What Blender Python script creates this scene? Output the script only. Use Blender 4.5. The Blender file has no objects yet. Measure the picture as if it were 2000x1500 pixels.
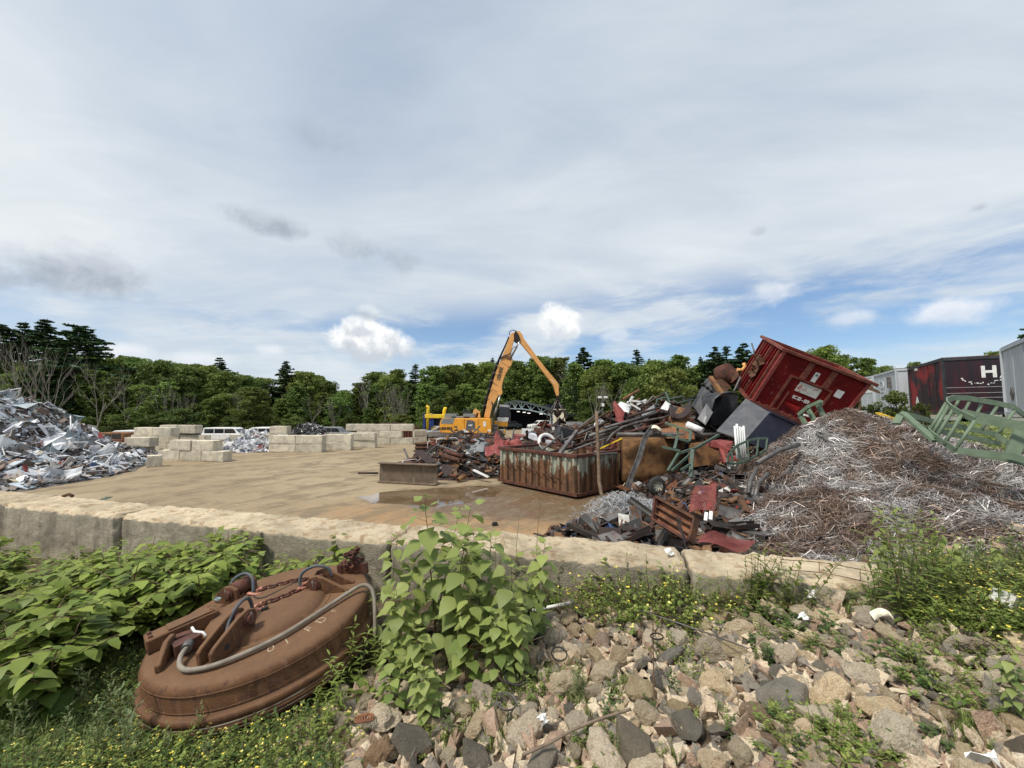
import bpy, bmesh, math, random
import numpy as np
from mathutils import Vector, Matrix, Euler, Quaternion, noise as mnoise

# ---------------------------------------------------------------- camera, sky, sun, exposure
S = bpy.context.scene
COL = S.collection
R_ = math.radians
FPX, EYE = 760.0, 3.0                       # focal length in photo pixels (photo is 2000 wide), eye height
PITCH = math.atan((803 - 750) / FPX)
cd = bpy.data.cameras.new('camera'); cam = bpy.data.objects.new('camera', cd); COL.objects.link(cam)
cd.sensor_width = 36; cd.lens = 36 * FPX / 2000; cd.clip_start = 0.05; cd.clip_end = 3000
cam.location = (0, 0, EYE); cam.rotation_euler = (R_(90) + PITCH, 0, 0)
S.camera = cam
S.view_settings.view_transform = 'Standard'; S.view_settings.look = 'None'
S.view_settings.exposure = 0.40; S.view_settings.gamma = 1.0
S.render.engine = 'CYCLES'
S.cycles.max_bounces = 6; S.cycles.diffuse_bounces = 3; S.cycles.transparent_max_bounces = 8

SUN_EL, SUN_AZ = R_(58), R_(-128)            # azimuth from +Y towards +X
sd = bpy.data.lights.new('sun', 'SUN'); sun = bpy.data.objects.new('sun', sd); COL.objects.link(sun)
sd.energy = 2.9; sd.angle = R_(10); sd.color = (1.0, 0.93, 0.83)
sdir = Vector((math.sin(SUN_AZ) * math.cos(SUN_EL), math.cos(SUN_AZ) * math.cos(SUN_EL), math.sin(SUN_EL)))
sun.rotation_euler = sdir.to_track_quat('Z', 'Y').to_euler(); sun.location = (0, 0, 60)

class NT:
    """small node-graph helper"""
    def __init__(s, tree): s.t = tree; s.n = tree.nodes; s.l = tree.links
    def put(s, sock, v):
        if v is None: return
        if hasattr(v, 'is_output'): s.l.new(v, sock)
        else:
            try: sock.default_value = v
            except Exception: sock.default_value = (*v, 1) if len(v) == 3 else v
    def node(s, typ, **kw):
        n = s.n.new(typ)
        for k, v in kw.items(): setattr(n, k, v)
        return n
    def m(s, op, a, b=None, c=None, clamp=False):
        n = s.node('ShaderNodeMath', operation=op, use_clamp=clamp)
        s.put(n.inputs[0], a); s.put(n.inputs[1], b); s.put(n.inputs[2], c); return n.outputs[0]
    def mr(s, v, a, b, c=0.0, d=1.0, smooth=True):
        n = s.node('ShaderNodeMapRange', interpolation_type='SMOOTHSTEP' if smooth else 'LINEAR')
        for i, x in enumerate((v, a, b, c, d)): s.put(n.inputs[i], x)
        return n.outputs[0]
    def mix(s, f, a, b, mode='MIX'):
        n = s.node('ShaderNodeMix', data_type='RGBA', blend_type=mode)
        s.put(n.inputs[0], f); s.put(n.inputs[6], a); s.put(n.inputs[7], b); return n.outputs[2]
    def noise(s, vec, scale, detail=4, rough=0.55, dist=0.0, w=None):
        n = s.node('ShaderNodeTexNoise')
        if w is not None: n.noise_dimensions = '4D'; n.inputs['W'].default_value = w
        if vec is not None: s.l.new(vec, n.inputs['Vector'])
        n.inputs['Scale'].default_value = scale; n.inputs['Detail'].default_value = detail
        n.inputs['Roughness'].default_value = rough; n.inputs['Distortion'].default_value = dist
        return n.outputs[0]
    def voro(s, vec, scale, feature='F1', out=0, rnd=1.0):
        n = s.node('ShaderNodeTexVoronoi', feature=feature)
        if vec is not None: s.l.new(vec, n.inputs['Vector'])
        n.inputs['Scale'].default_value = scale; n.inputs['Randomness'].default_value = rnd
        return n.outputs[out]
    def comb(s, x, y, z):
        n = s.node('ShaderNodeCombineXYZ'); s.put(n.inputs[0], x); s.put(n.inputs[1], y); s.put(n.inputs[2], z); return n.outputs[0]
    def sep(s, v):
        n = s.node('ShaderNodeSeparateXYZ'); s.l.new(v, n.inputs[0]); return n.outputs
    def map(s, v, loc=(0, 0, 0), rot=(0, 0, 0), scale=(1, 1, 1)):
        n = s.node('ShaderNodeMapping'); s.l.new(v, n.inputs[0])
        n.inputs[1].default_value = loc; n.inputs[2].default_value = rot; n.inputs[3].default_value = scale; return n.outputs[0]
    def ramp(s, f, stops, interp='LINEAR'):
        n = s.node('ShaderNodeValToRGB'); s.put(n.inputs[0], f); cr = n.color_ramp; cr.interpolation = interp
        while len(cr.elements) < len(stops): cr.elements.new(0.5)
        for e, (p, c) in zip(cr.elements, stops): e.position = p; e.color = (*c, 1) if len(c) == 3 else c
        return n.outputs[0]

def pix_dir(px, py):
    a = (px - 1000) / FPX; b = (750 - py) / FPX; c, s = math.cos(PITCH), math.sin(PITCH)
    return Vector((a, c - b * s, s + b * c))
def P(px, py, Y):                           # point at world depth Y seen at a photo pixel
    d = pix_dir(px, py); return Vector((0, 0, EYE)) + d * (Y / d.y)
def G(px, py, z=0.0):                       # point at height z seen at a photo pixel
    d = pix_dir(px, py); return Vector((0, 0, EYE)) + d * ((z - EYE) / d.z)

W = bpy.data.worlds.new('World'); S.world = W; W.use_nodes = True
w = NT(W.node_tree); w.n.clear()
gen = w.node('ShaderNodeTexCoord').outputs['Generated']
sky = w.node('ShaderNodeTexSky', sky_type='NISHITA'); sky.sun_disc = False
sky.sun_elevation = SUN_EL; sky.sun_rotation = SUN_AZ; sky.air_density = 1.0; sky.dust_density = 0.6; sky.ozone_density = 2.0
dx, dy, dz = w.sep(gen)
az = w.m('ARCTAN2', dx, dy)
el = w.m('ARCTAN2', dz, w.m('SQRT', w.m('ADD', w.m('MULTIPLY', dx, dx), w.m('MULTIPLY', dy, dy))))
elp = w.m('MAXIMUM', el, 0.0)
zc = w.m('ADD', w.m('MAXIMUM', dz, 0.0), 0.10)
pl = w.comb(w.m('DIVIDE', dx, zc), w.m('DIVIDE', dy, zc), 0.0)        # cloud-layer plane
st1 = w.noise(w.map(pl, rot=(0, 0, R_(24)), scale=(0.42, 0.95, 1)), 0.9, 7, 0.56, 0.7)
st2 = w.noise(w.map(pl, loc=(3.1, 1.7, 0), rot=(0, 0, R_(-30)), scale=(0.5, 1.2, 1)), 2.4, 8, 0.62, 0.9)
soft = w.noise(pl, 0.55, 3, 0.5, 0.3)
angv = w.comb(az, w.m('MULTIPLY', el, 3.2), 0.0)
band = w.noise(angv, 2.6, 6, 0.58, 0.8, w=2.3)
band2 = w.noise(w.comb(az, w.m('MULTIPLY', el, 4.5), 4.0), 5.5, 7, 0.6, 0.6, w=5.1)
# openness of the blue window: between 3 and 17 degrees, stronger towards the right
wel = w.m('MULTIPLY', w.mr(el, R_(1.5), R_(8.5)), w.m('SUBTRACT', 1.0, w.mr(el, w.m('ADD', R_(10), w.mr(az, -0.7, 0.5, 0, R_(3.2))), w.m('ADD', R_(16), w.mr(az, -0.7, 0.5, 0, R_(5))))))
waz = w.mr(az, -0.8, -0.15, 0.6, 1.0)
win = w.m('MULTIPLY', wel, waz)
strk = w.m('ADD', w.m('MULTIPLY', band, 0.62), w.m('MULTIPLY', band2, 0.38))
cov = w.m('SUBTRACT', 1.0, w.m('MULTIPLY', win, w.mr(strk, 0.63, 0.41, 0.0, 0.88)), clamp=True)
thin = w.m('MULTIPLY', w.mr(w.m('ADD', w.m('MULTIPLY', st1, 0.6), w.m('MULTIPLY', soft, 0.4)), 0.38, 0.60), 1.0)
cov = w.m('MINIMUM', cov, w.m('ADD', w.m('MULTIPLY', thin, 0.20), 0.80))
tone = w.m('ADD', w.m('MULTIPLY', st1, 0.5), w.m('ADD', w.m('MULTIPLY', st2, 0.28), w.m('MULTIPLY', soft, 0.35)))
ccol = w.ramp(w.mr(tone, 0.38, 0.74, smooth=False), [(0.0, (4.1, 4.75, 5.45)), (0.35, (5.15, 5.65, 6.15)), (0.7, (5.95, 6.35, 6.65)), (1.0, (6.6, 6.85, 6.95))])
# the zenith end of the picture is a little darker, the horizon side brighter
ccol = w.mix(w.mr(el, R_(14), R_(46), 0.0, 0.5), ccol, (0.78, 0.83, 0.90), 'MULTIPLY')
skyc = w.mix(1.0, sky.outputs[0], (0.70, 0.86, 1.0), 'MULTIPLY')
colr = w.mix(cov, skyc, ccol)
colr = w.mix(w.m('SUBTRACT', 1.0, w.mr(el, R_(0), R_(5.5))), colr, (5.4, 5.95, 6.6))
# separate clouds: (photo px, py, half width, half height, top colour, bottom colour, opacity, roughness of rim)
en = w.noise(gen, 13.0, 9, 0.62, 0.2); en2 = w.noise(gen, 34.0, 6, 0.6)
edge = w.m('ADD', w.m('MULTIPLY', w.m('SUBTRACT', en, 0.5), 1.5), w.m('MULTIPLY', w.m('SUBTRACT', en2, 0.5), 0.5))
inner = w.noise(gen, 24.0, 6, 0.6, 0.3)
WH, WG, GY, DK = (8.6, 8.6, 8.4), (4.6, 5.0, 5.5), (4.1, 4.55, 5.1), (2.7, 3.1, 3.7)
for (px, py, rx, ry, top, bot, op, sh) in [
        (728, 668, 92, 46, WH, WG, 1.0, 0.8), (700, 640, 40, 26, WH, GY, 0.7, 0.8), (722, 612, 34, 20, (6.6, 6.9, 7.2), GY, 0.75, 1.0),
        (1091, 634, 54, 44, WH, (5.4, 5.8, 6.2), 0.95, 0.8), (1200, 655, 40, 16, (6.4, 6.7, 7), (6, 6.4, 7), 0.6, 1.2),
        (533, 686, 38, 18, (7.2, 7.4, 7.6), (6, 6.4, 6.9), 0.7, 0.9), (250, 690, 70, 26, (7.2, 7.3, 7.5), (6, 6.4, 6.9), 0.7, 1.0), (400, 705, 90, 22, (7, 7.2, 7.4), (6, 6.4, 6.9), 0.6, 1.0),
        (527, 437, 104, 33, GY, DK, 0.85, 1.0), (690, 482, 62, 36, GY, DK, 0.55, 1.2), (785, 508, 46, 30, GY, DK, 0.42, 1.3),
        (165, 532, 150, 62, (4.2, 4.6, 5.2), DK, 0.85, 1.0), (-10, 540, 60, 30, GY, DK, 0.6, 1.1), (635, 262, 78, 42, GY, DK, 0.25, 1.6), (1915, 405, 34, 12, GY, DK, 0.45, 1.2),
        (1484, 450, 22, 12, GY, DK, 0.35, 1.2), (1860, 606, 150, 34, (7.0, 7.2, 7.5), (5.6, 6.1, 6.8), 0.85, 1.0), (1660, 620, 70, 18, (6.8, 7.1, 7.4), (5.6, 6.1, 6.8), 0.7, 1.0), (1520, 570, 60, 26, (6.9, 7.1, 7.3), (5.8, 6.2, 6.9), 0.6, 1.3)]:
    d0 = pix_dir(px, py); a0 = math.atan2(d0.x, d0.y); e0 = math.atan2(d0.z, math.hypot(d0.x, d0.y))
    dR = pix_dir(px + rx, py); dU = pix_dir(px, py - ry)
    ra = abs(math.atan2(dR.x, dR.y) - a0); re = abs(math.atan2(dU.z, math.hypot(dU.x, dU.y)) - e0)
    u = w.m('DIVIDE', w.m('SUBTRACT', az, a0), ra); v = w.m('DIVIDE', w.m('SUBTRACT', el, e0), re)
    dist = w.m('SQRT', w.m('ADD', w.m('MULTIPLY', u, u), w.m('MULTIPLY', v, v)))
    f = w.m('ADD', dist, w.m('MULTIPLY', edge, sh))
    mask = w.m('MULTIPLY', w.mr(f, 1.02, 0.62 if top is WH else 0.25), op)
    sh_ = w.m('ADD', w.m('MULTIPLY', v, 0.5), w.m('ADD', w.m('MULTIPLY', w.m('SUBTRACT', inner, 0.5), 1.6), 0.5), clamp=True)
    colr = w.mix(mask, colr, w.mix(w.mr(sh_, 0.15, 0.85), bot, top))
bg = w.node('ShaderNodeBackground'); w.put(bg.inputs[0], colr); bg.inputs[1].default_value = 0.1
w.l.new(bg.outputs[0], w.node('ShaderNodeOutputWorld').inputs[0])

# ---------------------------------------------------------------- helpers
rng = np.random.default_rng(7); random.seed(7)
RA = random.uniform
def tag(o, label=None, cat=None, group=None, kind=None):
    if label: o['label'] = label
    if cat: o['category'] = cat
    if group: o['group'] = group
    if kind: o['kind'] = kind
    elif cat: o['kind'] = 'thing'
    return o
def empty(name, loc=(0, 0, 0), rot=(0, 0, 0), label=None, cat=None, group=None):
    o = bpy.data.objects.new(name, None); COL.objects.link(o); o.location = loc; o.rotation_euler = rot; o.empty_display_size = 0.2
    return tag(o, label, cat, group)
def np_mesh(name, V, F, mats, midx=None, smooth=False, col=None):
    """V (n,3), F (m,k) fixed-size faces"""
    V = np.asarray(V, np.float32); F = np.asarray(F, np.int32); me = bpy.data.meshes.new(name)
    k = F.shape[1]; me.vertices.add(len(V)); me.vertices.foreach_set('co', V.ravel())
    me.loops.add(F.size); me.loops.foreach_set('vertex_index', F.ravel())
    me.polygons.add(len(F)); me.polygons.foreach_set('loop_start', np.arange(0, F.size, k, dtype=np.int32))
    if midx is not None: me.polygons.foreach_set('material_index', np.asarray(midx, np.int32))
    me.polygons.foreach_set('use_smooth', np.full(len(F), smooth))
    for m in (mats if isinstance(mats, (list, tuple)) else [mats]): me.materials.append(m)
    if col is not None:
        a = me.color_attributes.new('tint', 'FLOAT_COLOR', 'POINT'); c = np.ones((len(V), 4), np.float32); c[:, :3] = col
        a.data.foreach_set('color', c.ravel())
    me.update(calc_edges=True); me.validate(); return me
def mesh_obj(name, me, parent=None, loc=None, rot=None, scale=None):
    o = bpy.data.objects.new(name, me); COL.objects.link(o)
    if parent is not None: o.parent = parent
    if loc is not None: o.location = loc
    if rot is not None: o.rotation_euler = rot
    if scale is not None: o.scale = scale
    return o
class MB:
    def __init__(s): s.v = []; s.f = []; s.m = []; s.sm = []; s.mi = 0
    def add(s, vs, fs, smooth=False):
        b = len(s.v); s.v += [tuple(x) for x in vs]
        for f in fs: s.f.append(tuple(b + i for i in f)); s.m.append(s.mi); s.sm.append(smooth)
        return s
    def box(s, c, d, M=None, taper=None):
        x, y, z = d[0] / 2, d[1] / 2, d[2] / 2; c = Vector(c); tx, ty = taper or (1, 1)
        vs = [Vector((sx * x * (tx if sz > 0 else 1), sy * y * (ty if sz > 0 else 1), sz * z)) for sz in (-1, 1) for sy in (-1, 1) for sx in (-1, 1)]
        vs = [(M @ v if M is not None else v) + c for v in vs]
        return s.add(vs, [(0, 2, 3, 1), (4, 5, 7, 6), (0, 1, 5, 4), (2, 6, 7, 3), (0, 4, 6, 2), (1, 3, 7, 5)])
    def frame_of(s, a, b, up=None):
        d = (b - a); L = d.length; d = d / max(L, 1e-9); up = Vector(up) if up is not None else Vector((0, 0, 1))
        if abs(d.dot(up)) > 0.98: up = Vector((0, 1, 0)) if abs(d.y) < 0.9 else Vector((1, 0, 0))
        r = d.cross(up).normalized(); u = r.cross(d).normalized(); return d, r, u, L
    def bar(s, a, b, w_, h_, up=None):
        a, b = Vector(a), Vector(b); d, r, u, L = s.frame_of(a, b, up)
        q = [a + r * (i * w_ / 2) + u * (j * h_ / 2) for i, j in ((-1, -1), (1, -1), (1, 1), (-1, 1))]
        return s.add(q + [p + (b - a) for p in q], [(3, 2, 1, 0), (4, 5, 6, 7), (0, 1, 5, 4), (1, 2, 6, 5), (2, 3, 7, 6), (3, 0, 4, 7)])
    def profile(s, a, b, pts, up=None, closed=True, smooth=False, cap=True):
        """sweep a 2D outline (x right, y up) from a to b"""
        a, b = Vector(a), Vector(b); d, r, u, L = s.frame_of(a, b, up); n = len(pts)
        q = [a + r * x + u * y for x, y in pts]; vs = q + [p + (b - a) for p in q]
        fs = [(i, (i + 1) % n, n + (i + 1) % n, n + i) for i in range(n)]
        if cap: fs += [tuple(range(n - 1, -1, -1)), tuple(range(n, 2 * n))]
        return s.add(vs, fs, smooth)
    def tube(s, pts, r, n=8, cap=True, smooth=True):
        pts = [Vector(p) for p in pts]; rs = r if isinstance(r, (list, tuple)) else [r] * len(pts)
        vs = []; prev = None
        for i, p in enumerate(pts):
            t = (pts[min(i + 1, len(pts) - 1)] - pts[max(i - 1, 0)]).normalized()
            if prev is None:
                a = Vector((0, 0, 1)) if abs(t.z) < 0.9 else Vector((1, 0, 0)); prev = t.cross(a).normalized()
            e = (prev - t * prev.dot(t)).normalized(); g = t.cross(e); prev = e
            vs += [p + (e * math.cos(2 * math.pi * k / n) + g * math.sin(2 * math.pi * k / n)) * rs[i] for k in range(n)]
        fs = [(i * n + k, i * n + (k + 1) % n, (i + 1) * n + (k + 1) % n, (i + 1) * n + k) for i in range(len(pts) - 1) for k in range(n)]
        s.add(vs, fs, smooth)
        if cap:
            m = len(pts) - 1; b = len(s.v) - len(vs)
            for f in (tuple(b + k for k in range(n - 1, -1, -1)), tuple(b + m * n + k for k in range(n))): s.f.append(f); s.m.append(s.mi); s.sm.append(False)
        return s
    def hollow(s, a, b, r, t=0.15, n=12):
        """open-ended pipe with wall"""
        a, b = Vector(a), Vector(b); d, e, g, L = s.frame_of(a, b); ri = r * (1 - t); vs = []
        for p in (a, b):
            for q in (r, ri): vs += [p + (e * math.cos(2 * math.pi * k / n) + g * math.sin(2 * math.pi * k / n)) * q for k in range(n)]
        fs = []
        for k in range(n):
            j = (k + 1) % n
            fs += [(k, j, 2 * n + j, 2 * n + k), (n + j, n + k, 3 * n + k, 3 * n + j), (j, k, n + k, n + j), (2 * n + k, 2 * n + j, 3 * n + j, 3 * n + k)]
        return s.add(vs, fs, True)
    def sqtube(s, a, b, w_, h_, t, up=None):
        a, b = Vector(a), Vector(b); d, r, u, L = s.frame_of(a, b, up); vs = []
        for p in (a, b):
            for k in (0, t): vs += [p + r * (i * (w_ / 2 - k)) + u * (j * (h_ / 2 - k)) for i, j in ((-1, -1), (1, -1), (1, 1), (-1, 1))]
        fs = []
        for k in range(4):
            j = (k + 1) % 4; fs += [(k, j, 8 + j, 8 + k), (4 + j, 4 + k, 12 + k, 12 + j), (j, k, 4 + k, 4 + j), (8 + k, 8 + j, 12 + j, 12 + k)]
        return s.add(vs, fs)
    def prism(s, poly, off, smooth=False):
        n = len(poly); poly = [Vector(p) for p in poly]; off = Vector(off)
        return s.add(poly + [p + off for p in poly], [tuple(range(n - 1, -1, -1)), tuple(range(n, 2 * n))] + [(i, (i + 1) % n, n + (i + 1) % n, n + i) for i in range(n)], smooth)
    def lathe(s, prof, n=48, M=None, smooth=True):
        vs = []
        for r, z in prof:
            for k in range(n):
                v = Vector((r * math.cos(2 * math.pi * k / n), r * math.sin(2 * math.pi * k / n), z)); vs.append(M @ v if M is not None else v)
        return s.add(vs, [(i * n + k, i * n + (k + 1) % n, (i + 1) * n + (k + 1) % n, (i + 1) * n + k) for i in range(len(prof) - 1) for k in range(n)], smooth)
    def sheet(s, grid, t=0.006, smooth=True):
        """grid [i][j] of points -> thick sheet"""
        ni, nj = len(grid), len(grid[0]); g = [[Vector(p) for p in row] for row in grid]; top = []; bot = []
        for i in range(ni):
            for j in range(nj):
                du = g[min(i + 1, ni - 1)][j] - g[max(i - 1, 0)][j]; dv = g[i][min(j + 1, nj - 1)] - g[i][max(j - 1, 0)]
                n = du.cross(dv); n = n.normalized() if n.length > 1e-9 else Vector((0, 0, 1)); top.append(g[i][j] + n * t / 2); bot.append(g[i][j] - n * t / 2)
        N = ni * nj; fs = []
        for i in range(ni - 1):
            for j in range(nj - 1):
                a, b, c, d = i * nj + j, (i + 1) * nj + j, (i + 1) * nj + j + 1, i * nj + j + 1
                fs += [(a, b, c, d), (N + d, N + c, N + b, N + a)]
        rim = [(i, 0) for i in range(ni)] + [(ni - 1, j) for j in range(1, nj)] + [(i, nj - 1) for i in range(ni - 2, -1, -1)] + [(0, j) for j in range(nj - 2, 0, -1)]
        for k in range(len(rim)):
            a = rim[k][0] * nj + rim[k][1]; b = rim[(k + 1) % len(rim)][0] * nj + rim[(k + 1) % len(rim)][1]; fs.append((b, a, N + a, N + b))
        return s.add(top + bot, fs, smooth)
    def build(s, name, mats, parent=None, loc=None, rot=None, bevel=0, scale=None):
        me = bpy.data.meshes.new(name); me.from_pydata(s.v, [], s.f)
        for m in (mats if isinstance(mats, (list, tuple)) else [mats]): me.materials.append(m)
        me.polygons.foreach_set('material_index', s.m); me.polygons.foreach_set('use_smooth', s.sm)
        if bevel:
            bm = bmesh.new(); bm.from_mesh(me); bmesh.ops.bevel(bm, geom=bm.edges[:] , offset=bevel, segments=1, affect='EDGES', clamp_overlap=True); bm.to_mesh(me); bm.free()
        me.update(); return mesh_obj(name, me, parent, loc, rot, scale)
def text_obj(txt, size, mat, parent, M, depth=0.004, name='lettering', bold=0.0, space=1.0, sx=1.0):
    c = bpy.data.curves.new('t', 'FONT'); c.body = txt; c.size = size; c.extrude = depth / 2; c.offset = bold; c.align_x = 'CENTER'; c.align_y = 'CENTER'; c.space_character = space
    t = bpy.data.objects.new('t', c); me = bpy.data.meshes.new_from_object(t); bpy.data.objects.remove(t); bpy.data.curves.remove(c)
    me.materials.clear(); me.materials.append(mat); o = mesh_obj(name, me, parent); o.matrix_local = M @ Matrix.Diagonal((sx, 1, 1, 1)); return o
def copy_tree(o, parent=None):
    c = o.copy(); COL.objects.link(c)
    if parent is not None: c.parent = parent
    for ch in list(o.children): copy_tree(ch, c)
    return c
def place_M(loc, xaxis, yaxis):
    x = Vector(xaxis).normalized(); y = Vector(yaxis); y = (y - x * y.dot(x)).normalized(); z = x.cross(y)
    M = Matrix((x, y, z)).transposed().to_4x4(); M.translation = Vector(loc); return M

# ---------------------------------------------------------------- materials
def pmat(name, c1, c2=None, c3=None, scale=6, rough=0.7, metal=0.0, bump=0.0, bscale=None, coord='Object', mask=(0.4, 0.62), det=6, rnd=0.0, spec=0.4, streak=None, mask3=(0.55, 0.7), scale3=None, tint=False, trans=0.0, bdist=0.02):
    m = bpy.data.materials.new(name); m.use_nodes = True; t = NT(m.node_tree); b = t.n['Principled BSDF']
    vec = t.node('ShaderNodeTexCoord').outputs[coord]
    col = (*c1, 1)
    if c2 is not None: col = t.mix(t.mr(t.noise(vec, scale, det, 0.6), *mask), c1, c2)
    if c3 is not None:
        v3 = t.map(vec, scale=streak) if streak else vec
        col = t.mix(t.mr(t.noise(v3, scale3 or scale * 2.3, det, 0.65, w=3.0), *mask3), col, c3)
    if tint:
        a = t.node('ShaderNodeAttribute', attribute_name='tint'); col = t.mix(1.0, col, a.outputs['Color'], 'MULTIPLY')
    if rnd:
        r = t.node('ShaderNodeObjectInfo').outputs['Random']
        h = t.node('ShaderNodeHueSaturation'); t.put(h.inputs['Hue'], t.m('ADD', t.m('MULTIPLY', t.m('SUBTRACT', r, 0.5), rnd * 0.08), 0.5))
        r2 = t.m('FRACT', t.m('MULTIPLY', r, 17.3)); t.put(h.inputs['Value'], t.m('ADD', 1 - rnd * 0.5, t.m('MULTIPLY', r2, rnd))); t.put(h.inputs['Color'], col); col = h.outputs[0]
    t.put(b.inputs['Base Color'], col)
    b.inputs['Roughness'].default_value = rough; b.inputs['Metallic'].default_value = metal; b.inputs['Specular IOR Level'].default_value = spec
    if bump:
        bn = t.node('ShaderNodeBump'); bn.inputs['Strength'].default_value = bump; bn.inputs['Distance'].default_value = bdist
        t.l.new(t.noise(vec, bscale or scale * 4, 6, 0.65), bn.inputs['Height']); t.l.new(bn.outputs[0], b.inputs['Normal'])
    if trans:
        tr = t.node('ShaderNodeBsdfTranslucent'); t.put(tr.inputs[0], col); mx = t.node('ShaderNodeMixShader'); mx.inputs[0].default_value = trans
        t.l.new(b.outputs[0], mx.inputs[1]); t.l.new(tr.outputs[0], mx.inputs[2]); t.l.new(mx.outputs[0], t.n['Material Output'].inputs[0])
    return m
M = {}
M['rust'] = pmat('rusty_steel', (0.115, 0.048, 0.026), (0.055, 0.026, 0.018), (0.22, 0.085, 0.035), 5, 0.85, 0.0, 0.3, rnd=0.5)
M['rustlight'] = pmat('orange_rusty_steel', (0.215, 0.10, 0.042), (0.11, 0.048, 0.024), (0.29, 0.165, 0.08), 3, 0.85, 0, 0.25, rnd=0.3)
M['rustdark'] = pmat('dark_rusty_steel', (0.045, 0.028, 0.022), (0.025, 0.02, 0.018), (0.10, 0.05, 0.03), 5, 0.75, 0.1, 0.3, rnd=0.6)
M['steel'] = pmat('dull_grey_steel', (0.16, 0.155, 0.15), (0.09, 0.08, 0.075), (0.19, 0.11, 0.07), 4, 0.55, 0.35, 0.2, rnd=0.5)
M['alu'] = pmat('bare_aluminium', (0.66, 0.68, 0.71), (0.46, 0.47, 0.49), None, 3, 0.5, 0.15, 0.1, rnd=0.4)
M['whitepaint'] = pmat('white_painted_metal', (0.72, 0.73, 0.73), (0.52, 0.52, 0.50), None, 3, 0.5, 0, 0.1, rnd=0.25)
M['greyblue'] = pmat('grey_blue_painted_metal', (0.34, 0.42, 0.45), (0.25, 0.30, 0.32), (0.2, 0.14, 0.09), 3, 0.5, 0, 0.1, rnd=0.3, mask3=(0.64, 0.74))
M['palegreen'] = pmat('pale_green_paint', (0.155, 0.21, 0.14), (0.12, 0.165, 0.108), (0.11, 0.11, 0.075), 4, 0.6, 0, 0.1, mask3=(0.6, 0.74))
M['greensteel'] = pmat('dull_green_painted_steel', (0.07, 0.11, 0.082), (0.05, 0.082, 0.062), (0.08, 0.05, 0.03), 6, 0.65, 0, 0.1, mask3=(0.56, 0.66))
M['yellowdk'] = pmat('dark_yellow_paint', (0.78, 0.36, 0.035), (0.68, 0.30, 0.03), (0.35, 0.17, 0.04), 2, 0.5, 0, 0.05, mask3=(0.64, 0.8))
M['boom'] = pmat('faded_boom_paint', (0.72, 0.37, 0.12), (0.63, 0.31, 0.10), (0.40, 0.20, 0.08), 1.5, 0.6, 0, 0.05, mask3=(0.62, 0.8))
M['yellow'] = pmat('bright_yellow_paint', (0.85, 0.60, 0.03), (0.7, 0.47, 0.03), None, 3, 0.5)
M['blue'] = pmat('deep_blue_paint', (0.02, 0.05, 0.22), (0.015, 0.03, 0.12), None, 3, 0.5)
M['black'] = pmat('black_rubber', (0.02, 0.02, 0.021), (0.035, 0.033, 0.03), None, 8, 0.75)
M['blackmetal'] = pmat('black_painted_steel', (0.028, 0.029, 0.033), (0.05, 0.05, 0.055), (0.09, 0.05, 0.035), 4, 0.55, 0, 0.1, mask3=(0.66, 0.76))
M['charcoal'] = pmat('worn_charcoal_paint', (0.085, 0.088, 0.098), (0.12, 0.12, 0.125), (0.10, 0.06, 0.045), 2.5, 0.5, 0.1, 0.05, mask3=(0.66, 0.8))
M['navy'] = pmat('dark_navy_paint_and_shade', (0.018, 0.02, 0.05), (0.03, 0.032, 0.06), (0.06, 0.035, 0.03), 3, 0.5, 0, 0.05, mask3=(0.68, 0.8))
M['grey'] = pmat('mid_grey_paint', (0.22, 0.23, 0.23), (0.17, 0.18, 0.18), None, 3, 0.55)
M['white'] = pmat('clean_white_paint', (0.78, 0.78, 0.76), (0.68, 0.68, 0.65), None, 3, 0.4)
M['silver'] = pmat('silver_car_paint', (0.42, 0.44, 0.46), (0.36, 0.38, 0.40), None, 3, 0.35, 0.3)
M['glass'] = pmat('dark_window_glass', (0.02, 0.025, 0.03), None, None, 3, 0.08, 0, spec=0.6)
M['chrome'] = pmat('hydraulic_rod', (0.7, 0.71, 0.73), None, None, 3, 0.2, 0.9)
M['cream'] = pmat('cream_panel', (0.78, 0.73, 0.58), (0.7, 0.65, 0.5), None, 2, 0.7)
M['plastic_white'] = pmat('white_plastic', (0.75, 0.75, 0.72), (0.6, 0.58, 0.52), None, 9, 0.45)
M['redpaint'] = pmat('faded_red_paint', (0.26, 0.06, 0.05), (0.19, 0.038, 0.034), (0.17, 0.08, 0.05), 4, 0.6, 0, 0.1, mask3=(0.6, 0.74))
M['wood'] = pmat('weathered_timber', (0.20, 0.14, 0.09), (0.13, 0.09, 0.06), (0.27, 0.21, 0.14), 6, 0.85, 0, 0.3, streak=(1, 1, 6))
W.cycles.sampling_method = 'MANUAL'; W.cycles.sample_map_resolution = 512
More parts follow.
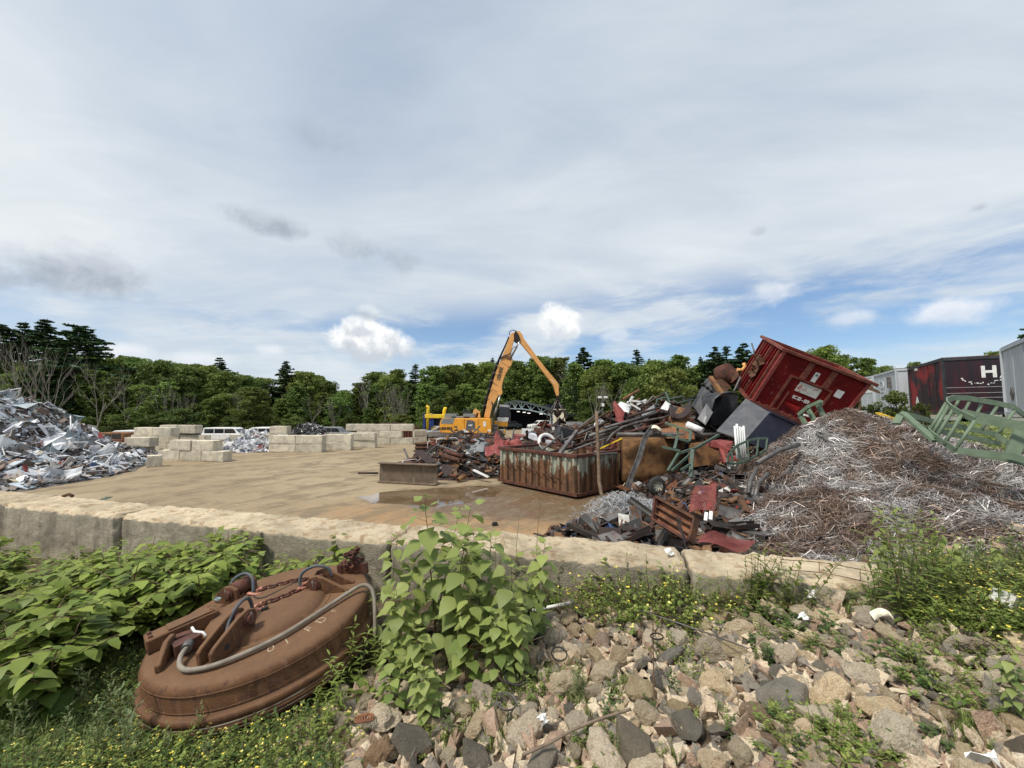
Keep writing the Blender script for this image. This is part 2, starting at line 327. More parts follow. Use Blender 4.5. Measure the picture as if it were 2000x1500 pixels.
# ---------------------------------------------------------------- ground
def wall_far(x): return 4.93 - 0.265 * x          # yard-side edge of the near block wall
def sstep(a, b, x):
    t = np.clip((x - a) / (b - a), 0, 1); return t * t * (3 - 2 * t)
def ground_near(x, y):
    """height of the near bank (camera side of the wall)"""
    z = 0.93 + 0.125 * max(0.0, x + 0.4) + 0.10 * max(0.0, 3.1 - y) - 0.02 * max(0, -x - 3)
    if x > 3.5: z += 0.05 * (x - 3.5)
    z -= 0.10 * float(sstep(0.6, 1.5, -x))
    z += 0.05 * (mnoise.noise(Vector((x * 1.1, y * 1.1, 0.3)))) + 0.02 * mnoise.noise(Vector((x * 4, y * 4, 5)))
    return z
def heap_h(x, y):
    """wire-clippings mound"""
    def g(cx, cy, sx, sy, h, a=0, p=1.0):
        u = (x - cx) * math.cos(a) + (y - cy) * math.sin(a); v = -(x - cx) * math.sin(a) + (y - cy) * math.cos(a)
        return h * math.exp(-((u / sx) ** 2 + (v / sy) ** 2) ** p)
    z = g(10.1, 11.3, 3.2, 2.9, 2.85, 0.1, 1.15)
    z = max(z, 0) + 0
    z2 = g(7.8, 7.6, 3.4, 2.6, 1.45, -0.2, 1.2)
    z3 = g(4.5, 5.2, 1.9, 1.6, 0.75, -0.3, 1.3)
    z4 = g(12.3, 8.3, 4.0, 3.4, 2.0, 0.0, 1.2)
    z5 = g(7.6, 5.0, 3.2, 1.7, 1.45, -0.15, 1.4)
    k = 4.0; mx = max(z, z2, z3, z4, z5)
    s = mx + math.log(sum(math.exp(k * (q - mx)) for q in (z, z2, z3, z4, z5))) / k - math.log(5) / k * math.exp(-mx * 2.5)
    n = mnoise.fractal(Vector((x * 0.9, y * 0.9, 1.0)), 0.8, 2.1, 5); rdg = 1 - abs(mnoise.noise(Vector((x * 1.0 + y * .5, y * 1.6, 7.7)))) * 2
    return s + (0.19 * n + .15 * rdg) * min(1, s * 2) - 0.09

mt = bpy.data.materials.new('yard_dirt'); mt.use_nodes = True; t = NT(mt.node_tree); b = t.n['Principled BSDF']
pos = t.node('ShaderNodeNewGeometry').outputs['Position']
big = t.noise(pos, 0.16, 5, 0.55, 0.4); mid = t.noise(pos, 0.9, 6, 0.62, 0.3); fine = t.noise(pos, 14, 6, 0.7); grit = t.noise(pos, 60, 3, 0.6)
c = t.mix(t.mr(big, 0.42, 0.62), (0.30, 0.23, 0.14), (0.36, 0.285, 0.18))
# orange wet clay near the puddle and rusty container, grey-brown traffic lane further off
sx, sy, sz = t.sep(pos)
du = t.m('DIVIDE', t.m('SUBTRACT', sx, 0.2), 6.0); dv = t.m('DIVIDE', t.m('SUBTRACT', sy, 11.5), 4.0)
rr = t.m('ADD', t.m('SQRT', t.m('ADD', t.m('MULTIPLY', du, du), t.m('MULTIPLY', dv, dv))), t.m('MULTIPLY', t.m('SUBTRACT', mid, 0.5), 0.9))
c = t.mix(t.mr(rr, 1.25, 0.5), c, (0.35, 0.215, 0.105))
c = t.mix(t.m('MULTIPLY', t.mr(mid, 0.5, 0.68), 0.65), c, (0.235, 0.175, 0.11))
du = t.m('DIVIDE', t.m('SUBTRACT', sx, 1.6), 6.0); dv = t.m('DIVIDE', t.m('SUBTRACT', sy, 13.6), 3.1)
r2 = t.m('ADD', t.m('SQRT', t.m('ADD', t.m('MULTIPLY', du, du), t.m('MULTIPLY', dv, dv))), t.m('MULTIPLY', t.m('SUBTRACT', mid, 0.5), 1.0))
wet = t.mr(r2, 1.05, 0.72)
c = t.mix(t.m('MULTIPLY', wet, 0.85), c, (0.10, 0.058, 0.03))
# tyre tracks: curved bands
wp = t.node('ShaderNodeVectorMath', operation='ADD'); t.l.new(pos, wp.inputs[0]); t.l.new(t.comb(0.0, t.m('MULTIPLY', big, 9.0), 0.0), wp.inputs[1]); ua = t.m('SUBTRACT', t.m('MULTIPLY', sx, 0.83), t.m('MULTIPLY', sy, 0.55)); va = t.m('ADD', t.m('MULTIPLY', sx, 0.55), t.m('MULTIPLY', sy, 0.83)); uw = t.m('ADD', ua, t.m('MULTIPLY', t.m('SINE', t.m('MULTIPLY', va, .11)), 1.6)); tr = t.comb(t.m('ADD', uw, t.m('MULTIPLY', mid, 1.1)), t.m('MULTIPLY', va, .12), 0.0); tr1 = t.m('ADD', t.m('MULTIPLY', t.noise(tr, 1.1, 7, 0.6, 0.7), .55), t.m('MULTIPLY', mid, .45))
c = t.mix(t.m('MULTIPLY', t.mr(tr1, 0.46, 0.58), 0.65), c, (0.165, 0.125, 0.078))
c = t.mix(t.m('MULTIPLY', t.mr(t.noise(pos, 3.2, 8, 0.7, 0.5), 0.52, 0.66), 0.35), c, (0.40, 0.325, 0.215))
c = t.mix(t.m('MULTIPLY', t.mr(fine, 0.45, 0.7), 0.5), c, (0.23, 0.185, 0.125))
c = t.mix(t.m('MULTIPLY', t.mr(grit, 0.62, 0.7), 0.6), c, (0.5, 0.44, 0.35))
t.put(b.inputs['Base Color'], c); t.put(b.inputs['Roughness'], t.mr(wet, 0, 1, 0.95, 0.45)); b.inputs['Specular IOR Level'].default_value = 0.3
bn = t.node('ShaderNodeBump'); bn.inputs['Strength'].default_value = 0.6; bn.inputs['Distance'].default_value = 0.05
t.l.new(t.m('ADD', t.m('ADD', mid, tr1), t.m('MULTIPLY', fine, 0.35)), bn.inputs['Height']); t.l.new(bn.outputs[0], b.inputs['Normal'])
M['dirt'] = mt
# yard sheet reaching the horizon (denser near the camera)
xs = np.concatenate([np.linspace(-900, -60, 12), np.linspace(-55, 45, 120), np.linspace(60, 900, 12)])
ys = np.concatenate([np.linspace(-60, 3, 6), np.linspace(4, 48, 90), np.linspace(52, 1200, 30)])
XX, YY = np.meshgrid(xs, ys, indexing='ij'); ZZ = np.zeros_like(XX)
for i in range(len(xs)):
    for j in range(len(ys)):
        x, y = xs[i], ys[j]
        if -60 < x < 45 and 4 < y < 48:
            ZZ[i, j] = 0.035 * mnoise.noise(Vector((x * .25, y * .25, 0))) + 0.02 * mnoise.noise(Vector((x * 1.1, y * 1.1, 3)))
            d = math.hypot((x - 0.0) / 5.0, (y - 13.9) / 2.4)
            ZZ[i, j] = ZZ[i, j] * min(1, max(0, d - 1.3))
ni, nj = XX.shape; idx = np.arange(ni * nj).reshape(ni, nj)
Fq = np.stack([idx[:-1, :-1], idx[1:, :-1], idx[1:, 1:], idx[:-1, 1:]], -1).reshape(-1, 4)
tag(mesh_obj('ground', np_mesh('ground', np.stack([XX, YY, ZZ], -1).reshape(-1, 3), Fq, M['dirt'], smooth=True)), kind='structure')

# puddle: thin water sheet lying in the hollow
mw = bpy.data.materials.new('muddy_water'); mw.use_nodes = True; t = NT(mw.node_tree); b = t.n['Principled BSDF']
pp = t.node('ShaderNodeNewGeometry').outputs['Position']
t.put(b.inputs['Base Color'], t.mix(t.mr(t.noise(pp, 0.8, 4), 0.4, 0.65), (0.13, 0.085, 0.045), (0.20, 0.145, 0.09)))
b.inputs['Roughness'].default_value = 0.04; b.inputs['Specular IOR Level'].default_value = 0.75
bn = t.node('ShaderNodeBump'); bn.inputs['Strength'].default_value = 0.05; t.l.new(t.noise(pp, 5, 3), bn.inputs['Height']); t.l.new(bn.outputs[0], b.inputs['Normal'])
outline = [(697, 972), (740, 962), (800, 957), (858, 953), (905, 950), (950, 948), (982, 955), (975, 968), (930, 975), (905, 984), (868, 990), (820, 992), (770, 986), (725, 983)]
pts = [G(x, y, 0.0) for x, y in outline]; dense = []
for i in range(len(pts)):
    a, b_ = pts[i], pts[(i + 1) % len(pts)]
    for k in range(6):
        p = a.lerp(b_, k / 6); n = mnoise.noise(p * 1.7); dense.append((p.x + 0.22 * n, p.y + 0.22 * mnoise.noise(p * 1.3 + Vector((9, 0, 0))), 0.004))
pb = MB(); cx = sum(p[0] for p in dense) / len(dense); cy = sum(p[1] for p in dense) / len(dense)
pb.add([(cx, cy, 0.004)] + dense, [(0, i + 1, (i + 1) % len(dense) + 1) for i in range(len(dense))])
tag(pb.build('puddle', mw), kind='structure')

# near bank
ms = bpy.data.materials.new('bank_soil'); ms.use_nodes = True; t = NT(ms.node_tree); b = t.n['Principled BSDF']
pos = t.node('ShaderNodeNewGeometry').outputs['Position']
c = t.mix(t.mr(t.noise(pos, 2.2, 6, 0.6), 0.4, 0.62), (0.075, 0.055, 0.036), (0.13, 0.10, 0.07))
c = t.mix(t.mr(t.noise(pos, 30, 5, 0.7), 0.52, 0.66), c, (0.22, 0.18, 0.125))
t.put(b.inputs['Base Color'], c); b.inputs['Roughness'].default_value = 0.95; b.inputs['Specular IOR Level'].default_value = 0.1
bn = t.node('ShaderNodeBump'); bn.inputs['Strength'].default_value = 0.8; bn.inputs['Distance'].default_value = 0.03
t.l.new(t.noise(pos, 22, 8, 0.7), bn.inputs['Height']); t.l.new(bn.outputs[0], b.inputs['Normal']); M['soil'] = ms
nx, ny = 180, 70; V = []
for i in range(nx):
    x = -16 + 34 * i / (nx - 1)
    y1 = wall_far(x) - 0.62
    if x > 3.9: y1 += (x - 3.9) * 1.2
    for j in range(ny):
        v = j / (ny - 1); y = -6 + (y1 + 6) * v; z = ground_near(x, y)
        if x > 3.9: z = min(z, 1.55 + 0.01 * x) - 0.8 * max(0, y - 4.3 + .05 * x)
        V.append((x, y, float(z)))
idx = np.arange(nx * ny).reshape(nx, ny)
Fq = np.stack([idx[:-1, :-1], idx[1:, :-1], idx[1:, 1:], idx[:-1, 1:]], -1).reshape(-1, 4)
tag(mesh_obj('bank', np_mesh('bank', V, Fq, M['soil'], smooth=True)), kind='structure')

# raised terrace on the right with rough grass and gravel
mg = bpy.data.materials.new('terrace_grass'); mg.use_nodes = True; t = NT(mg.node_tree); b = t.n['Principled BSDF']
pos = t.node('ShaderNodeNewGeometry').outputs['Position']
c = t.mix(t.mr(t.noise(pos, 5, 6, 0.7), 0.4, 0.62), (0.10, 0.14, 0.035), (0.20, 0.23, 0.07))
gx, gy, gz = t.sep(pos)
gm = t.m('MULTIPLY', t.mr(gz, 2.15, 2.45), t.mr(t.noise(pos, 1.2, 4), 0.35, 0.5))
c = t.mix(gm, c, t.mix(t.mr(t.noise(pos, 9, 5, 0.7), 0.42, 0.6), (0.16, 0.15, 0.14), (0.42, 0.41, 0.39)))
t.put(b.inputs['Base Color'], c); b.inputs['Roughness'].default_value = 0.95
bn = t.node('ShaderNodeBump'); bn.inputs['Strength'].default_value = 1.0; bn.inputs['Distance'].default_value = 0.12
t.l.new(t.noise(pos, 9, 8, 0.75), bn.inputs['Height']); t.l.new(bn.outputs[0], b.inputs['Normal'])
def terr(x, y):
    e = 11.5 + 0.30 * (y - 8)                     # foot line moves right with distance
    z = 2.65 * float(sstep(e, e + 5.5, x)) - 0.3
    return z + 0.10 * mnoise.noise(Vector((x * .5, y * .5, 2)))
xs = np.linspace(8, 75, 90); ys = np.linspace(1, 60, 70); V = [(x, y, terr(x, y)) for x in xs for y in ys]
idx = np.arange(90 * 70).reshape(90, 70); Fq = np.stack([idx[:-1, :-1], idx[1:, :-1], idx[1:, 1:], idx[:-1, 1:]], -1).reshape(-1, 4)
tag(mesh_obj('terrace', np_mesh('terrace', V, Fq, mg, smooth=True)), kind='structure')

# ---------------------------------------------------------------- concrete blocks
def block_mat(name, face, top, stain, bumpd=0.02):
    m = bpy.data.materials.new(name); m.use_nodes = True; t = NT(m.node_tree); b = t.n['Principled BSDF']
    tc = t.node('ShaderNodeTexCoord').outputs['Object']; rnd = t.node('ShaderNodeObjectInfo').outputs['Random']
    v = t.node('ShaderNodeVectorMath', operation='ADD'); t.l.new(tc, v.inputs[0]); t.l.new(t.comb(t.m('MULTIPLY', rnd, 37), 0.0, t.m('MULTIPLY', rnd, 11)), v.inputs[1]); vec = v.outputs[0]
    n1 = t.noise(vec, 2.2, 7, 0.65); n2 = t.noise(vec, 18, 6, 0.7); n3 = t.noise(t.map(vec, scale=(1, 1, 0.18)), 5, 6, 0.65)
    nz = t.sep(t.node('ShaderNodeNewGeometry').outputs['Normal'])[2]
    c = t.mix(t.mr(n1, 0.4, 0.64), face, tuple(x * 0.72 for x in face))
    c = t.mix(t.m('MULTIPLY', t.mr(n3, 0.48, 0.66), 0.7), c, stain)
    c = t.mix(t.m('MULTIPLY', t.mr(n2, 0.5, 0.68), 0.45), c, tuple(x * 0.5 for x in face))
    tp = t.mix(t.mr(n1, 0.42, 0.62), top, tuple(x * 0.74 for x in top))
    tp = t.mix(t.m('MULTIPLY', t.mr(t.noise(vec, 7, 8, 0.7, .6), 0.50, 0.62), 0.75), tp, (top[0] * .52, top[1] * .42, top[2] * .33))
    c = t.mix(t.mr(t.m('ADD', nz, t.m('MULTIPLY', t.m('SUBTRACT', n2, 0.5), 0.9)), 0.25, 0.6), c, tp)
    h = t.node('ShaderNodeHueSaturation'); t.put(h.inputs['Value'], t.m('ADD', 0.88, t.m('MULTIPLY', t.m('FRACT', t.m('MULTIPLY', rnd, 7.7)), 0.24))); t.put(h.inputs['Color'], c)
    t.put(b.inputs['Base Color'], h.outputs[0]); b.inputs['Roughness'].default_value = 0.92; b.inputs['Specular IOR Level'].default_value = 0.2
    bn = t.node('ShaderNodeBump'); bn.inputs['Strength'].default_value = 0.8; bn.inputs['Distance'].default_value = bumpd
    t.l.new(t.m('ADD', n2, t.noise(vec, 60, 4, 0.7)), bn.inputs['Height']); t.l.new(bn.outputs[0], b.inputs['Normal']); return m
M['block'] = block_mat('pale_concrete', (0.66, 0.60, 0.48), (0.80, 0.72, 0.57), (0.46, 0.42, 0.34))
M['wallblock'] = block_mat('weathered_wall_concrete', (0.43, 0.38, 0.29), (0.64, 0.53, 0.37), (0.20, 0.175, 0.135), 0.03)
def rough_block(L, D, H, seed, res=0.07, amp=0.018, chip=0.05, fine=0.0):
    """subdivided box with rounded, chipped edges; origin at the bottom centre"""
    nx_, ny_, nz_ = max(3, int(L / res)), max(3, int(D / res)), max(3, int(H / res)); vs = {}; V = []; F = []
    def vid(i, j, k):
        key = (i, j, k)
        if key in vs: return vs[key]
        p = Vector((L * (i / nx_ - .5), D * (j / ny_ - .5), H * k / nz_))
        q = Vector((p.x / (L / 2), p.y / (D / 2), (p.z - H / 2) / (H / 2)))
        # distance to the nearest edge of the box controls rounding
        dist = sorted([(1 - abs(q.x)) * L / 2, (1 - abs(q.y)) * D / 2, (1 - abs(q.z)) * H / 2])
        e = max(0, 1 - dist[1] / 0.06); nn = mnoise.fractal(Vector((p.x * 3 + seed * 7.1, p.y * 3, p.z * 3)), 0.8, 2.2, 4)
        cen = Vector((p.x * 0.97, p.y * 0.9, H / 2 + (p.z - H / 2) * 0.9)); dirn = (p - cen)
        dirn = dirn.normalized() if dirn.length > 1e-6 else Vector((0, 0, 1))
        off = -e * e * (chip * (0.6 + 1.6 * max(0, nn + 0.2))) + amp * nn * 1.2
        if k == 0: off = min(off, 0)
        vs[key] = len(V); off += (fine * (mnoise.noise(p * 9 + Vector((seed, 0, 0))) + .6 * mnoise.noise(p * 21)) * (1.0 + 1.5 * e)) if k else 0
        V.append(p + dirn * off); return vs[key]
    for i in range(nx_):
        for j in range(ny_):
            F.append((vid(i, j, 0), vid(i, j + 1, 0), vid(i + 1, j + 1, 0), vid(i + 1, j, 0))); F.append((vid(i, j, nz_), vid(i + 1, j, nz_), vid(i + 1, j + 1, nz_), vid(i, j + 1, nz_)))
        for k in range(nz_):
            F.append((vid(i, 0, k), vid(i + 1, 0, k), vid(i + 1, 0, k + 1), vid(i, 0, k + 1))); F.append((vid(i, ny_, k), vid(i, ny_, k + 1), vid(i + 1, ny_, k + 1), vid(i + 1, ny_, k)))
    for j in range(ny_):
        for k in range(nz_):
            F.append((vid(0, j, k), vid(0, j, k + 1), vid(0, j + 1, k + 1), vid(0, j + 1, k))); F.append((vid(nx_, j, k), vid(nx_, j + 1, k), vid(nx_, j + 1, k + 1), vid(nx_, j, k + 1)))
    return V, F
# near wall, seven big blocks laid end to end (top at z = 1.5)
wa = math.atan(-0.265); wdir = Vector((math.cos(wa), math.sin(wa), 0)); wnor = Vector((-math.sin(wa), math.cos(wa), 0))
joints = [-12.9, -10.3, -8.15, -5.6, -3.45, -1.35, 1.78, 4.15]   # along x
wl = ['block at the far left end of the pale concrete wall, moss on its edge', 'weathered concrete wall block at the left, dark pipe scrap on its top',
      'concrete wall block with a long crack down its streaked grey face', 'streaked concrete wall block between the cracked block and the one above the round magnet',
      'concrete wall block standing right behind the round rusty magnet', 'concrete wall block behind the tall broad-leaved saplings',
      'smooth grey faced concrete wall block between the saplings and the yellow flowers']
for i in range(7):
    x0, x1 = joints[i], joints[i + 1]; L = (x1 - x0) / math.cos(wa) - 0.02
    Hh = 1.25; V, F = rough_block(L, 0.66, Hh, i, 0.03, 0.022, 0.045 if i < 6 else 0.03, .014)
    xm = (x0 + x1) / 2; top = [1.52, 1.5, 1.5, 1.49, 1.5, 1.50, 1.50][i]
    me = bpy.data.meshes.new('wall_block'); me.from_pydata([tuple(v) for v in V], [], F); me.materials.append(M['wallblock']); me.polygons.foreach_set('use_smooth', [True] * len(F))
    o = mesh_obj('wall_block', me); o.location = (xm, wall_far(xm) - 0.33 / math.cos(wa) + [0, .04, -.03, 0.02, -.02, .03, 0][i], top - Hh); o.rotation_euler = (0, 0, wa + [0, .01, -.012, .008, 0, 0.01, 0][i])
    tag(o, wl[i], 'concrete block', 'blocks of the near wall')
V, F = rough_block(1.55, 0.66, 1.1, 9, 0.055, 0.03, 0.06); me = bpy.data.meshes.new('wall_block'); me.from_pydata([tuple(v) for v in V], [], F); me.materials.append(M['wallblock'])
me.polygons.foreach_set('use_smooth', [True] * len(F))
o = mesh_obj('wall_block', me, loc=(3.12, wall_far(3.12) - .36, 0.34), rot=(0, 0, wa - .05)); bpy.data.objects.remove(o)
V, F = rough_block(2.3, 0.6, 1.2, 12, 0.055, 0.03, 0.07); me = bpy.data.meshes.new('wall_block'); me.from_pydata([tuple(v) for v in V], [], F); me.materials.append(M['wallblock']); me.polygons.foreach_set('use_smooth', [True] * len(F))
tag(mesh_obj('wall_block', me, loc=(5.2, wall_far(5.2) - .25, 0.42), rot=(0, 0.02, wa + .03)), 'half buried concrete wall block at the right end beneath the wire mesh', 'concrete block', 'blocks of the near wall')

# far storage-bay walls: rows of big blocks
bm_cache = []
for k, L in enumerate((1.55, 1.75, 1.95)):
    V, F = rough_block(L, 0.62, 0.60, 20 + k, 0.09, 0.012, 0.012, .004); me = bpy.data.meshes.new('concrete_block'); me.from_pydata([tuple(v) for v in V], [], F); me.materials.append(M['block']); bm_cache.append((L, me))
def bay_wall(p0, p1, courses, label, group, z0=0.0, starts=None, H=0.615, skip=()):
    a, b_ = Vector(p0), Vector(p1); a.z = b_.z = 0; L = (b_ - a).length; d = (b_ - a).normalized(); n = max(1, round(L / 1.8)); w_ = L / n; ang = math.atan2(d.y, d.x)
    for cix in range(courses):
        nn = n; off = 0.0
        if cix % 2 == 1 and n > 2: nn = n - 1; off = w_ / 2
        for i in range(nn):
            if (cix, i) in skip: continue
            k = (i + cix) % 3; Lb, me = bm_cache[k]; p = a + d * (off + w_ * (i + .5))
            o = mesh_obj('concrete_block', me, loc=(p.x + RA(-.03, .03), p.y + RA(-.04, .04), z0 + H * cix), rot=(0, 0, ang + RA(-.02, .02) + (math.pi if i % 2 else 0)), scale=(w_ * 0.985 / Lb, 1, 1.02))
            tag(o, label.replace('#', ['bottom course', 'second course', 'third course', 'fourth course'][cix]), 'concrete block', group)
g0 = 'blocks of the storage bay walls'
bay_wall(G(319, 897), G(446, 901), 2, 'pale concrete block, # of the nearest bay wall beside the white scrap heap', g0)
bay_wall(G(446, 900), G(452, 886), 1, 'end block of the nearest bay wall', g0) if False else None
bay_wall(G(246, 886), G(292, 889), 1, 'yellowish concrete block half hidden by the white scrap heap, #', g0, z0=0.0)
bay_wall(G(250, 889), G(300, 890), 1, 'yellowish concrete block stacked upper, half hidden by the white scrap', g0, z0=0.62)
bay_wall(G(288, 912), G(318, 910), 1, 'rough yellowish block on the dirt at the tip of the white scrap heap', g0)
bay_wall(G(268, 886), G(340, 888), 1, 'tilted pale block perched on top of the bay wall behind the nearest one', g0, z0=1.25)
bay_wall(G(318, 881), G(386, 882), 1, 'long pale block with a dark eye hole on top of the rear bay wall', g0, z0=1.35)
bay_wall(G(240, 880), G(428, 882), 2, 'pale concrete block, # of the rear bay wall beyond the nearest one', g0)
bay_wall(G(428, 881), G(560, 878), 2, 'pale concrete block, # of the wall behind the white extrusion pile', g0)
bay_wall(G(530, 882), G(634, 883), 2, 'pale concrete block, # of the middle bay wall', g0)
bay_wall(G(634, 879), G(688, 879), 2, 'pale concrete block, # of the short wall right of the middle bay', g0)
bay_wall(G(529, 880), G(563, 880), 1, 'single pale block on top of the middle bay wall left of the dark motor pile', g0, z0=1.25)
bay_wall(G(684, 874.5), G(735, 874.5), 2, 'pale concrete block, # of the wall beside the small brown scrap', g0)
bay_wall(G(676, 868), G(808, 868), 3, 'pale concrete block, # of the right-hand bay wall before the trees', g0)
bay_wall(G(808, 865), G(832, 864), 2, 'pale concrete block, # at the right tip of the bay walls', g0)

# ---------------------------------------------------------------- trees
def leafmat(name, c1, c2, rnd=0.5, trans=0.32):
    m = bpy.data.materials.new(name); m.use_nodes = True; t = NT(m.node_tree); b = t.n['Principled BSDF']
    a = t.node('ShaderNodeAttribute', attribute_name='tint'); col = t.mix(a.outputs['Fac'], c1, c2)
    r = t.node('ShaderNodeObjectInfo').outputs['Random']; h = t.node('ShaderNodeHueSaturation')
    t.put(h.inputs['Hue'], t.m('ADD', 0.5 - rnd * .04, t.m('MULTIPLY', r, rnd * 0.08))); t.put(h.inputs['Value'], t.m('ADD', 1 - rnd * .7, t.m('MULTIPLY', t.m('FRACT', t.m('MULTIPLY', r, 13.7)), rnd * 1.3))); t.put(h.inputs['Color'], col)
    t.put(b.inputs['Base Color'], h.outputs[0]); b.inputs['Roughness'].default_value = 0.55; b.inputs['Specular IOR Level'].default_value = 0.3
    tr = t.node('ShaderNodeBsdfTranslucent'); t.put(tr.inputs[0], h.outputs[0]); mx = t.node('ShaderNodeMixShader'); mx.inputs[0].default_value = trans
    t.l.new(b.outputs[0], mx.inputs[1]); t.l.new(tr.outputs[0], mx.inputs[2]); t.l.new(mx.outputs[0], t.n['Material Output'].inputs[0]); return m
M['leaf_oak'] = leafmat('deciduous_leaves', (0.07, 0.12, 0.026), (0.27, 0.345, 0.085))
M['leaf_pine'] = leafmat('pine_needles', (0.028, 0.065, 0.026), (0.10, 0.16, 0.062), 0.3, 0.1)
M['leaf_light'] = leafmat('light_shrub_leaves', (0.07, 0.11, 0.02), (0.19, 0.23, 0.06))
M['bark'] = pmat('grey_brown_bark', (0.10, 0.085, 0.065), (0.06, 0.05, 0.04), None, 5, 0.9, 0, 0.3)
M['barkpale'] = pmat('pale_dead_bark', (0.26, 0.24, 0.20), (0.17, 0.155, 0.13), None, 5, 0.9, 0, 0.2)
def rand_rot(n, r, updir=None):
    q = r.normal(size=(n, 4)); q /= np.linalg.norm(q, axis=1, keepdims=True); w_, x, y, z = q.T
    return np.stack([1 - 2 * (y * y + z * z), 2 * (x * y - z * w_), 2 * (x * z + y * w_), 2 * (x * y + z * w_), 1 - 2 * (x * x + z * z), 2 * (y * z - x * w_), 2 * (x * z - y * w_), 2 * (y * z + x * w_), 1 - 2 * (x * x + y * y)], -1).reshape(n, 3, 3)
def quads(P_, size, r, flat=None, aspect=0.6):
    """leaf-clump quads at points P_, optional flattening towards horizontal"""
    n = len(P_); Rm = rand_rot(n, r); u = Rm[:, :, 0].copy(); v = Rm[:, :, 1].copy()
    if flat is not None: u[:, 2] *= flat; v[:, 2] *= flat; u /= np.linalg.norm(u, axis=1, keepdims=True); v -= u * (u * v).sum(1, keepdims=True); v /= np.linalg.norm(v, axis=1, keepdims=True)
    s = (size * r.uniform(0.6, 1.35, n))[:, None]; a = s * aspect
    V = np.stack([P_ - u * s * .5, P_ + v * a * .5 - u * s * .05, P_ + u * s * .5, P_ - v * a * .5 + u * s * 0.05], 1).reshape(-1, 3)
    return V, np.arange(4 * n).reshape(n, 4)
def limb_tree(mb, p, d, L, r, depth, rs, ends, spread=0.6, up=0.15, n=6):
    pts = [p]; q = p.copy(); dd = d.copy(); seg = 4
    for i in range(seg):
        dd = (dd + Vector((rs.uniform(-.16, .16), rs.uniform(-.16, .16), rs.uniform(-.05, .12) + up * .2))).normalized(); q = q + dd * (L / seg); pts.append(q.copy())
    mb.tube(pts, [r * (1 - .45 * i / seg) for i in range(seg + 1)], n if depth > 1 else 4, cap=False)
    ends.append((q, depth))
    if depth <= 0: return
    for k in range(rs.choice([2, 3])):
        i = rs.choice([2, 3, 4]); a = rs.uniform(0, 6.28); ax = dd.cross(Vector((math.cos(a), math.sin(a), .3))).normalized()
        nd = (dd * math.cos(spread) + ax * math.sin(spread)); nd.z += up; limb_tree(mb, pts[i], nd.normalized(), L * rs.uniform(.55, .78), r * .55, depth - 1, rs, ends, spread * rs.uniform(.8, 1.2), up, n)
def make_broadleaf(seed, H=12.0, Wd=7.0, base=0.12, n=13000, size=0.36, mat='leaf_oak', name='broadleaf_tree', lobes=95):
    rs = random.Random(seed); r = np.random.default_rng(seed); root = empty(name)
    mb = MB(); ends = []
    tp = [Vector((0, 0, -.3)), Vector((rs.uniform(-.2, .2), rs.uniform(-.2, .2), H * .3)), Vector((rs.uniform(-.4, .4), rs.uniform(-.4, .4), H * .6)), Vector((0, 0, H * .86))]
    mb.tube(tp, [.20, .16, .10, .04], 7)
    for k in range(9):
        z = H * rs.uniform(.22, .75); a = rs.uniform(0, 6.28); L = Wd * .42 * (1 - .5 * z / H); p = tp[0].lerp(tp[3], z / H)
        mb.tube([p, p + Vector((math.cos(a) * L * .5, math.sin(a) * L * .5, L * .35)), p + Vector((math.cos(a) * L, math.sin(a) * L, L * .75))], [.07, .05, .02], 5)
    mb.build('trunk', M['bark'], root)
    cl = []
    for k in range(lobes):
        z = H * (base + (1 - base) * rs.uniform(0.02, .95)); t_ = (z / H - base) / (1 - base)
        rad = Wd / 2 * (max(0.05, 1 - (abs(t_ - .36) / .68) ** 2.6)) ** .5; a = rs.uniform(0, 6.28); q = rs.uniform(.2, .9) if k > 5 else 0.1
        cl.append((math.cos(a) * rad * q, math.sin(a) * rad * q, z, rs.uniform(.07, .14) * Wd))
    cl.append((0, 0, H * .93, Wd * .13)); cl = np.array(cl)
    pick = r.choice(len(cl), n, p=(cl[:, 3] ** 2) / (cl[:, 3] ** 2).sum()); dv = r.normal(size=(n, 3)); dv /= np.linalg.norm(dv, axis=1, keepdims=True)
    rad = cl[pick, 3] * (r.uniform(0.25, 1, n) ** .5) * (1 + .25 * r.normal(size=n).clip(-1, 1.6)); dv[:, 2] *= .62
    Pp = cl[pick, :3] + dv * rad[:, None]; k_ = n // 3; zz_ = r.uniform(base, .97, k_); rd_ = Wd / 2 * np.sqrt(np.maximum(.03, 1 - np.abs((zz_ - .38) / .64) ** 2.4)) * r.uniform(.3, 1.0, k_); aa_ = r.uniform(0, 6.28, k_); rd_ = rd_ * (.72 + .3 * np.sin(3 * aa_ + zz_ * 14 + seed) + .2 * np.sin(7 * aa_ - zz_ * 30)); k_ = k_ if mat == 'leaf_oak' else 0; rd_, zz_, aa_ = rd_[:k_], zz_[:k_], aa_[:k_]; Pp[:k_] = np.stack([np.cos(aa_) * rd_, np.sin(aa_) * rd_, zz_ * H], 1); Pp[:, 2] = np.maximum(Pp[:, 2], .25)
    V, F = quads(Pp, size, r, flat=.6); tint = np.repeat((r.uniform(0, 1, n) * .7 + .3 * r.uniform(0, 1, len(cl))[pick]), 4)
    mesh_obj('crown', np_mesh('crown', V, F, M[mat], col=np.repeat(tint[:, None], 3, 1)), root); return root
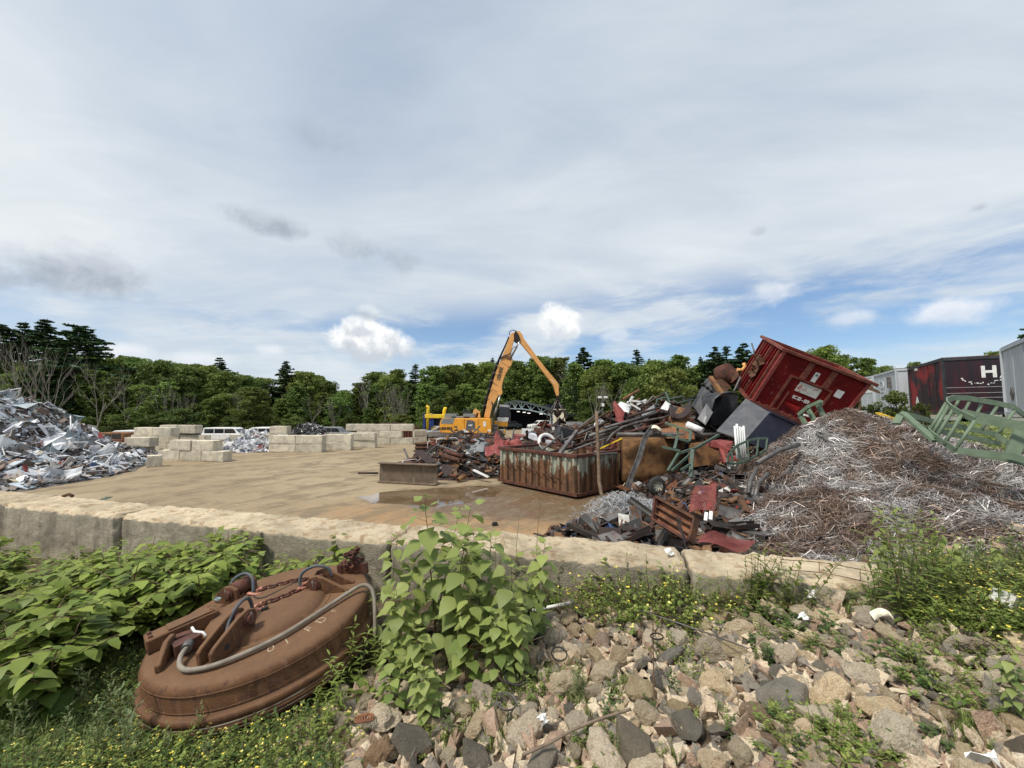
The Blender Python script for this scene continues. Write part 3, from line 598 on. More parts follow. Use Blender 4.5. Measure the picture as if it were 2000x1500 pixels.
def make_pine(seed, H=13.0, Wd=6.0, n=7500, size=.34, base=.25, sharp=.8, name='white_pine_tree'):
    rs = random.Random(seed); r = np.random.default_rng(seed); root = empty(name); mb = MB(); mb.tube([(0, 0, -.3), (.05, 0, H * .5), (0, 0, H)], [.22, .13, .02], 7); pts = []; wts = []
    z = H * base
    while z < H * .985:
        t_ = (z / H - base) / (1 - base); L0 = Wd / 2 * (1 - t_) ** sharp * (0.9 + .15 * math.sin(z * 2)) + .15
        for k in range(rs.choice([4, 5, 6])):
            a = rs.uniform(0, 6.28); L = L0 * rs.uniform(.55, 1.15); droop = rs.uniform(-.02, .22)
            tip = Vector((math.cos(a) * L, math.sin(a) * L, z + L * droop)); mb.tube([(0, 0, z), Vector((0, 0, z)).lerp(tip, .5) - Vector((0, 0, L * .04)), tip], [.045, .03, .012], 4, cap=False)
            m_ = int(75 * L + 16)
            for i in range(m_):
                q = rs.uniform(.25, 1.05); wd = .20 * L * (1.1 - abs(q - .65)); s_ = rs.uniform(-1, 1) * wd + .0
                pts.append((math.cos(a) * L * q - math.sin(a) * s_, math.sin(a) * L * q + math.cos(a) * s_, z + L * q * droop + rs.uniform(-.06, .10) * (.5 + L * .2)))
        z += rs.uniform(.28, .5) * (1.25 - .5 * t_)
    mb.build('trunk', M['bark'], root); Pp = np.array(pts)
    if len(Pp) > n: Pp = Pp[r.permutation(len(Pp))[:n]]
    V, F = quads(Pp, size, r, flat=.35, aspect=.42); tint = np.repeat(r.uniform(0, 1, len(Pp)), 4)
    mesh_obj('crown', np_mesh('crown', V, F, M['leaf_pine'], col=np.repeat(tint[:, None], 3, 1)), root); return root
def make_bare(seed, H=10, n=2):
    rs = random.Random(seed); root = empty('bare_tree'); mb = MB(); ends = []
    for k in range(n): a = rs.uniform(0, 6.28); limb_tree(mb, Vector((math.cos(a) * .15, math.sin(a) * .15, -.2)), Vector((math.cos(a) * .16 * (n > 1), .1 * math.sin(a), 1)).normalized(), H * .5, .11, 4, rs, ends, .42, .12, 6)
    mb.build('trunk', M['barkpale'], root); return root
protos = {'b': [make_broadleaf(s, 12, w_, .08) for s, w_ in ((1, 7.0), (2, 5.0), (3, 8.0), (4, 6.2), (5, 4.4))], 's': [make_broadleaf(s, 5.0, 5.2, .02, 8000, .24, 'leaf_light', 'shrub', 60) for s in (11, 12, 13)],
          'p': [make_pine(21, 13, 7.0, 16000, .40, .15), make_pine(22, 13, 5.2, 13000, .34, .10, .9), make_pine(23, 13, 9.0, 19000, .46, .2, .6)], 'd': [make_bare(31, 10, 2), make_bare(32, 10, 3), make_bare(33, 10, 1)]}
used = set()
words = {'b': ('broad-leaved tree', 'tree', 'leafy trees of the forest edge'), 's': ('bushy shrub', 'shrub', 'shrubs at the forest foot'), 'p': ('dark pine', 'pine tree', 'pines of the forest edge'), 'd': ('bare pale-barked tree', 'dead tree', 'bare trees before the forest')}
def where(px):
    for lim, s in ((110, 'above the far left end of the white scrap'), (260, 'behind the top of the white scrap heap'), (420, 'over the nearest bay wall'), (560, 'behind the white extrusion pile'), (690, 'behind the dark motor pile'), (820, 'behind the right-hand bay wall'),
                   (950, 'behind the yellow excavator body'), (1100, 'behind the excavator stick'), (1230, 'right of the grapple'), (1400, 'over the brown scrap heap'), (1560, 'behind the tilted red container'), (1720, 'right of the red container'), (1860, 'above the grey trailer'), (9999, 'above the right-hand trailers')):
        if px < lim: return s
def tree(kind, px, top, Y, wide=1.0, v=None, z0=0.0, lab=None):
    k = v if v is not None else random.randrange(len(protos[kind])); src = protos[kind][k]
    if (kind, k) in used: o = copy_tree(src)
    else: o = src; used.add((kind, k))
    p = P(px, top, Y); H0 = {'b': 12, 's': 5.0, 'p': 13, 'd': 10.5}[kind]; s = max(.2, (p.z - z0) / H0)
    o.location = (p.x, Y, z0); o.rotation_euler = (0, 0, RA(0, 6.28)); o.scale = (s * wide, s * wide, s)
    w_ = words[kind]; tag(o, lab or ('%s %s' % (w_[0], where(px))), w_[1], w_[2])
for px, top, Y, k, wide, v in [(-60, 640, 46, 'p', 1, 0), (0, 632, 42, 'p', 1.2, 2), (50, 628, 45, 'p', 1.35, 0), (92, 622, 44, 'p', 1.5, 0), (152, 634, 43, 'p', 1.35, 2), (175, 690, 50, 'b', 1, 0), (110, 700, 43, 'b', .9, 1), (40, 705, 42, 'b', .9, 3), (-20, 690, 41, 'b', 1, 2),
        (215, 695, 47, 'b', 1, 3), (262, 694, 49, 'b', 1, 0), (320, 700, 47, 'b', 1, 2), (365, 712, 49, 'b', 1, 1), (405, 712, 51, 'b', 1, 0), (430, 697, 53, 'p', 1.3, 0), (440, 722, 48, 'b', 1.1, 3), (480, 730, 52, 'b', 1, 2), (513, 738, 54, 'p', 1, 1), (560, 704, 56, 'p', 1.4, 0), (600, 724, 56, 'b', 1, 0),
        (575, 745, 50, 'b', 1, 1), (640, 742, 60, 'b', 1, 3), (668, 762, 56, 'b', 1, 2), (700, 752, 66, 'b', .8, 1), (735, 724, 70, 'b', 1.0, 0), (765, 728, 66, 'b', 1, 2), (812, 709, 66, 'p', 1.5, 1), (845, 712, 64, 'b', 1, 3), (875, 712, 66, 'b', 1, 0), (915, 706, 66, 'b', .9, 1), (950, 705, 68, 'b', 1, 2),
        (962, 696, 80, 'p', .9, 1), (1010, 702, 82, 'b', .9, 0), (1055, 693, 80, 'b', 1, 3), (1085, 697, 82, 'b', .9, 1), (1140, 677, 72, 'p', 1.5, 0), (1170, 712, 66, 'b', 1, 2), (1195, 700, 72, 'p', .7, 1), (1215, 705, 66, 'b', 1, 0), (1243, 680, 72, 'p', 1.4, 1), (1268, 698, 70, 'p', .9, 1), (1290, 704, 66, 'b', .8, 3), (1325, 690, 64, 'b', .95, 1),
        (1368, 694, 64, 'p', .9, 1), (1395, 676, 62, 'p', 1.4, 0), (1418, 673, 61, 'p', 1.5, 1), (1450, 669, 60, 'p', 1.5, 0), (1475, 690, 58, 'p', 1, 2), (1530, 700, 55, 'b', 1, 0), (1610, 674, 48, 'b', 1.0, 0), (1645, 690, 50, 'b', .9, 3), (1690, 696, 48, 'b', .9, 1), (1730, 712, 50, 'b', .8, 2), (1790, 704, 52, 'b', .7, 3),
        (1835, 715, 50, 'b', .8, 1), (1950, 683, 42, 'b', .8, 0), (1880, 712, 44, 'b', 0.8, 2), (2010, 640, 36, 'p', 1.0, 2), (1990, 672, 38, 'b', .8, 1)]:
    tree(k, px, top, Y, wide, v, z0=0 if px < 1560 else 2.0)
rs_ = random.Random(5)
px = 180
while px < 1620:
    top = np.interp(px, [180, 240, 330, 400, 470, 510, 600, 640, 670, 700, 740, 870, 930, 1060, 1190, 1280, 1400, 1500, 1620], [697, 700, 704, 714, 728, 738, 728, 748, 760, 754, 730, 716, 712, 700, 706, 704, 696, 700, 694]); tree('b', px, top + rs_.uniform(-8, 20), np.interp(px, [180, 500, 800, 940, 1110, 1120, 1600], [50, 56, 68, 84, 84, 70, 60]), rs_.uniform(.95, 1.2)); px += rs_.uniform(22, 34)
sil = [(-60, 690), (100, 700), (300, 715), (430, 735), (600, 752), (690, 775), (760, 750), (900, 735), (1100, 730), (1300, 735), (1450, 730), (1600, 730)]
px = -50
while px < 1600:                                       # second row in front, lower and fuller
    top = np.interp(px, *zip(*sil)) + rs_.choice([8, 18, 30, 45, 60]) + rs_.uniform(-6, 6); tree('p' if rs_.random() < .12 else 'b', px, top, (np.interp(px, [0, 500, 800, 940, 950, 1110, 1120, 1600], [41, 46, 60, 62, 82, 82, 60, 54])) + rs_.uniform(-3, 3), rs_.uniform(1.1, 1.4)); px += rs_.uniform(21, 32)
px = -20
while px < 1500:
    tree('s', px, np.interp(px, [0, 200, 450, 700, 1000, 1500], [770, 785, 790, 788, 782, 776]) + rs_.uniform(5, 46), np.interp(px, [0, 500, 800, 930, 940, 1130, 1140, 1500], [37, 42, 54, 54, 79, 79, 54, 50]) + rs_.uniform(-2, 2), rs_.uniform(.8, 1.5)); px += rs_.uniform(30, 60)
for px, top, Y, v in [(32, 690, 36, 2), (88, 668, 35, 1), (110, 690, 35.5, 0), (198, 690, 36, 2), (488, 765, 44, 1), (720, 745, 55, 0), (752, 752, 55, 2), (793, 755, 55, 0), (1085, 722, 79, 1), (790, 770, 56, 1), (1105, 715, 79, 0), (485, 770, 43, 0), (250, 735, 40, 2), (330, 752, 41, 1), (372, 760, 42, 2), (610, 765, 48, 2), (655, 778, 50, 1), (772, 750, 55, 1), (1205, 735, 52, 2), (1160, 745, 53, 1)]: tree('d', px, top, Y, .8, v)
tree('s', 1308, 722, 36, 0.8, 0, lab='pale willow-like shrub rising behind the brown scrap heap'); tree('s', 856, 778, 50, .8, 1, lab='bright green bush behind the yellow and blue press'); tree('s', 1268, 735, 38, .9, 2, lab='olive green shrub behind the brown scrap heap left of the willow-like one')
# ---------------------------------------------------------------- building in world coordinates
def root_M(root): return Matrix.LocRotScale(root.location, root.rotation_euler, root.scale)
def wbuild(mb, name, mat, root, bevel=0):
    inv = root_M(root).inverted(); mb.v = [tuple(inv @ Vector(v)) for v in mb.v]; return mb.build(name, mat, root, bevel=bevel)
def wchild(mb, name, mat, parent, root, bevel=0):
    """sub-part: parent already has identity transform under root"""
    inv = root_M(root).inverted(); mb.v = [tuple(inv @ Vector(v)) for v in mb.v]; return mb.build(name, mat, parent, bevel=bevel)
def solo(mb, name, mat, label, cat, group=None, kind=None):
    a = np.array([tuple(v) for v in mb.v]); o0 = Vector((a[:, 0].mean(), a[:, 1].mean(), a[:, 2].min())); mb.v = [tuple(Vector(v) - o0) for v in mb.v]
    return tag(mb.build(name, mat, loc=o0), label, cat, group, kind)
def Z3(zx, zy, Y): return P(920 + zx / 6.521, 630 + zy / 6.521, Y)       # close-up used for the boom
def Z1(zx, zy, Y): return P(780 + zx / 4.4125, 620 + zy / 4.4125, Y)
def plate(mb, pts, Y, half, fn):
    mb.prism([fn(x, y, Y - half) if False else Vector((fn(x, y, Y).x, Y - half, fn(x, y, Y).z)) for x, y in pts], (0, 2 * half, 0)); return mb

# ---------------------------------------------------------------- material handler (yellow machine with grapple)
YE = 38.0
ex = empty('material_handler', (Z1(600, 900, YE).x, YE, 0), label='yellow wheeled material handler with tall bent boom and orange-peel grapple', cat='excavator')
m = MB(); plate(m, [(372, 985), (370, 920), (378, 885), (392, 866), (780, 868), (795, 885), (802, 990), (640, 994), (470, 990)], YE, 1.45, Z1); body = wbuild(m, 'upper_body', M['yellowdk'], ex, bevel=0.05)
m = MB(); plate(m, [(382, 912), (386, 885), (398, 868), (497, 866), (480, 914)], YE, 1.462, Z1); wchild(m, 'side_grille', M['grey'], body, ex)
m = MB(); plate(m, [(585, 968), (598, 880), (640, 884), (664, 895), (666, 962)], YE, 1.462, Z1); pn = wchild(m, 'model_panel', M['charcoal'], body, ex)
m = MB(); plate(m, [(733, 935), (733, 893), (754, 893), (754, 935)], YE, 1.464, Z1); wchild(m, 'notice_plate', M['white'], body, ex)
m = MB(); plate(m, [(770, 975), (770, 960), (795, 960), (795, 975)], YE, 1.464, Z1); wchild(m, 'small_plate', M['white'], body, ex)
for zx in (503,):
    for zy in (938, 966):
        m = MB(); plate(m, [(zx - 12, zy - 5), (zx + 10, zy - 7), (zx + 16, zy), (zx + 8, zy + 6), (zx - 10, zy + 5)], YE, 1.463, Z1); wchild(m, 'vent_hole', M['black'], body, ex)
for zx in (575, 690, 575):
    m = MB(); plate(m, [(zx - 1.2, 990), (zx - 1.2, 872), (zx + 1.2, 872), (zx + 1.2, 990)], YE, 1.4615, Z1); wchild(m, 'door_seam', M['rustdark'], body, ex)
for txt, zx, zy, sz in (('LIEBHERR', 425, 952, 0.36), ('LH60', 626, 925, 0.21)):
    p = Z1(zx, zy, YE); p.y = YE - 1.47; o = text_obj(txt, sz, M['black'] if sz > .3 else M['white'], ex, root_M(ex).inverted() @ place_M(p, (1, 0, 0), (0, 0, 1)), 0.01, bold=0.012, sx=0.78)
m = MB()
for zx, zy, hx, hz in ((455, 850, .55, .22), (610, 848, .55, .2), (540, 858, .9, .08)): p = Z1(zx, zy, YE); m.box((p.x, YE - .3, p.z), (hx * 2, 1.6, hz * 2))
wbuild(m, 'engine_deck', M['grey'], ex, bevel=.03)
m = MB(); p = Z1(550, 850, YE); m.tube([(p.x, YE - .9, p.z - .1), (p.x, YE - .9, p.z + .02)], .12, 10); wbuild(m, 'beacon', M['redpaint'], ex)
m = MB()
for k in range(4):
    a = Z1(560 + k * 12, 800 + (k % 2) * 10, YE); b_ = Z1(556 + k * 12, 862, YE); m.tube([(a.x, YE - .8 + k * .2, a.z), (b_.x, YE - .8 + k * .2, b_.z)], .035, 5)
a, b_ = Z1(556, 800, YE), Z1(640, 792, YE); m.tube([(a.x, YE - .8, a.z), (b_.x, YE - .8, b_.z)], .035, 5); m.tube([(a.x, YE - .8, a.z - .3), (b_.x, YE - .8, b_.z - .3)], .03, 5)
wbuild(m, 'deck_railing', M['blackmetal'], ex)
m = MB(); plate(m, [(632, 862), (640, 800), (655, 786), (700, 815), (690, 835), (668, 815), (660, 862)], YE, .25, Z1); wbuild(m, 'deck_bracket', M['boom'], ex)
m = MB(); plate(m, [(675, 862), (680, 835), (695, 830), (700, 862)], YE - .5, .12, Z1); wbuild(m, 'deck_bracket', M['boom'], ex)
# slewing base and undercarriage
m = MB(); p = Z1(700, 1010, YE); m.lathe([(0, p.z + .35), (1.15, p.z + .35), (1.15, p.z - .15), (0, p.z - .15)], 24, Matrix.Translation((p.x, YE, 0))); wbuild(m, 'slew_ring', M['blackmetal'], ex)
m = MB(); m.box((p.x, YE, 1.0), (4.8, 1.1, .5)); m.box((p.x - 1.7, YE, .9), (.4, 2.7, .4)); m.box((p.x + 1.7, YE, .9), (.4, 2.7, .4)); wbuild(m, 'undercarriage', M['grey'], ex, bevel=.04)
for sx in (-1.7, 1.7):
    for sy in (-1.25, 1.25):
        m = MB(); Rm = Matrix.Translation((p.x + sx, YE + sy, .62)) @ Matrix.Rotation(R_(90), 4, 'X'); m.lathe([(.3, -.24), (.56, -.26), (.62, -.18), (.62, .18), (.56, .26), (.3, .24)], 24, Rm); wt = wbuild(m, 'wheel', M['black'], ex)
        m = MB(); m.lathe([(0, -.16), (.3, -.2), (.3, .2), (0, .16)], 18, Rm); wchild(m, 'rim', M['yellowdk'], wt, ex)
m = MB(); plate(m, [(818, 1000), (850, 960), (870, 965), (885, 1000), (900, 985), (905, 960), (912, 965), (908, 1000), (880, 1030), (830, 1025)], YE - .6, .15, Z1); wbuild(m, 'outrigger', M['yellowdk'], ex)
# cab
m = MB(); plate(m, [(845, 895), (848, 860), (945, 862), (936, 900)], YE + 1.0, .62, Z1); cab = wbuild(m, 'cab', M['white'], ex, bevel=.02)
m = MB(); plate(m, [(820, 935), (822, 896), (934, 900), (932, 938)], YE + 1.0, .66, Z1); wchild(m, 'cab_base', M['yellowdk'], cab, ex)
m = MB(); plate(m, [(858, 861), (868, 768), (938, 772), (955, 840), (947, 863)], YE + 1.0, .58, Z1); wchild(m, 'windscreen', M['glass'], cab, ex)
m = MB(); plate(m, [(862, 770), (868, 748), (940, 758), (942, 774)], YE + 1.0, .64, Z1); wchild(m, 'cab_roof', M['white'], cab, ex)
m = MB(); plate(m, [(940, 775), (949, 775), (960, 835), (956, 905), (945, 905), (948, 838)], YE + 1.0, .66, Z1); wchild(m, 'cab_guard', M['blackmetal'], cab, ex)
# boom: from the close-up outline
bo = [(168, 1205), (215, 980), (262, 830), (300, 700), (345, 560), (395, 440), (450, 300), (488, 200), (505, 150), (545, 132), (560, 165), (545, 230), (528, 300), (505, 420), (530, 470), (515, 540), (478, 590), (440, 660), (410, 740), (392, 820), (398, 870), (390, 920), (352, 925), (320, 980), (270, 1085), (238, 1215)]
m = MB(); plate(m, bo, YE, .33, Z3); boom = wbuild(m, 'boom', M['boom'], ex, bevel=.025)
for a, b_ in (((285, 772), (345, 805)), ((268, 850), (330, 880)), ((385, 510), (448, 545))):
    m = MB(); plate(m, [a, b_, (b_[0], b_[1] + 5), (a[0], a[1] + 5)], YE, .336, Z3); wchild(m, 'weld_seam', M['rust'], boom, ex)
pa, pb_ = Z3(345, 745, YE), Z3(398, 565, YE); mid = (pa + pb_) / 2; mid = Z3(372, 655, YE); mid.y = YE - .34
text_obj('LIEBHERR', .50, M['black'], ex, root_M(ex).inverted() @ place_M(mid, Z3(398, 565, YE) - Z3(345, 745, YE), Vector((-1, 0, .3))), .01, bold=.014, sx=.62)
m = MB(); plate(m, [(330, 900), (345, 860), (375, 850), (398, 870), (398, 900), (375, 930), (350, 925)], YE - .02, .42, Z3); wchild(m, 'boom_pivot_boss', M['boom'], boom, ex)
m = MB(); plate(m, [(455, 545), (475, 480), (520, 470), (530, 490), (510, 550), (480, 568)], YE - .02, .42, Z3); wchild(m, 'cylinder_lug', M['boom'], boom, ex)
# stick
st = [(560, 118), (610, 112), (650, 150), (668, 205), (760, 330), (860, 470), (960, 600), (1075, 735), (1100, 770), (1115, 810), (1113, 935), (1085, 930), (1060, 850), (1045, 800), (960, 690), (850, 545), (740, 400), (640, 280), (600, 240), (565, 180)]
m = MB(); plate(m, st, YE, .26, Z3); stick = wbuild(m, 'stick', M['boom'], ex, bevel=.02)
for k in range(3):
    m = MB(); plate(m, [(1022 + k * 14, 725 + k * 14), (1034 + k * 14, 738 + k * 14), (1030 + k * 14, 742 + k * 14), (1018 + k * 14, 730 + k * 14)], YE, .266, Z3); wchild(m, 'step', M['white'], stick, ex)
m = MB(); plate(m, [(545, 160), (560, 120), (600, 150), (630, 230), (600, 265), (548, 240)], YE, .36, Z3); wbuild(m, 'knuckle', M['rustdark'], ex)
m = MB(); m.tube([Z3(488, 160, YE - .3), Z3(490, 115, YE - .3), Z3(530, 95, YE - .3), Z3(580, 108, YE - .3)], .04, 6); m.tube([Z3(488, 160, YE + .3), Z3(490, 115, YE + .3), Z3(530, 95, YE + .3), Z3(580, 108, YE + .3)], .04, 6); wbuild(m, 'head_guard', M['black'], ex)
# hose bundle on the back of the boom with brackets
m = MB()
for k in range(5):
    dxy = k * 7; m.tube([Z3(138 + dxy, 1195, YE - .3 + k * .14), Z3(180 + dxy, 990, YE - .3 + k * .14), Z3(228 + dxy, 830, YE - .3 + k * .14), Z3(268 + dxy * .9, 690, YE - .3 + k * .14), Z3(310 + dxy * .8, 560, YE - .3 + k * .14), Z3(362 + dxy * .5, 440, YE - .3 + k * .14), Z3(430 + dxy * .3, 300, YE - .3 + k * .14), Z3(480 + dxy * .2, 180, YE - .3 + k * .14)], .055, 6)
wbuild(m, 'hose_bundle', M['black'], ex)
for zx, zy in ((268, 640), (235, 742), (203, 845), (170, 952), (140, 1057), (308, 545)):
    m = MB(); m.bar(Z3(zx, zy + 4, YE - .42), Z3(zx + 48, zy - 8, YE - .42), .05, .07); m.bar(Z3(zx, zy + 4, YE - .42), Z3(zx, zy + 4, YE + .42), .05, .05); wbuild(m, 'hose_bracket', M['steel'], ex)
m = MB()
for q in ([(380, 440), (440, 415), (500, 390), (530, 330), (560, 300)], [(350, 480), (420, 420), (500, 440), (520, 490)], [(365, 470), (430, 440), (490, 470)]): m.tube([Z3(x, y, YE - .38) for x, y in q], .035, 6)
wbuild(m, 'boom_hose', M['black'], ex)
for sy in (-.42, .42):
    m = MB(); m.tube([Z3(490, 475, YE + sy), Z3(585, 300, YE + sy)], .11, 10); cy = wbuild(m, 'stick_cylinder', M['steel'], ex)
    m = MB(); m.tube([Z3(580, 305, YE + sy), Z3(618, 238, YE + sy)], .06, 8); wchild(m, 'piston_rod', M['chrome'], cy, ex)
    m = MB(); m.tube([Z3(290, 1210, YE + sy), Z3(330, 1080, YE + sy)], .13, 10); cy = wbuild(m, 'boom_cylinder', M['steel'], ex)
    m = MB(); m.tube([Z3(325, 1100, YE + sy), Z3(365, 935, YE + sy)], .07, 8); wchild(m, 'piston_rod', M['chrome'], cy, ex)
m = MB()
for k in range(7):
    x0 = 250 + k * 14; m.tube([Z3(x0, 1215, YE - .5 + k * .15), Z3(x0 + 8, 1130, YE - .5 + k * .15), Z3(x0 + 25, 1060 + 20 * (k % 2), YE - .5 + k * .15), Z3(x0 + 10, 1000 + k * 10, YE - .3)], .04, 5)
wbuild(m, 'boom_foot_hoses', M['black'], ex)
m = MB()
for a, b_ in (((275, 1210), (275, 1400)), ((335, 1210), (335, 1400)), ((275, 1250), (335, 1250)), ((275, 1300), (335, 1300)), ((275, 1350), (335, 1350)), ((275, 1398), (340, 1398))): m.bar(Z3(*a, YE - 1.2), Z3(*b_, YE - 1.2), .06, .06)
m.box(tuple(Z3(305, 1350, YE - .9)), (.5, .5, .7)); wbuild(m, 'access_ladder', M['steel'], ex)
# grapple
gc = Z3(1100, 1130, YE); gr = MB(); gr.tube([Z3(1100, 930, YE), Z3(1100, 985, YE)], .13, 10); gr.tube([Z3(1100, 985, YE), Z3(1102, 1010, YE)], .22, 12); gr.tube([Z3(1102, 1010, YE), Z3(1102, 1130, YE)], .12, 10); gp = wbuild(gr, 'grapple_hanger', M['rustdark'], ex)
m = MB(); m.lathe([(0, .28), (.34, .22), (.40, 0), (.36, -.2), (.1, -.5), (0, -.55)], 14, Matrix.Translation((gc.x, YE, gc.z - .1))); wbuild(m, 'grapple_body', M['rustdark'], ex)
for k in range(5):
    a = k * 2 * math.pi / 5 + .25; ca, sa = math.cos(a), math.sin(a); f = lambda r, z: Vector((gc.x + ca * r, YE + sa * r, gc.z + z))
    m = MB(); pts = [f(.35, 0), f(.8, .08), f(1.05, -.12), f(1.1, -.4), f(.98, -.66), f(.78, -.85)]
    for i in range(5): m.bar(pts[i], pts[i + 1], .20 - .03 * i, .12 - .014 * i, up=(ca, sa, .3))
    wbuild(m, 'grapple_tine', M['rustdark'], ex)
    m = MB(); m.tube([f(.16, .95), f(.55, .35), f(.78, .05)], .05, 6); wbuild(m, 'tine_cylinder', M['steel'], ex)

# ---------------------------------------------------------------- shed with truss front
YS = 62.0
sh = empty('open_shed', (P(1060, 840, YS).x, YS, 0), label='dark open-fronted shed with curved lattice truss roof behind the excavator', cat='shed')
top = [(430, 1034), (480, 1018), (560, 1003), (640, 1012), (760, 1035), (900, 1072), (1050, 1115), (1180, 1150), (1330, 1190)]
bot = [(445, 1085), (480, 1093), (560, 1098), (640, 1098), (760, 1118), (900, 1150), (1000, 1180), (1100, 1190), (1200, 1200)]
tp = [Z3(x, y, YS) for x, y in top]; bp = [Z3(x, y, YS) for x, y in bot]; D_ = 13
m = MB()
for i in range(len(tp) - 1): m.add([tp[i] + Vector((0, -.3, .05)), tp[i + 1] + Vector((0, -.3, .05)), tp[i + 1] + Vector((0, D_, .05)), tp[i] + Vector((0, D_, .05)), tp[i] + Vector((0, -.3, .2)), tp[i + 1] + Vector((0, -.3, .2)), tp[i + 1] + Vector((0, D_, .2)), tp[i] + Vector((0, D_, .2))], [(0, 1, 2, 3), (7, 6, 5, 4), (0, 4, 5, 1), (1, 5, 6, 2), (2, 6, 7, 3), (3, 7, 4, 0)])
wbuild(m, 'roof', M['greensteel'], sh)
m = MB()
for i in range(len(tp) - 1):
    m.bar(tp[i], tp[i + 1], .22, .22); m.bar(bp[i], bp[i + 1], .18, .18)
for i in range(len(tp)): m.bar(tp[i], bp[i], .1, .1)
for i in range(len(tp) - 1):
    q = (tp[i] + tp[i + 1]) / 2; m.bar(bp[i], q, .1, .1); m.bar(q, bp[i + 1], .1, .1)
wbuild(m, 'truss', M['greyblue'], sh)
colm = MB(); cxl, cxr = Z3(1012, 1300, YS).x, Z3(1042, 1300, YS).x; zt = bp[6].z
colm.bar((cxl, YS, 0), (cxl, YS, zt), .1, .1); colm.bar((cxr, YS, 0), (cxr, YS, zt), .1, .1)
for k in range(9): z = zt * k / 9; colm.bar((cxl if k % 2 else cxr, YS, z), (cxr if k % 2 else cxl, YS, z + zt / 9), .07, .07)
wbuild(colm, 'lattice_column', M['greyblue'], sh)
m = MB(); xl, xr = tp[0].x + .3, tp[-1].x - .3
m.box(((xl + xr) / 2, YS + D_ - .3, 2.1), (xr - xl, .15, 4.2)); m.box((xl, YS + D_ / 2, 2.1), (.15, D_, 4.2)); m.box((xr, YS + D_ / 2, 1.3), (.15, D_, 2.6))
for k in range(14): m.box((xl + (xr - xl) * (k + .5) / 14, YS + D_ - .42, 2.1), (.12, .1, 4.2))
for k in range(3): m.box(((xl + xr) / 2, YS + D_ - .5, .9 + k * 1.2), (xr - xl, .08, .1))
wbuild(m, 'wall', M['navy'], sh)
lm = bpy.data.materials.new('lit_lamp'); lm.use_nodes = True; lm.node_tree.nodes['Principled BSDF'].inputs['Emission Color'].default_value = (1, .95, .85, 1); lm.node_tree.nodes['Principled BSDF'].inputs['Emission Strength'].default_value = 1.2
for zx, zy in ((603, 1134), (677, 1143), (736, 1154), (893, 1164)):
    p = Z3(zx, zy, YS + 5); m = MB(); m.box(tuple(p), (.5, .5, .12)); lp = wbuild(m, 'lamp', lm, sh); m = MB(); m.box((p.x, p.y, p.z + .3), (.05, .05, .5)); wchild(m, 'lamp_hanger', M['black'], lp, sh)

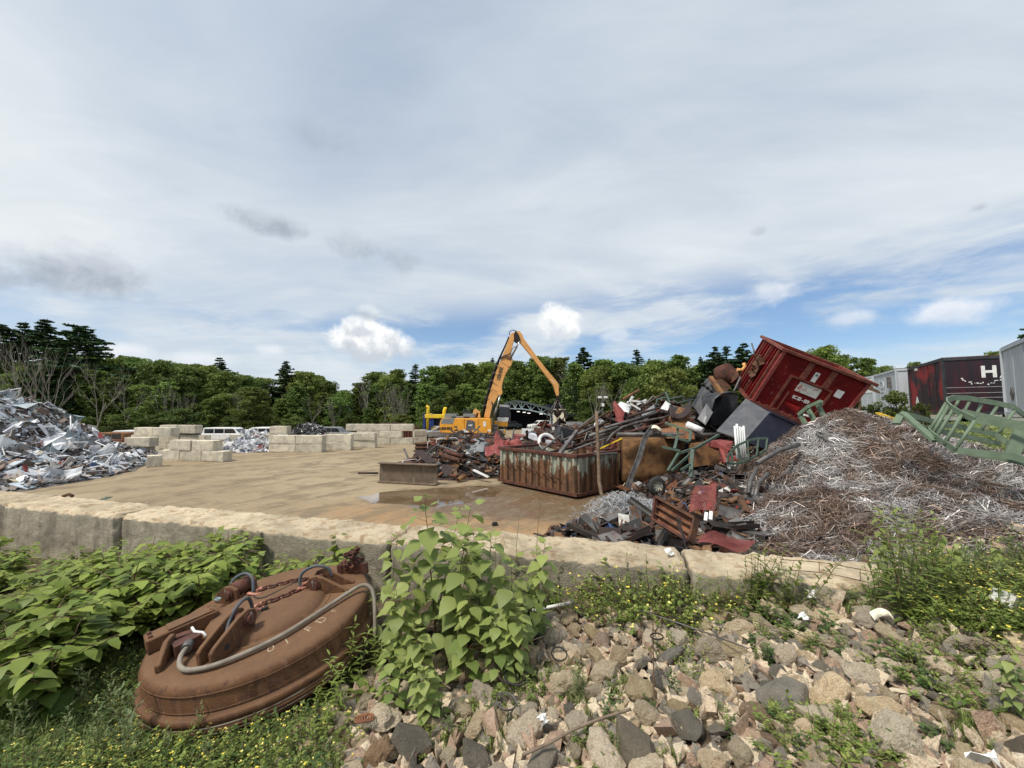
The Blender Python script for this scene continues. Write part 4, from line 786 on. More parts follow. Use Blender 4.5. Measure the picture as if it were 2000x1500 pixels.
# ---------------------------------------------------------------- vehicles
def car(name, paint, label, loc, rz, L=4.6, Wd=1.8, H=1.75, kind='suv', s=1.0, cat='car'):
    r = empty(name, loc, (0, 0, rz), label, cat); r.scale = (s, s, s); h = L / 2
    if kind == 'suv': prof = [(-h, .45), (-h, .95), (-h + .12, 1.05), (-h + .25, 1.08), (h - 1.15, 1.12), (h - .2, 1.0), (h, .85), (h, .42)]; cabp = [(-h + .1, 1.05), (-h + .42, 1.62), (-h + .65, H), (h - 2.1, H), (h - 1.75, 1.62), (h - 1.2, 1.08)]
    elif kind == 'van': prof = [(-h, .4), (-h, 1.1), (h - .9, 1.1), (h - .1, .95), (h, .42)]; cabp = [(-h + .05, 1.08), (-h + .15, H - .1), (-h + .3, H), (h - 1.6, H), (h - 1.3, H - .15), (h - .75, 1.08)]
    else: prof = [(-h, .4), (-h, .85), (-h + .1, .95), (-h + 1.0, 1.0), (h - 1.4, .98), (h - .1, .78), (h, .4)]; cabp = [(-h + .6, .97), (-h + 1.2, 1.42), (h - 2.3, 1.45), (h - 1.4, .97)]
    m = MB(); m.prism([(x, -Wd / 2, z) for x, z in prof], (0, Wd, 0)); bd = m.build('body', paint, r, bevel=.05)
    m = MB(); m.prism([(x, -Wd / 2 + .1, z) for x, z in cabp], (0, Wd - .2, 0)); cb = m.build('cabin', paint, r, bevel=.04)
    zt = max(z for x, z in cabp); x0, x1 = cabp[1][0] + .12, cabp[-2][0] - .02; n = 3 if kind != 'sedan' else 2; w_ = (x1 - x0) / n
    for k in range(n):
        m = MB(); a, b_ = x0 + k * w_ + .04, x0 + (k + 1) * w_ - .04; q = .28 if k == n - 1 else 0
        m.prism([(a, -Wd / 2 + .09, 1.12), (b_ + q, -Wd / 2 + .09, 1.12), (b_, -Wd / 2 + .09, zt - .14), (a, -Wd / 2 + .09, zt - .14)], (0, Wd - .18, 0)); m.build('side_window', M['glass'], cb)
    f1, f2 = Vector((cabp[-1][0], 0, cabp[-1][1])), Vector((cabp[-2][0], 0, cabp[-2][1])); d = (f2 - f1); nrm = Vector((d.z, 0, -d.x)).normalized() * .015
    m = MB(); a, b_ = f1 + d * .12 + nrm, f1 + d * .92 + nrm; m.add([a + Vector((0, s_ * (Wd / 2 - .2), 0)) for s_ in (-1, 1)] + [b_ + Vector((0, s_ * (Wd / 2 - .2), 0)) for s_ in (1, -1)], [(0, 1, 2, 3)]); m.build('windscreen', M['glass'], cb)
    for sx in (-h + .85, h - .9):
        for sy in (-1, 1):
            Rm = Matrix.Translation((sx, sy * (Wd / 2 - .12), .36)) @ Matrix.Rotation(R_(90), 4, 'X'); m = MB(); m.lathe([(.2, -.12), (.34, -.12), (.37, -.08), (.37, .08), (.34, .12), (.2, .12)], 18, Rm); wt = m.build('wheel', M['black'], r)
            m = MB(); m.lathe([(0, -.1), (.2, -.11), (.2, .11), (0, .1)], 12, Rm); m.build('rim', M['silver'], wt)
    for sy in (-1, 1): m = MB(); m.box((h + .0, sy * (Wd / 2 - .3), .78), (.06, .32, .16)); m.build('headlight', M['chrome'], r)
    m = MB(); m.box((h + .01, 0, .5), (.12, Wd - .1, .2)); m.box((-h, 0, .5), (.12, Wd - .1, .2)); m.build('bumper', M['grey'], r); return r
p = P(1054, 840, 61); car('parked_car', M['white'], 'white four-wheel-drive car parked in the mouth of the shed', (p.x, 61, .05), R_(180 + 24), L=4.3, s=.86)
p = P(1000, 842, 60); car('parked_car', M['grey'], 'dark grey car nose peeking out in the shed right of the excavator cab', (p.x - .5, 66, 0), R_(205), kind='sedan', s=.9)
p = G(850, 862); car('parked_car', M['silver'], 'silver car in front of the blue press left of the excavator', (p.x - .2, 40.5, 0), R_(208), kind='sedan', s=1.0)
for px, Y, mat_, kd, lb, s, rz in ((254, 33, 'white', 'van', 'white van roof above the rear bay wall beside the rusty car', 1.0, 182), (215, 31, 'rustlight', 'van', 'rust-brown van roof above the white scrap heap tip', .95, 178), (447, 37, 'white', 'van', 'white van behind the white extrusion pile', 1.05, 3), (508, 36, 'white', 'suv', 'white off-roader behind the middle bay wall', 1.1, 184), (655, 40, 'grey', 'suv', 'grey estate car behind the short bay wall', 1.0, 2), (385, 39, 'navy', 'van', 'dark van roof between the rear bay wall and the trees', .95, 180)):
    p = P(px, 840, Y); car('parked_car', M[mat_], lb, (p.x, Y, 0), R_(rz), kind=kd, s=s * .80, L=4.8)

# ---------------------------------------------------------------- blue and yellow press
YP = 44.0
pr = empty('scrap_press', (P(848, 850, YP).x, YP, 0), label='blue scrap press with two bent yellow pipes left of the excavator', cat='press')
def ZP(zx, zy, Y=YP): return Z1(zx, zy, Y)
m = MB(); m.tube([ZP(243, 985), ZP(247, 800), ZP(250, 772), ZP(232, 765)], .17, 10); wbuild(m, 'bent_pipe', M['yellow'], pr)
m = MB(); m.tube([ZP(382, 850, YP + 2), ZP(388, 800, YP + 2), ZP(392, 785, YP + 2), ZP(408, 785, YP + 2)], .19, 10); wbuild(m, 'bent_pipe', M['yellow'], pr)
m = MB(); a, b_ = ZP(222, 852), ZP(410, 858); m.box(((a.x + b_.x) / 2, YP + 1, a.z), (b_.x - a.x, 2.4, .42)); m.bar(ZP(262, 835, YP + 1), ZP(300, 848, YP + 1), .6, .3); wbuild(m, 'top_beam', M['yellow'], pr, bevel=.03)
m = MB()
for zx in (215, 268, 285): a = ZP(zx, 1000); m.box((a.x, YP + .6, 1.35), (.28, 1.4, 2.7))
a, b_ = ZP(200, 1000), ZP(300, 1000); m.box(((a.x + b_.x) / 2, YP + .4, .35), (b_.x - a.x, 1.8, .5)); wbuild(m, 'press_frame', M['blue'], pr, bevel=.02)
m = MB(); a, b_ = ZP(295, 900), ZP(420, 900); m.box(((a.x + b_.x) / 2, YP + 2, 1.3), (b_.x - a.x, 2.5, 2.3)); m.box(((a.x + b_.x) / 2, YP + .72, 1.3), (b_.x - a.x - .3, .06, 1.9)); wbuild(m, 'press_chamber', M['navy'], pr)
m = MB(); a = ZP(215, 1005); m.box((a.x, YP - .6, .25), (.5, .5, .5)); wbuild(m, 'yellow_foot', M['yellow'], pr)

# ---------------------------------------------------------------- far rusty bins, tank, cream panel, lamp post
for (x0, x1, yt, yb, lb) in ((700, 744, 832, 842, 'low rusty bin on top of the right-hand bay wall'), (744, 781, 827, 842, 'taller rusty bin with studded side beside the low one behind the bay wall'), (781, 806, 834, 846, 'dark rusty skip heaped with black scrap behind the bay wall')):
    Y = 39.0; a, b_ = P(x0, yt, Y), P(x1, yb, Y); m = MB(); hh = a.z - 0.0; cx = (a.x + b_.x) / 2; Lx = b_.x - a.x
    m.box((cx, Y, hh / 2), (Lx, .08, hh)); m.box((cx, Y + 2, hh / 2), (Lx, .08, hh)); m.box((a.x + .04, Y + 1, hh / 2), (.08, 1.92, hh)); m.box((b_.x - .04, Y + 1, hh / 2), (.08, 1.92, hh)); m.box((cx, Y + 1, .1), (Lx - .2, 1.9, .1))
    for k in range(5): m.box((a.x + Lx * (k + .5) / 5, Y - .08, hh / 2), (.1, .08, hh - .1))
    m.box((cx, Y - .05, hh + .04), (Lx + .08, .16, .1)); solo(m, 'rusty_bin', M['rust'], lb, 'metal bin', 'rusty bins beyond the bay walls')
m = MB(); a, b_ = P(1081, 800, 47), P(1103, 845, 47); m.box(((a.x + b_.x) / 2, 47, (a.z + 0) / 2 + .2), (b_.x - a.x, .9, a.z - .4)); m.box(((a.x + b_.x) / 2, 46.5, a.z + .02), (b_.x - a.x + .1, .2, .1)); solo(m, 'insulated_box_panel', M['cream'], 'tall cream panel standing under the grapple before the shed column', 'panel')
m = MB(); a, b_ = P(1101, 832, 41), P(1139, 832, 41); m.tube([(a.x, 41, a.z - .1), (a.x + .1, 41, a.z - .1), (b_.x - .1, 41, b_.z - .1), (b_.x, 41, b_.z - .1)], [.45, .55, .55, .45], 16); m.box((a.x + .4, 41, .6), (.3, .9, 1.2)); m.box((b_.x - .4, 41, .6), (.3, .9, 1.2)); solo(m, 'steel_tank', M['steel'], 'horizontal grey steel tank right of the cream panel', 'tank')
lp_ = empty('lamp_post', (P(1177, 800, 50).x, 50, 0), label='thin pole with two floodlights against the trees above the brown heap', cat='lamp post')
m = MB(); a = P(1177, 777, 50); m.tube([(a.x, 50, 0), (a.x, 50, a.z)], .07, 6); m.bar((a.x - .45, 50, a.z - .1), (a.x + .4, 50, a.z - .1), .06, .06); wbuild(m, 'pole', M['steel'], lp_)
for sx in (-.4, .35): m = MB(); m.box((a.x + sx, 49.85, a.z + .08), (.42, .3, .26)); wbuild(m, 'floodlight', M['white'], lp_)
m = MB(); m.box((a.x, 49.9, a.z - .9), (.3, .25, .4)); wbuild(m, 'control_box', M['white'], lp_)

# ---------------------------------------------------------------- trailers on the terrace
def tmat(name, base, dirt, dark=None):
    m = bpy.data.materials.new(name); m.use_nodes = True; t = NT(m.node_tree); b = t.n['Principled BSDF']; tc = t.node('ShaderNodeTexCoord').outputs['Object']
    c = t.mix(t.m('MULTIPLY', t.mr(t.noise(t.map(tc, scale=(1, 1, .15)), 2.5, 6, .65), .42, .68), .6), base, dirt); c = t.mix(t.m('MULTIPLY', t.mr(t.noise(tc, 9, 6, .7), .55, .7), .35), c, tuple(x * .6 for x in dirt))
    if dark:
        s_ = t.sep(tc); blob = t.noise(t.map(tc, scale=(1.0, 1.0, .8)), .75, 3, .5, .4, w=8.0); c2 = t.mix(t.mr(blob, .45, .55), c, dark)
        c = t.mix(t.mr(t.noise(t.map(tc, scale=(.2, .2, 5)), 1.6, 6, .7), .58, .66), c2, tuple(x * .6 + .01 for x in dark))
    t.put(b.inputs['Base Color'], c); b.inputs['Roughness'].default_value = .5; return m
M['trailer'] = tmat('weathered_grey_trailer_skin', (.50, .53, .56), (.36, .38, .40)); M['trailerblack'] = tmat('black_red_trailer_skin', (.017, .006, .012), (.05, .005, .012), (.25, .012, .014)); M['trailernose'] = tmat('black_trailer_nose', (.012, .007, .012), (.07, .006, .016))
def trailer(A, d, Lg, side, mat_, label, ztop=5.9, hb=2.95, nose=None):
    """A = corner nearest the camera line, d = unit along the side"""
    A = Vector((A[0], A[1], 0)); d = Vector((d[0], d[1], 0)).normalized(); v = Vector((d.y, -d.x, 0)) * side; zb = ztop - hb; r = empty('trailer', A + Vector((0, 0, zb)), label=label, cat='trailer', group='box trailers on the terrace')
    o3 = lambda a, b_, z: A + d * a + v * b_ + Vector((0, 0, z)); m = MB(); m.prism([o3(0, 0, zb), o3(Lg, 0, zb), o3(Lg, 2.6, zb), o3(0, 2.6, zb)], (0, 0, hb)); bx = wbuild(m, 'box_body', mat_, r)
    m = MB(); 
    for z in (ztop - .06, zb + .05): m.bar(o3(-.02, -.02, z), o3(Lg, -.02, z), .08, .14); m.bar(o3(-.02, 0, z), o3(-.02, 2.6, z), .08, .14)
    for a in (0, Lg): m.bar(o3(a, -.015, zb), o3(a, -.015, ztop), .1, .1)
    wbuild(m, 'frame_rail', M['trailer'] if mat_ is M['trailer'] else M['blackmetal'], r)
    m = MB(); n = int(Lg / 1.2)
    for k in range(1, n): m.bar(o3(Lg * k / n, -.006, zb + .1), o3(Lg * k / n, -.006, ztop - .1), .02, .015, up=d)
    wbuild(m, 'panel_seam', mat_, r)
    m = MB(); m.prism([o3(-.03, -.03, ztop), o3(Lg, -.03, ztop), o3(Lg, 2.63, ztop), o3(-.03, 2.63, ztop)], (0, 0, .05)); wbuild(m, 'roof', M['rust'] if 'black' in label else M['steel'], r)
    for a in (Lg * .8, Lg * .9):
        for b_ in (.3, 2.3):
            Rm = Matrix.Translation(o3(a, b_, zb - .45)) @ v.to_track_quat('Z', 'Y').to_matrix().to_4x4(); m = MB(); m.lathe([(.2, -.12), (.48, -.14), (.5, 0), (.48, .14), (.2, .12)], 18, Rm); wbuild(m, 'wheel', M['black'], r)
    return r, o3, zb
dl = Vector((3.4, 5.2, 0)).normalized()
r1, o3, zb = trailer((23.4, 21.0), dl, 6.0, 1, M['trailerblack'], 'black and dark red box trailer with big white letters on its end', 5.85, 3.0)
vv = Vector((dl.y, -dl.x, 0))
m = MB(); m.prism([o3(-.012, .02, zb + .1), o3(-.012, 2.58, zb + .1), o3(-.012, 2.58, 5.75), o3(-.012, .02, 5.75)], tuple(dl * .006)); wbuild(m, 'nose_panel', M['trailernose'], r1)
for ch, b_, z in (('H', 1.62, 5.02), ('A', 2.28, 4.98)): text_obj(ch, .82, M['white'], r1, root_M(r1).inverted() @ place_M(o3(-.02, b_, z), vv, (0, 0, 1)), .01, bold=.03)
for k in range(20):                                     # flaked remains of the white swoosh under the letters
    a = 3.3 + k / 19 * 2.6; m = MB(); q = o3(-.018, 1.35 + .62 * math.cos(a) * 1.2 + RA(-.05, .05), 4.78 + .34 * math.sin(a) + RA(-.06, .06)); m.box(tuple(q), (.03 + .07 * RA(0, 1), .03, .02 + .05 * RA(0, 1)), Matrix.Rotation(math.atan2(vv.y, vv.x), 3, 'Z')); wbuild(m, 'paint_flake', M['white'], r1)
for zz in (4.25, 3.95, 3.7): m = MB(); m.bar(o3(-.016, .05, zz), o3(-.016, 2.5, zz + .02), .01, .012); wbuild(m, 'scratch_line', M['plastic_white'], r1)
def diamond(r, o3, a, b_, z, s, mat_, onend):
    m = MB(); e = (lambda p, q: o3(-.03, b_ + p, z + q)) if onend else (lambda p, q: o3(a + p, -.03, z + q)); m.prism([e(0, -s), e(s * .8, 0), e(0, s), e(-s * .8, 0)], tuple((-dl if onend else -vv) * .01)); wbuild(m, 'diamond_placard', mat_, r)
diamond(r1, o3, 4.6, 0, 3.55, .38, M['white'], False)
m = MB(); m.box(tuple(o3(4.4, -.03, 5.66)), (.5, .05, .18), Matrix.Rotation(math.atan2(dl.y, dl.x), 3, 'Z')); wbuild(m, 'marker_plate', M['white'], r1)
r2, o3b, zb2 = trailer((27.0, 27.2), (3.2, 5.3), 5.6, 1, M['trailer'], 'grey box trailer with faint round emblem, left of the black trailer', 5.95, 3.05)
em = pmat('faded_white_print', (.62, .65, .68)); m = MB(); ring = [o3b(3.6 + .5 * math.cos(a), -.02, 4.9 + .42 * math.sin(a)) for a in np.linspace(-.2, 3.4, 16)]; m.tube(ring, .02, 4); m.bar(o3b(3.2, -.02, 4.8), o3b(4.0, -.02, 4.8), .03, .06); m.bar(o3b(3.35, -.02, 4.5), o3b(3.85, -.02, 4.5), .03, .05); wbuild(m, 'round_emblem', em, r2)
m = MB(); m.box(tuple(o3b(1.4, -.04, 5.1)), (.3, .3, .8), Matrix.Rotation(math.atan2(5.3, 3.2), 3, 'Z')); wbuild(m, 'vent_slot', M['steel'], r2)
m = MB(); m.box(tuple(o3b(.8, -.02, 4.0)), (.45, .03, .4), Matrix.Rotation(math.atan2(5.3, 3.2), 3, 'Z')); wbuild(m, 'label_plate', M['white'], r2)
for z in (4.25, 3.7): m = MB(); m.tube([o3b(1.6, -.04, z + .1), o3b(1.6, -.08, z), o3b(1.3, -.08, z), o3b(1.3, -.04, z + .1)], .03, 5); wbuild(m, 'step_handle', M['steel'], r2)
r3, o3c, zb3 = trailer((30.9, 33.2), (2.0, 5.3), 6, 1, M['trailer'], 'farthest pale grey trailer with a white patch, beside the red container', 6.0, 3.1)
m = MB(); m.prism([o3c(.1, -.02, 4.6), o3c(1.9, -.02, 4.6), o3c(1.9, -.02, 5.9), o3c(.1, -.02, 5.9)], tuple(-vv * .01)); wbuild(m, 'white_patch', M['white'], r3)
r4, o3d, zb4 = trailer((22.1, 17.4), (-1.8, -2.0), 4.6, -1, M['trailer'], 'nearest grey trailer at the right edge of the photo with a grey diamond', 5.8, 2.95)
m = MB(); e = lambda p, q: o3d(1.1 + p, -.03, 3.75 + q); m.prism([e(0, -.33), e(.26, 0), e(0, .33), e(-.26, 0)], tuple(Vector((-.74, .67, 0)) * .01)); wbuild(m, 'diamond_placard', M['steel'], r4)
# timber crib wall behind the red container
tw = empty('timber_wall', (23.5, 27, 0), label='dark weathered timber retaining wall between the red container and grey trailer', cat='timber wall')
for k in range(4):
    m = MB(); z = 3.0 + k * .4; a = P(1590, 800, 27); b_ = P(1668, 800, 27.5); m.bar((a.x, 27, z), (b_.x, 27.5, z + .02), .22, .34); wbuild(m, 'plank', M['wood'], tw)
for q in (.25, .6, .93): m = MB(); x = a.x + (b_.x - a.x) * q; m.bar((x, 26.8, 2.0), (x, 26.8, 4.45), .16, .16); wbuild(m, 'post', M['wood'], tw)
# ---------------------------------------------------------------- scrap heaps: shapes of the mounds
def gau(x, y, cx, cy, sx, sy, h, a=0.0, p=1.0):
    u = (x - cx) * math.cos(a) + (y - cy) * math.sin(a); v = -(x - cx) * math.sin(a) + (y - cy) * math.cos(a)
    return h * math.exp(-((u / sx) ** 2 + (v / sy) ** 2) ** p)
def smax(v, k=3.0):
    m_ = max(v); return m_ + math.log(sum(math.exp(k * (q - m_)) for q in v)) / k - math.log(len(v)) / k * math.exp(-m_ * 2)
def h_main(x, y):
    z = smax([gau(x, y, 7.2, 19.5, 4.3, 3.4, 3.25, 0, 1.2), gau(x, y, 12.5, 18.0, 4.0, 3.0, 2.7, 0, 1.2), gau(x, y, 3.0, 21.5, 4.0, 2.6, 2.1, 0, 1.2), gau(x, y, -2.2, 27.0, 3.0, 2.2, 1.4, 0, 1.3), gau(x, y, 6.9, 12.4, 2.4, 2.3, 1.05, .2, 1.3), gau(x, y, 3.2, 8.0, 2.3, 1.5, .62, -.26, 1.5), gau(x, y, 5.6, 9.6, 1.6, 2.0, .75, 0, 1.3), gau(x, y, -2.5, 20.6, 2.4, 2.1, 1.45, 0, 1.3)])
    # leave room for the rusty container
    c_, s_ = math.cos(-.835), math.sin(-.835); u = (x - 1.83) * c_ + (y - 15.89) * s_; v = -(x - 1.83) * s_ + (y - 15.89) * c_
    q_ = max(abs(u) - 2.1, abs(v) - 1.35); k = float(sstep(.1, 1.5, q_)) if (v < 0 or (u > 1.9 and y < 14.5)) else float(sstep(0, .5, q_)); z = z * k
    return z + 0.14 * mnoise.fractal(Vector((x * 1.2, y * 1.2, 4)), .8, 2.2, 3) * min(1, z * 2) - .06
def h_alu(x, y):
    z = max(gau(x, y, -27.3, 18.5, 4.5, 6.0, 3.95, 0, 1.45), gau(x, y, -21.3, 17.0, 2.1, 3.0, .95, .1, 1.2), gau(x, y, -22.9, 20.3, 2.0, 1.6, 1.2, 0, 1.2))
    return z + .22 * mnoise.fractal(Vector((x * .9, y * .9, 7)), .8, 2.2, 3) * min(1, z) - .06
def h_ext(x, y): return gau(x, y, -20.2, 30.4, 1.9, 1.1, 1.35, -.1, 1.2) + .1 * mnoise.noise(Vector((x * 2, y * 2, 1))) - .06
def h_mot(x, y): return gau(x, y, -16.9, 32.6, 1.75, 1.2, 1.95, 0, 1.6) + .1 * mnoise.noise(Vector((x * 3, y * 3, 1))) - .06
def h_swf(x, y): return gau(x, y, 2.95, 10.4, .95, .75, .62, 0, 1.3) + h_main(x, y) * .5
def march(hf, px, py, lift=0.0, y0=4.0, y1=40.0):
    d = pix_dir(px, py); o = Vector((0, 0, EYE)); t = y0 / d.y; t1 = y1 / d.y
    while t < t1:
        p = o + d * t
        if p.z < hf(p.x, p.y) or p.z < 0: break
        t += .05
    return o + d * t + Vector((0, 0, lift))
def heap_mesh(hf, x0, x1, y0, y1, st, thr=.0):
    xs = np.arange(x0, x1, st); ys = np.arange(y0, y1, st); H = np.array([[hf(x, y) for y in ys] for x in xs]); idx = np.arange(H.size).reshape(H.shape); X, Y = np.meshgrid(xs, ys, indexing='ij')
    Fq = np.stack([idx[:-1, :-1], idx[1:, :-1], idx[1:, 1:], idx[:-1, 1:]], -1).reshape(-1, 4); keep = (H.ravel()[Fq] > thr).any(1)
    return np.stack([X, Y, np.maximum(H, -.05)], -1).reshape(-1, 3), Fq[keep], xs, ys, H
def boxes_np(C_, D_, Rm):
    u = np.array([[a, b, c] for c in (-.5, .5) for b in (-.5, .5) for a in (-.5, .5)]); V = (u[None] * D_[:, None, :]) @ Rm.transpose(0, 2, 1) + C_[:, None, :]
    f = np.array([(0, 2, 3, 1), (4, 5, 7, 6), (0, 1, 5, 4), (2, 6, 7, 3), (0, 4, 6, 2), (1, 3, 7, 5)]); n = len(C_)
    return V.reshape(-1, 3), (f[None] + 8 * np.arange(n)[:, None, None]).reshape(-1, 4)
def tangent_rot(n, r, nrm, tilt=.35):
    a = r.uniform(0, 2 * np.pi, n); u = np.stack([np.cos(a), np.sin(a), np.zeros(n)], 1) + r.normal(0, tilt, (n, 3)); N_ = nrm + r.normal(0, tilt, (n, 3)); N_ /= np.linalg.norm(N_, axis=1, keepdims=True)
    u -= N_ * (u * N_).sum(1, keepdims=True); u /= np.linalg.norm(u, axis=1, keepdims=True); v = np.cross(N_, u); return np.stack([u, v, N_], -1)
def surf_pts(hf, n, r, x0, x1, y0, y1, thr=.08, face=True):
    out = []; nr = []
    while len(out) < n:
        x, y = r.uniform(x0, x1), r.uniform(y0, y1); z = hf(x, y)
        if z < thr: continue
        e = .15; gx = (hf(x + e, y) - hf(x - e, y)) / (2 * e); gy = (hf(x, y + e) - hf(x, y - e)) / (2 * e)
        q = Vector((-gx, -gy, 1)).normalized()
        if face and q.dot(Vector((x, y, z - EYE)).normalized()) > .25 and r.random() > .15: continue
        out.append((x, y, z)); nr.append(tuple(q))
    return np.array(out), np.array(nr)
pal_rust = np.array([(.10, .045, .027), (.05, .03, .022), (.16, .07, .035), (.03, .025, .023), (.10, .09, .085), (.22, .12, .06), (.02, .02, .02), (.07, .04, .03), (.13, .12, .11), (.05, .035, .03)])
pal_odd = np.array([(.55, .55, .52), (.35, .36, .37), (.30, .05, .04), (.05, .09, .2), (.5, .45, .3)])
pal_alu = np.array([(.62, .64, .68), (.42, .44, .48), (.74, .75, .77), (.26, .27, .29), (.50, .56, .60), (.80, .80, .80), (.33, .30, .28), (.16, .13, .11), (.22, .15, .11), (.1, .1, .1), (.26, .21, .17), (.12, .09, .075), (.36, .33, .30)])
M['bits'] = pmat('mixed_scrap_bits', (1, 1, 1), (.7, .66, .62), None, 9, .7, .0, .1, tint=True)
M['bitsalu'] = pmat('mixed_aluminium_bits', (1, 1, 1), (.82, .82, .84), None, 5, .5, .05, .05, tint=True)
M['moundrust'] = pmat('compacted_rusty_fines', (.06, .035, .024), (.03, .022, .018), (.12, .065, .038), 3, .9, 0, 1.0, bscale=14, coord='Object', bdist=.08)
M['moundgrey'] = pmat('compacted_grey_fines', (.18, .16, .145), (.10, .085, .075), (.24, .17, .12), 3, .9, 0, 1.0, bscale=14, bdist=.08)
def heap(name, hf, rect, st, nbits, pal, odd, mats, label, cat, size=(.05, .5), seed=1, oddp=.06, thr=.05):
    r = np.random.default_rng(seed); V, F, *_ = heap_mesh(hf, *rect, st, 0.0); Pn, Nn = surf_pts(hf, nbits, r, rect[0], rect[1], rect[2], rect[3], thr); n = nbits
    L = r.uniform(size[0], size[1], n) ** 1.0; w_ = L * r.uniform(.06, .6, n); th = r.uniform(.006, .05, n); C_ = Pn + Nn * r.uniform(-.03, .10, n)[:, None]
    Vb, Fb = boxes_np(C_, np.stack([L, w_, th], 1), tangent_rot(n, r, Nn, .45)); col = pal[r.integers(0, len(pal), n)] * r.uniform(.6, 1.3, (n, 1)); o_ = r.random(n) < oddp; col[o_] = odd[r.integers(0, len(odd), o_.sum())]
    me = np_mesh(name, np.concatenate([V, Vb]), np.concatenate([F, Fb + len(V)]), mats, midx=np.concatenate([np.zeros(len(F)), np.ones(len(Fb))]), col=np.concatenate([np.ones((len(V), 3)), np.repeat(col, 8, 0)]))
    return tag(mesh_obj(name, me), label, cat, kind='stuff')
heap('scrap_rubble', h_main, (-6.5, 18, 5.6, 31), .25, 19000, pal_rust, pal_odd, [M['moundrust'], M['bits']], 'loose rusty scrap filling the big brown heap in the middle of the yard', 'scrap heap', seed=2)
heap('aluminium_rubble', h_alu, (-36, -16, 10, 30), .3, 9000, pal_alu, pal_odd, [M['moundgrey'], M['bitsalu']], 'loose silvery scrap filling the white heap at the left', 'scrap heap', size=(.08, .8), seed=3)
heap('extrusion_rubble', h_ext, (-23, -17.5, 28.8, 32), .2, 1300, pal_alu[[0, 2, 5, 5, 3]], pal_odd, [M['moundgrey'], M['bitsalu']], 'white and silver cut extrusions piled before the bay wall', 'scrap heap', size=(.15, .9), seed=4)
heap('motor_rubble', h_mot, (-19.2, -14.6, 31.2, 34.5), .2, 1500, np.array([(.03, .03, .032), (.06, .06, .065), (.12, .12, .12), (.45, .46, .48), (.02, .02, .02)]), pal_odd, [M['moundrust'], M['bits']], 'black and silver small scrap heaped behind the middle bay wall', 'scrap heap', size=(.08, .35), seed=5)

# ---------------------------------------------------------------- individual scrap pieces
def proto(name, mb, mat): o = mb.build(name, mat); COL.objects.unlink(o); return o
def jit_sheet(L, W_, seed, amp, t=.012, n=7):
    rs = random.Random(seed); g = [[(L * (i / (n - 1) - .5), W_ * (j / (n - 1) - .5), amp * mnoise.noise(Vector((i * .55 + seed * 3.1, j * .5, 2))) + amp * .6 * ((i / (n - 1) - .5) ** 2) * rs.uniform(-3, 3)) for j in range(n)] for i in range(n)]
    return MB().sheet(g, t, smooth=False)
def pr_pipe(L, r_): return MB().hollow((-L / 2, 0, 0), (L / 2, 0, 0), r_, .14, 12)
def pr_sq(L, a, b_): return MB().sqtube((-L / 2, 0, 0), (L / 2, 0, 0), a, b_, .012)
def pr_angle(L, a): t_ = .012; return MB().profile((-L / 2, 0, 0), (L / 2, 0, 0), [(0, 0), (a, 0), (a, t_), (t_, t_), (t_, a), (0, a)])
def pr_chan(L, a, b_): t_ = .014; return MB().profile((-L / 2, 0, 0), (L / 2, 0, 0), [(0, 0), (a, 0), (a, b_), (a - t_, b_), (a - t_, t_), (t_, t_), (t_, b_), (0, b_)])
def pr_beam(L, h, f): t_ = .02; return MB().profile((-L / 2, 0, 0), (L / 2, 0, 0), [(-f / 2, 0), (f / 2, 0), (f / 2, t_), (t_ / 2, t_), (t_ / 2, h - t_), (f / 2, h - t_), (f / 2, h), (-f / 2, h), (-f / 2, h - t_), (-t_ / 2, h - t_), (-t_ / 2, t_), (-f / 2, t_)])
def pr_bent(L, r_, seed):
    rs = random.Random(seed); return MB().tube([(L * (k / 8 - .5), .12 * L * math.sin(k * .5 + seed) * rs.uniform(.5, 1), .1 * L * math.sin(k * .4 + seed * 2)) for k in range(9)], r_, 7)
def pr_plate(L, W_, seed):
    rs = random.Random(seed); return MB().prism([(-L / 2, -W_ / 2, 0), (L / 2 * rs.uniform(.6, 1), -W_ / 2 * rs.uniform(.7, 1), 0), (L / 2, W_ / 2 * rs.uniform(.3, 1), 0), (L * .1, W_ / 2, 0), (-L / 2 * rs.uniform(.7, 1), W_ / 2 * rs.uniform(.6, 1), 0)], (0, 0, .015))
def pr_frame(L, W_, seed):
    m = MB(); a = .045
    for p, q in (((-L / 2, -W_ / 2), (L / 2, -W_ / 2)), ((L / 2, -W_ / 2), (L / 2, W_ / 2)), ((L / 2, W_ / 2), (-L / 2, W_ / 2)), ((-L / 2, W_ / 2), (-L / 2, -W_ / 2)), ((0, -W_ / 2), (0, W_ / 2))): m.bar((*p, 0), (*q, 0), a, a)
    return m
def pr_coil(r_, seed):
    rs = random.Random(seed); pts = []
    for k in range(70): a = k * .55; rr_ = r_ * (1 + .35 * math.sin(k * .37 + seed)); pts.append((rr_ * math.cos(a), rr_ * math.sin(a) * .8, .25 * r_ * math.sin(k * .23)))
    return MB().tube(pts, .014, 4)
PRK = {}
def kinds(key, items): PRK[key] = items
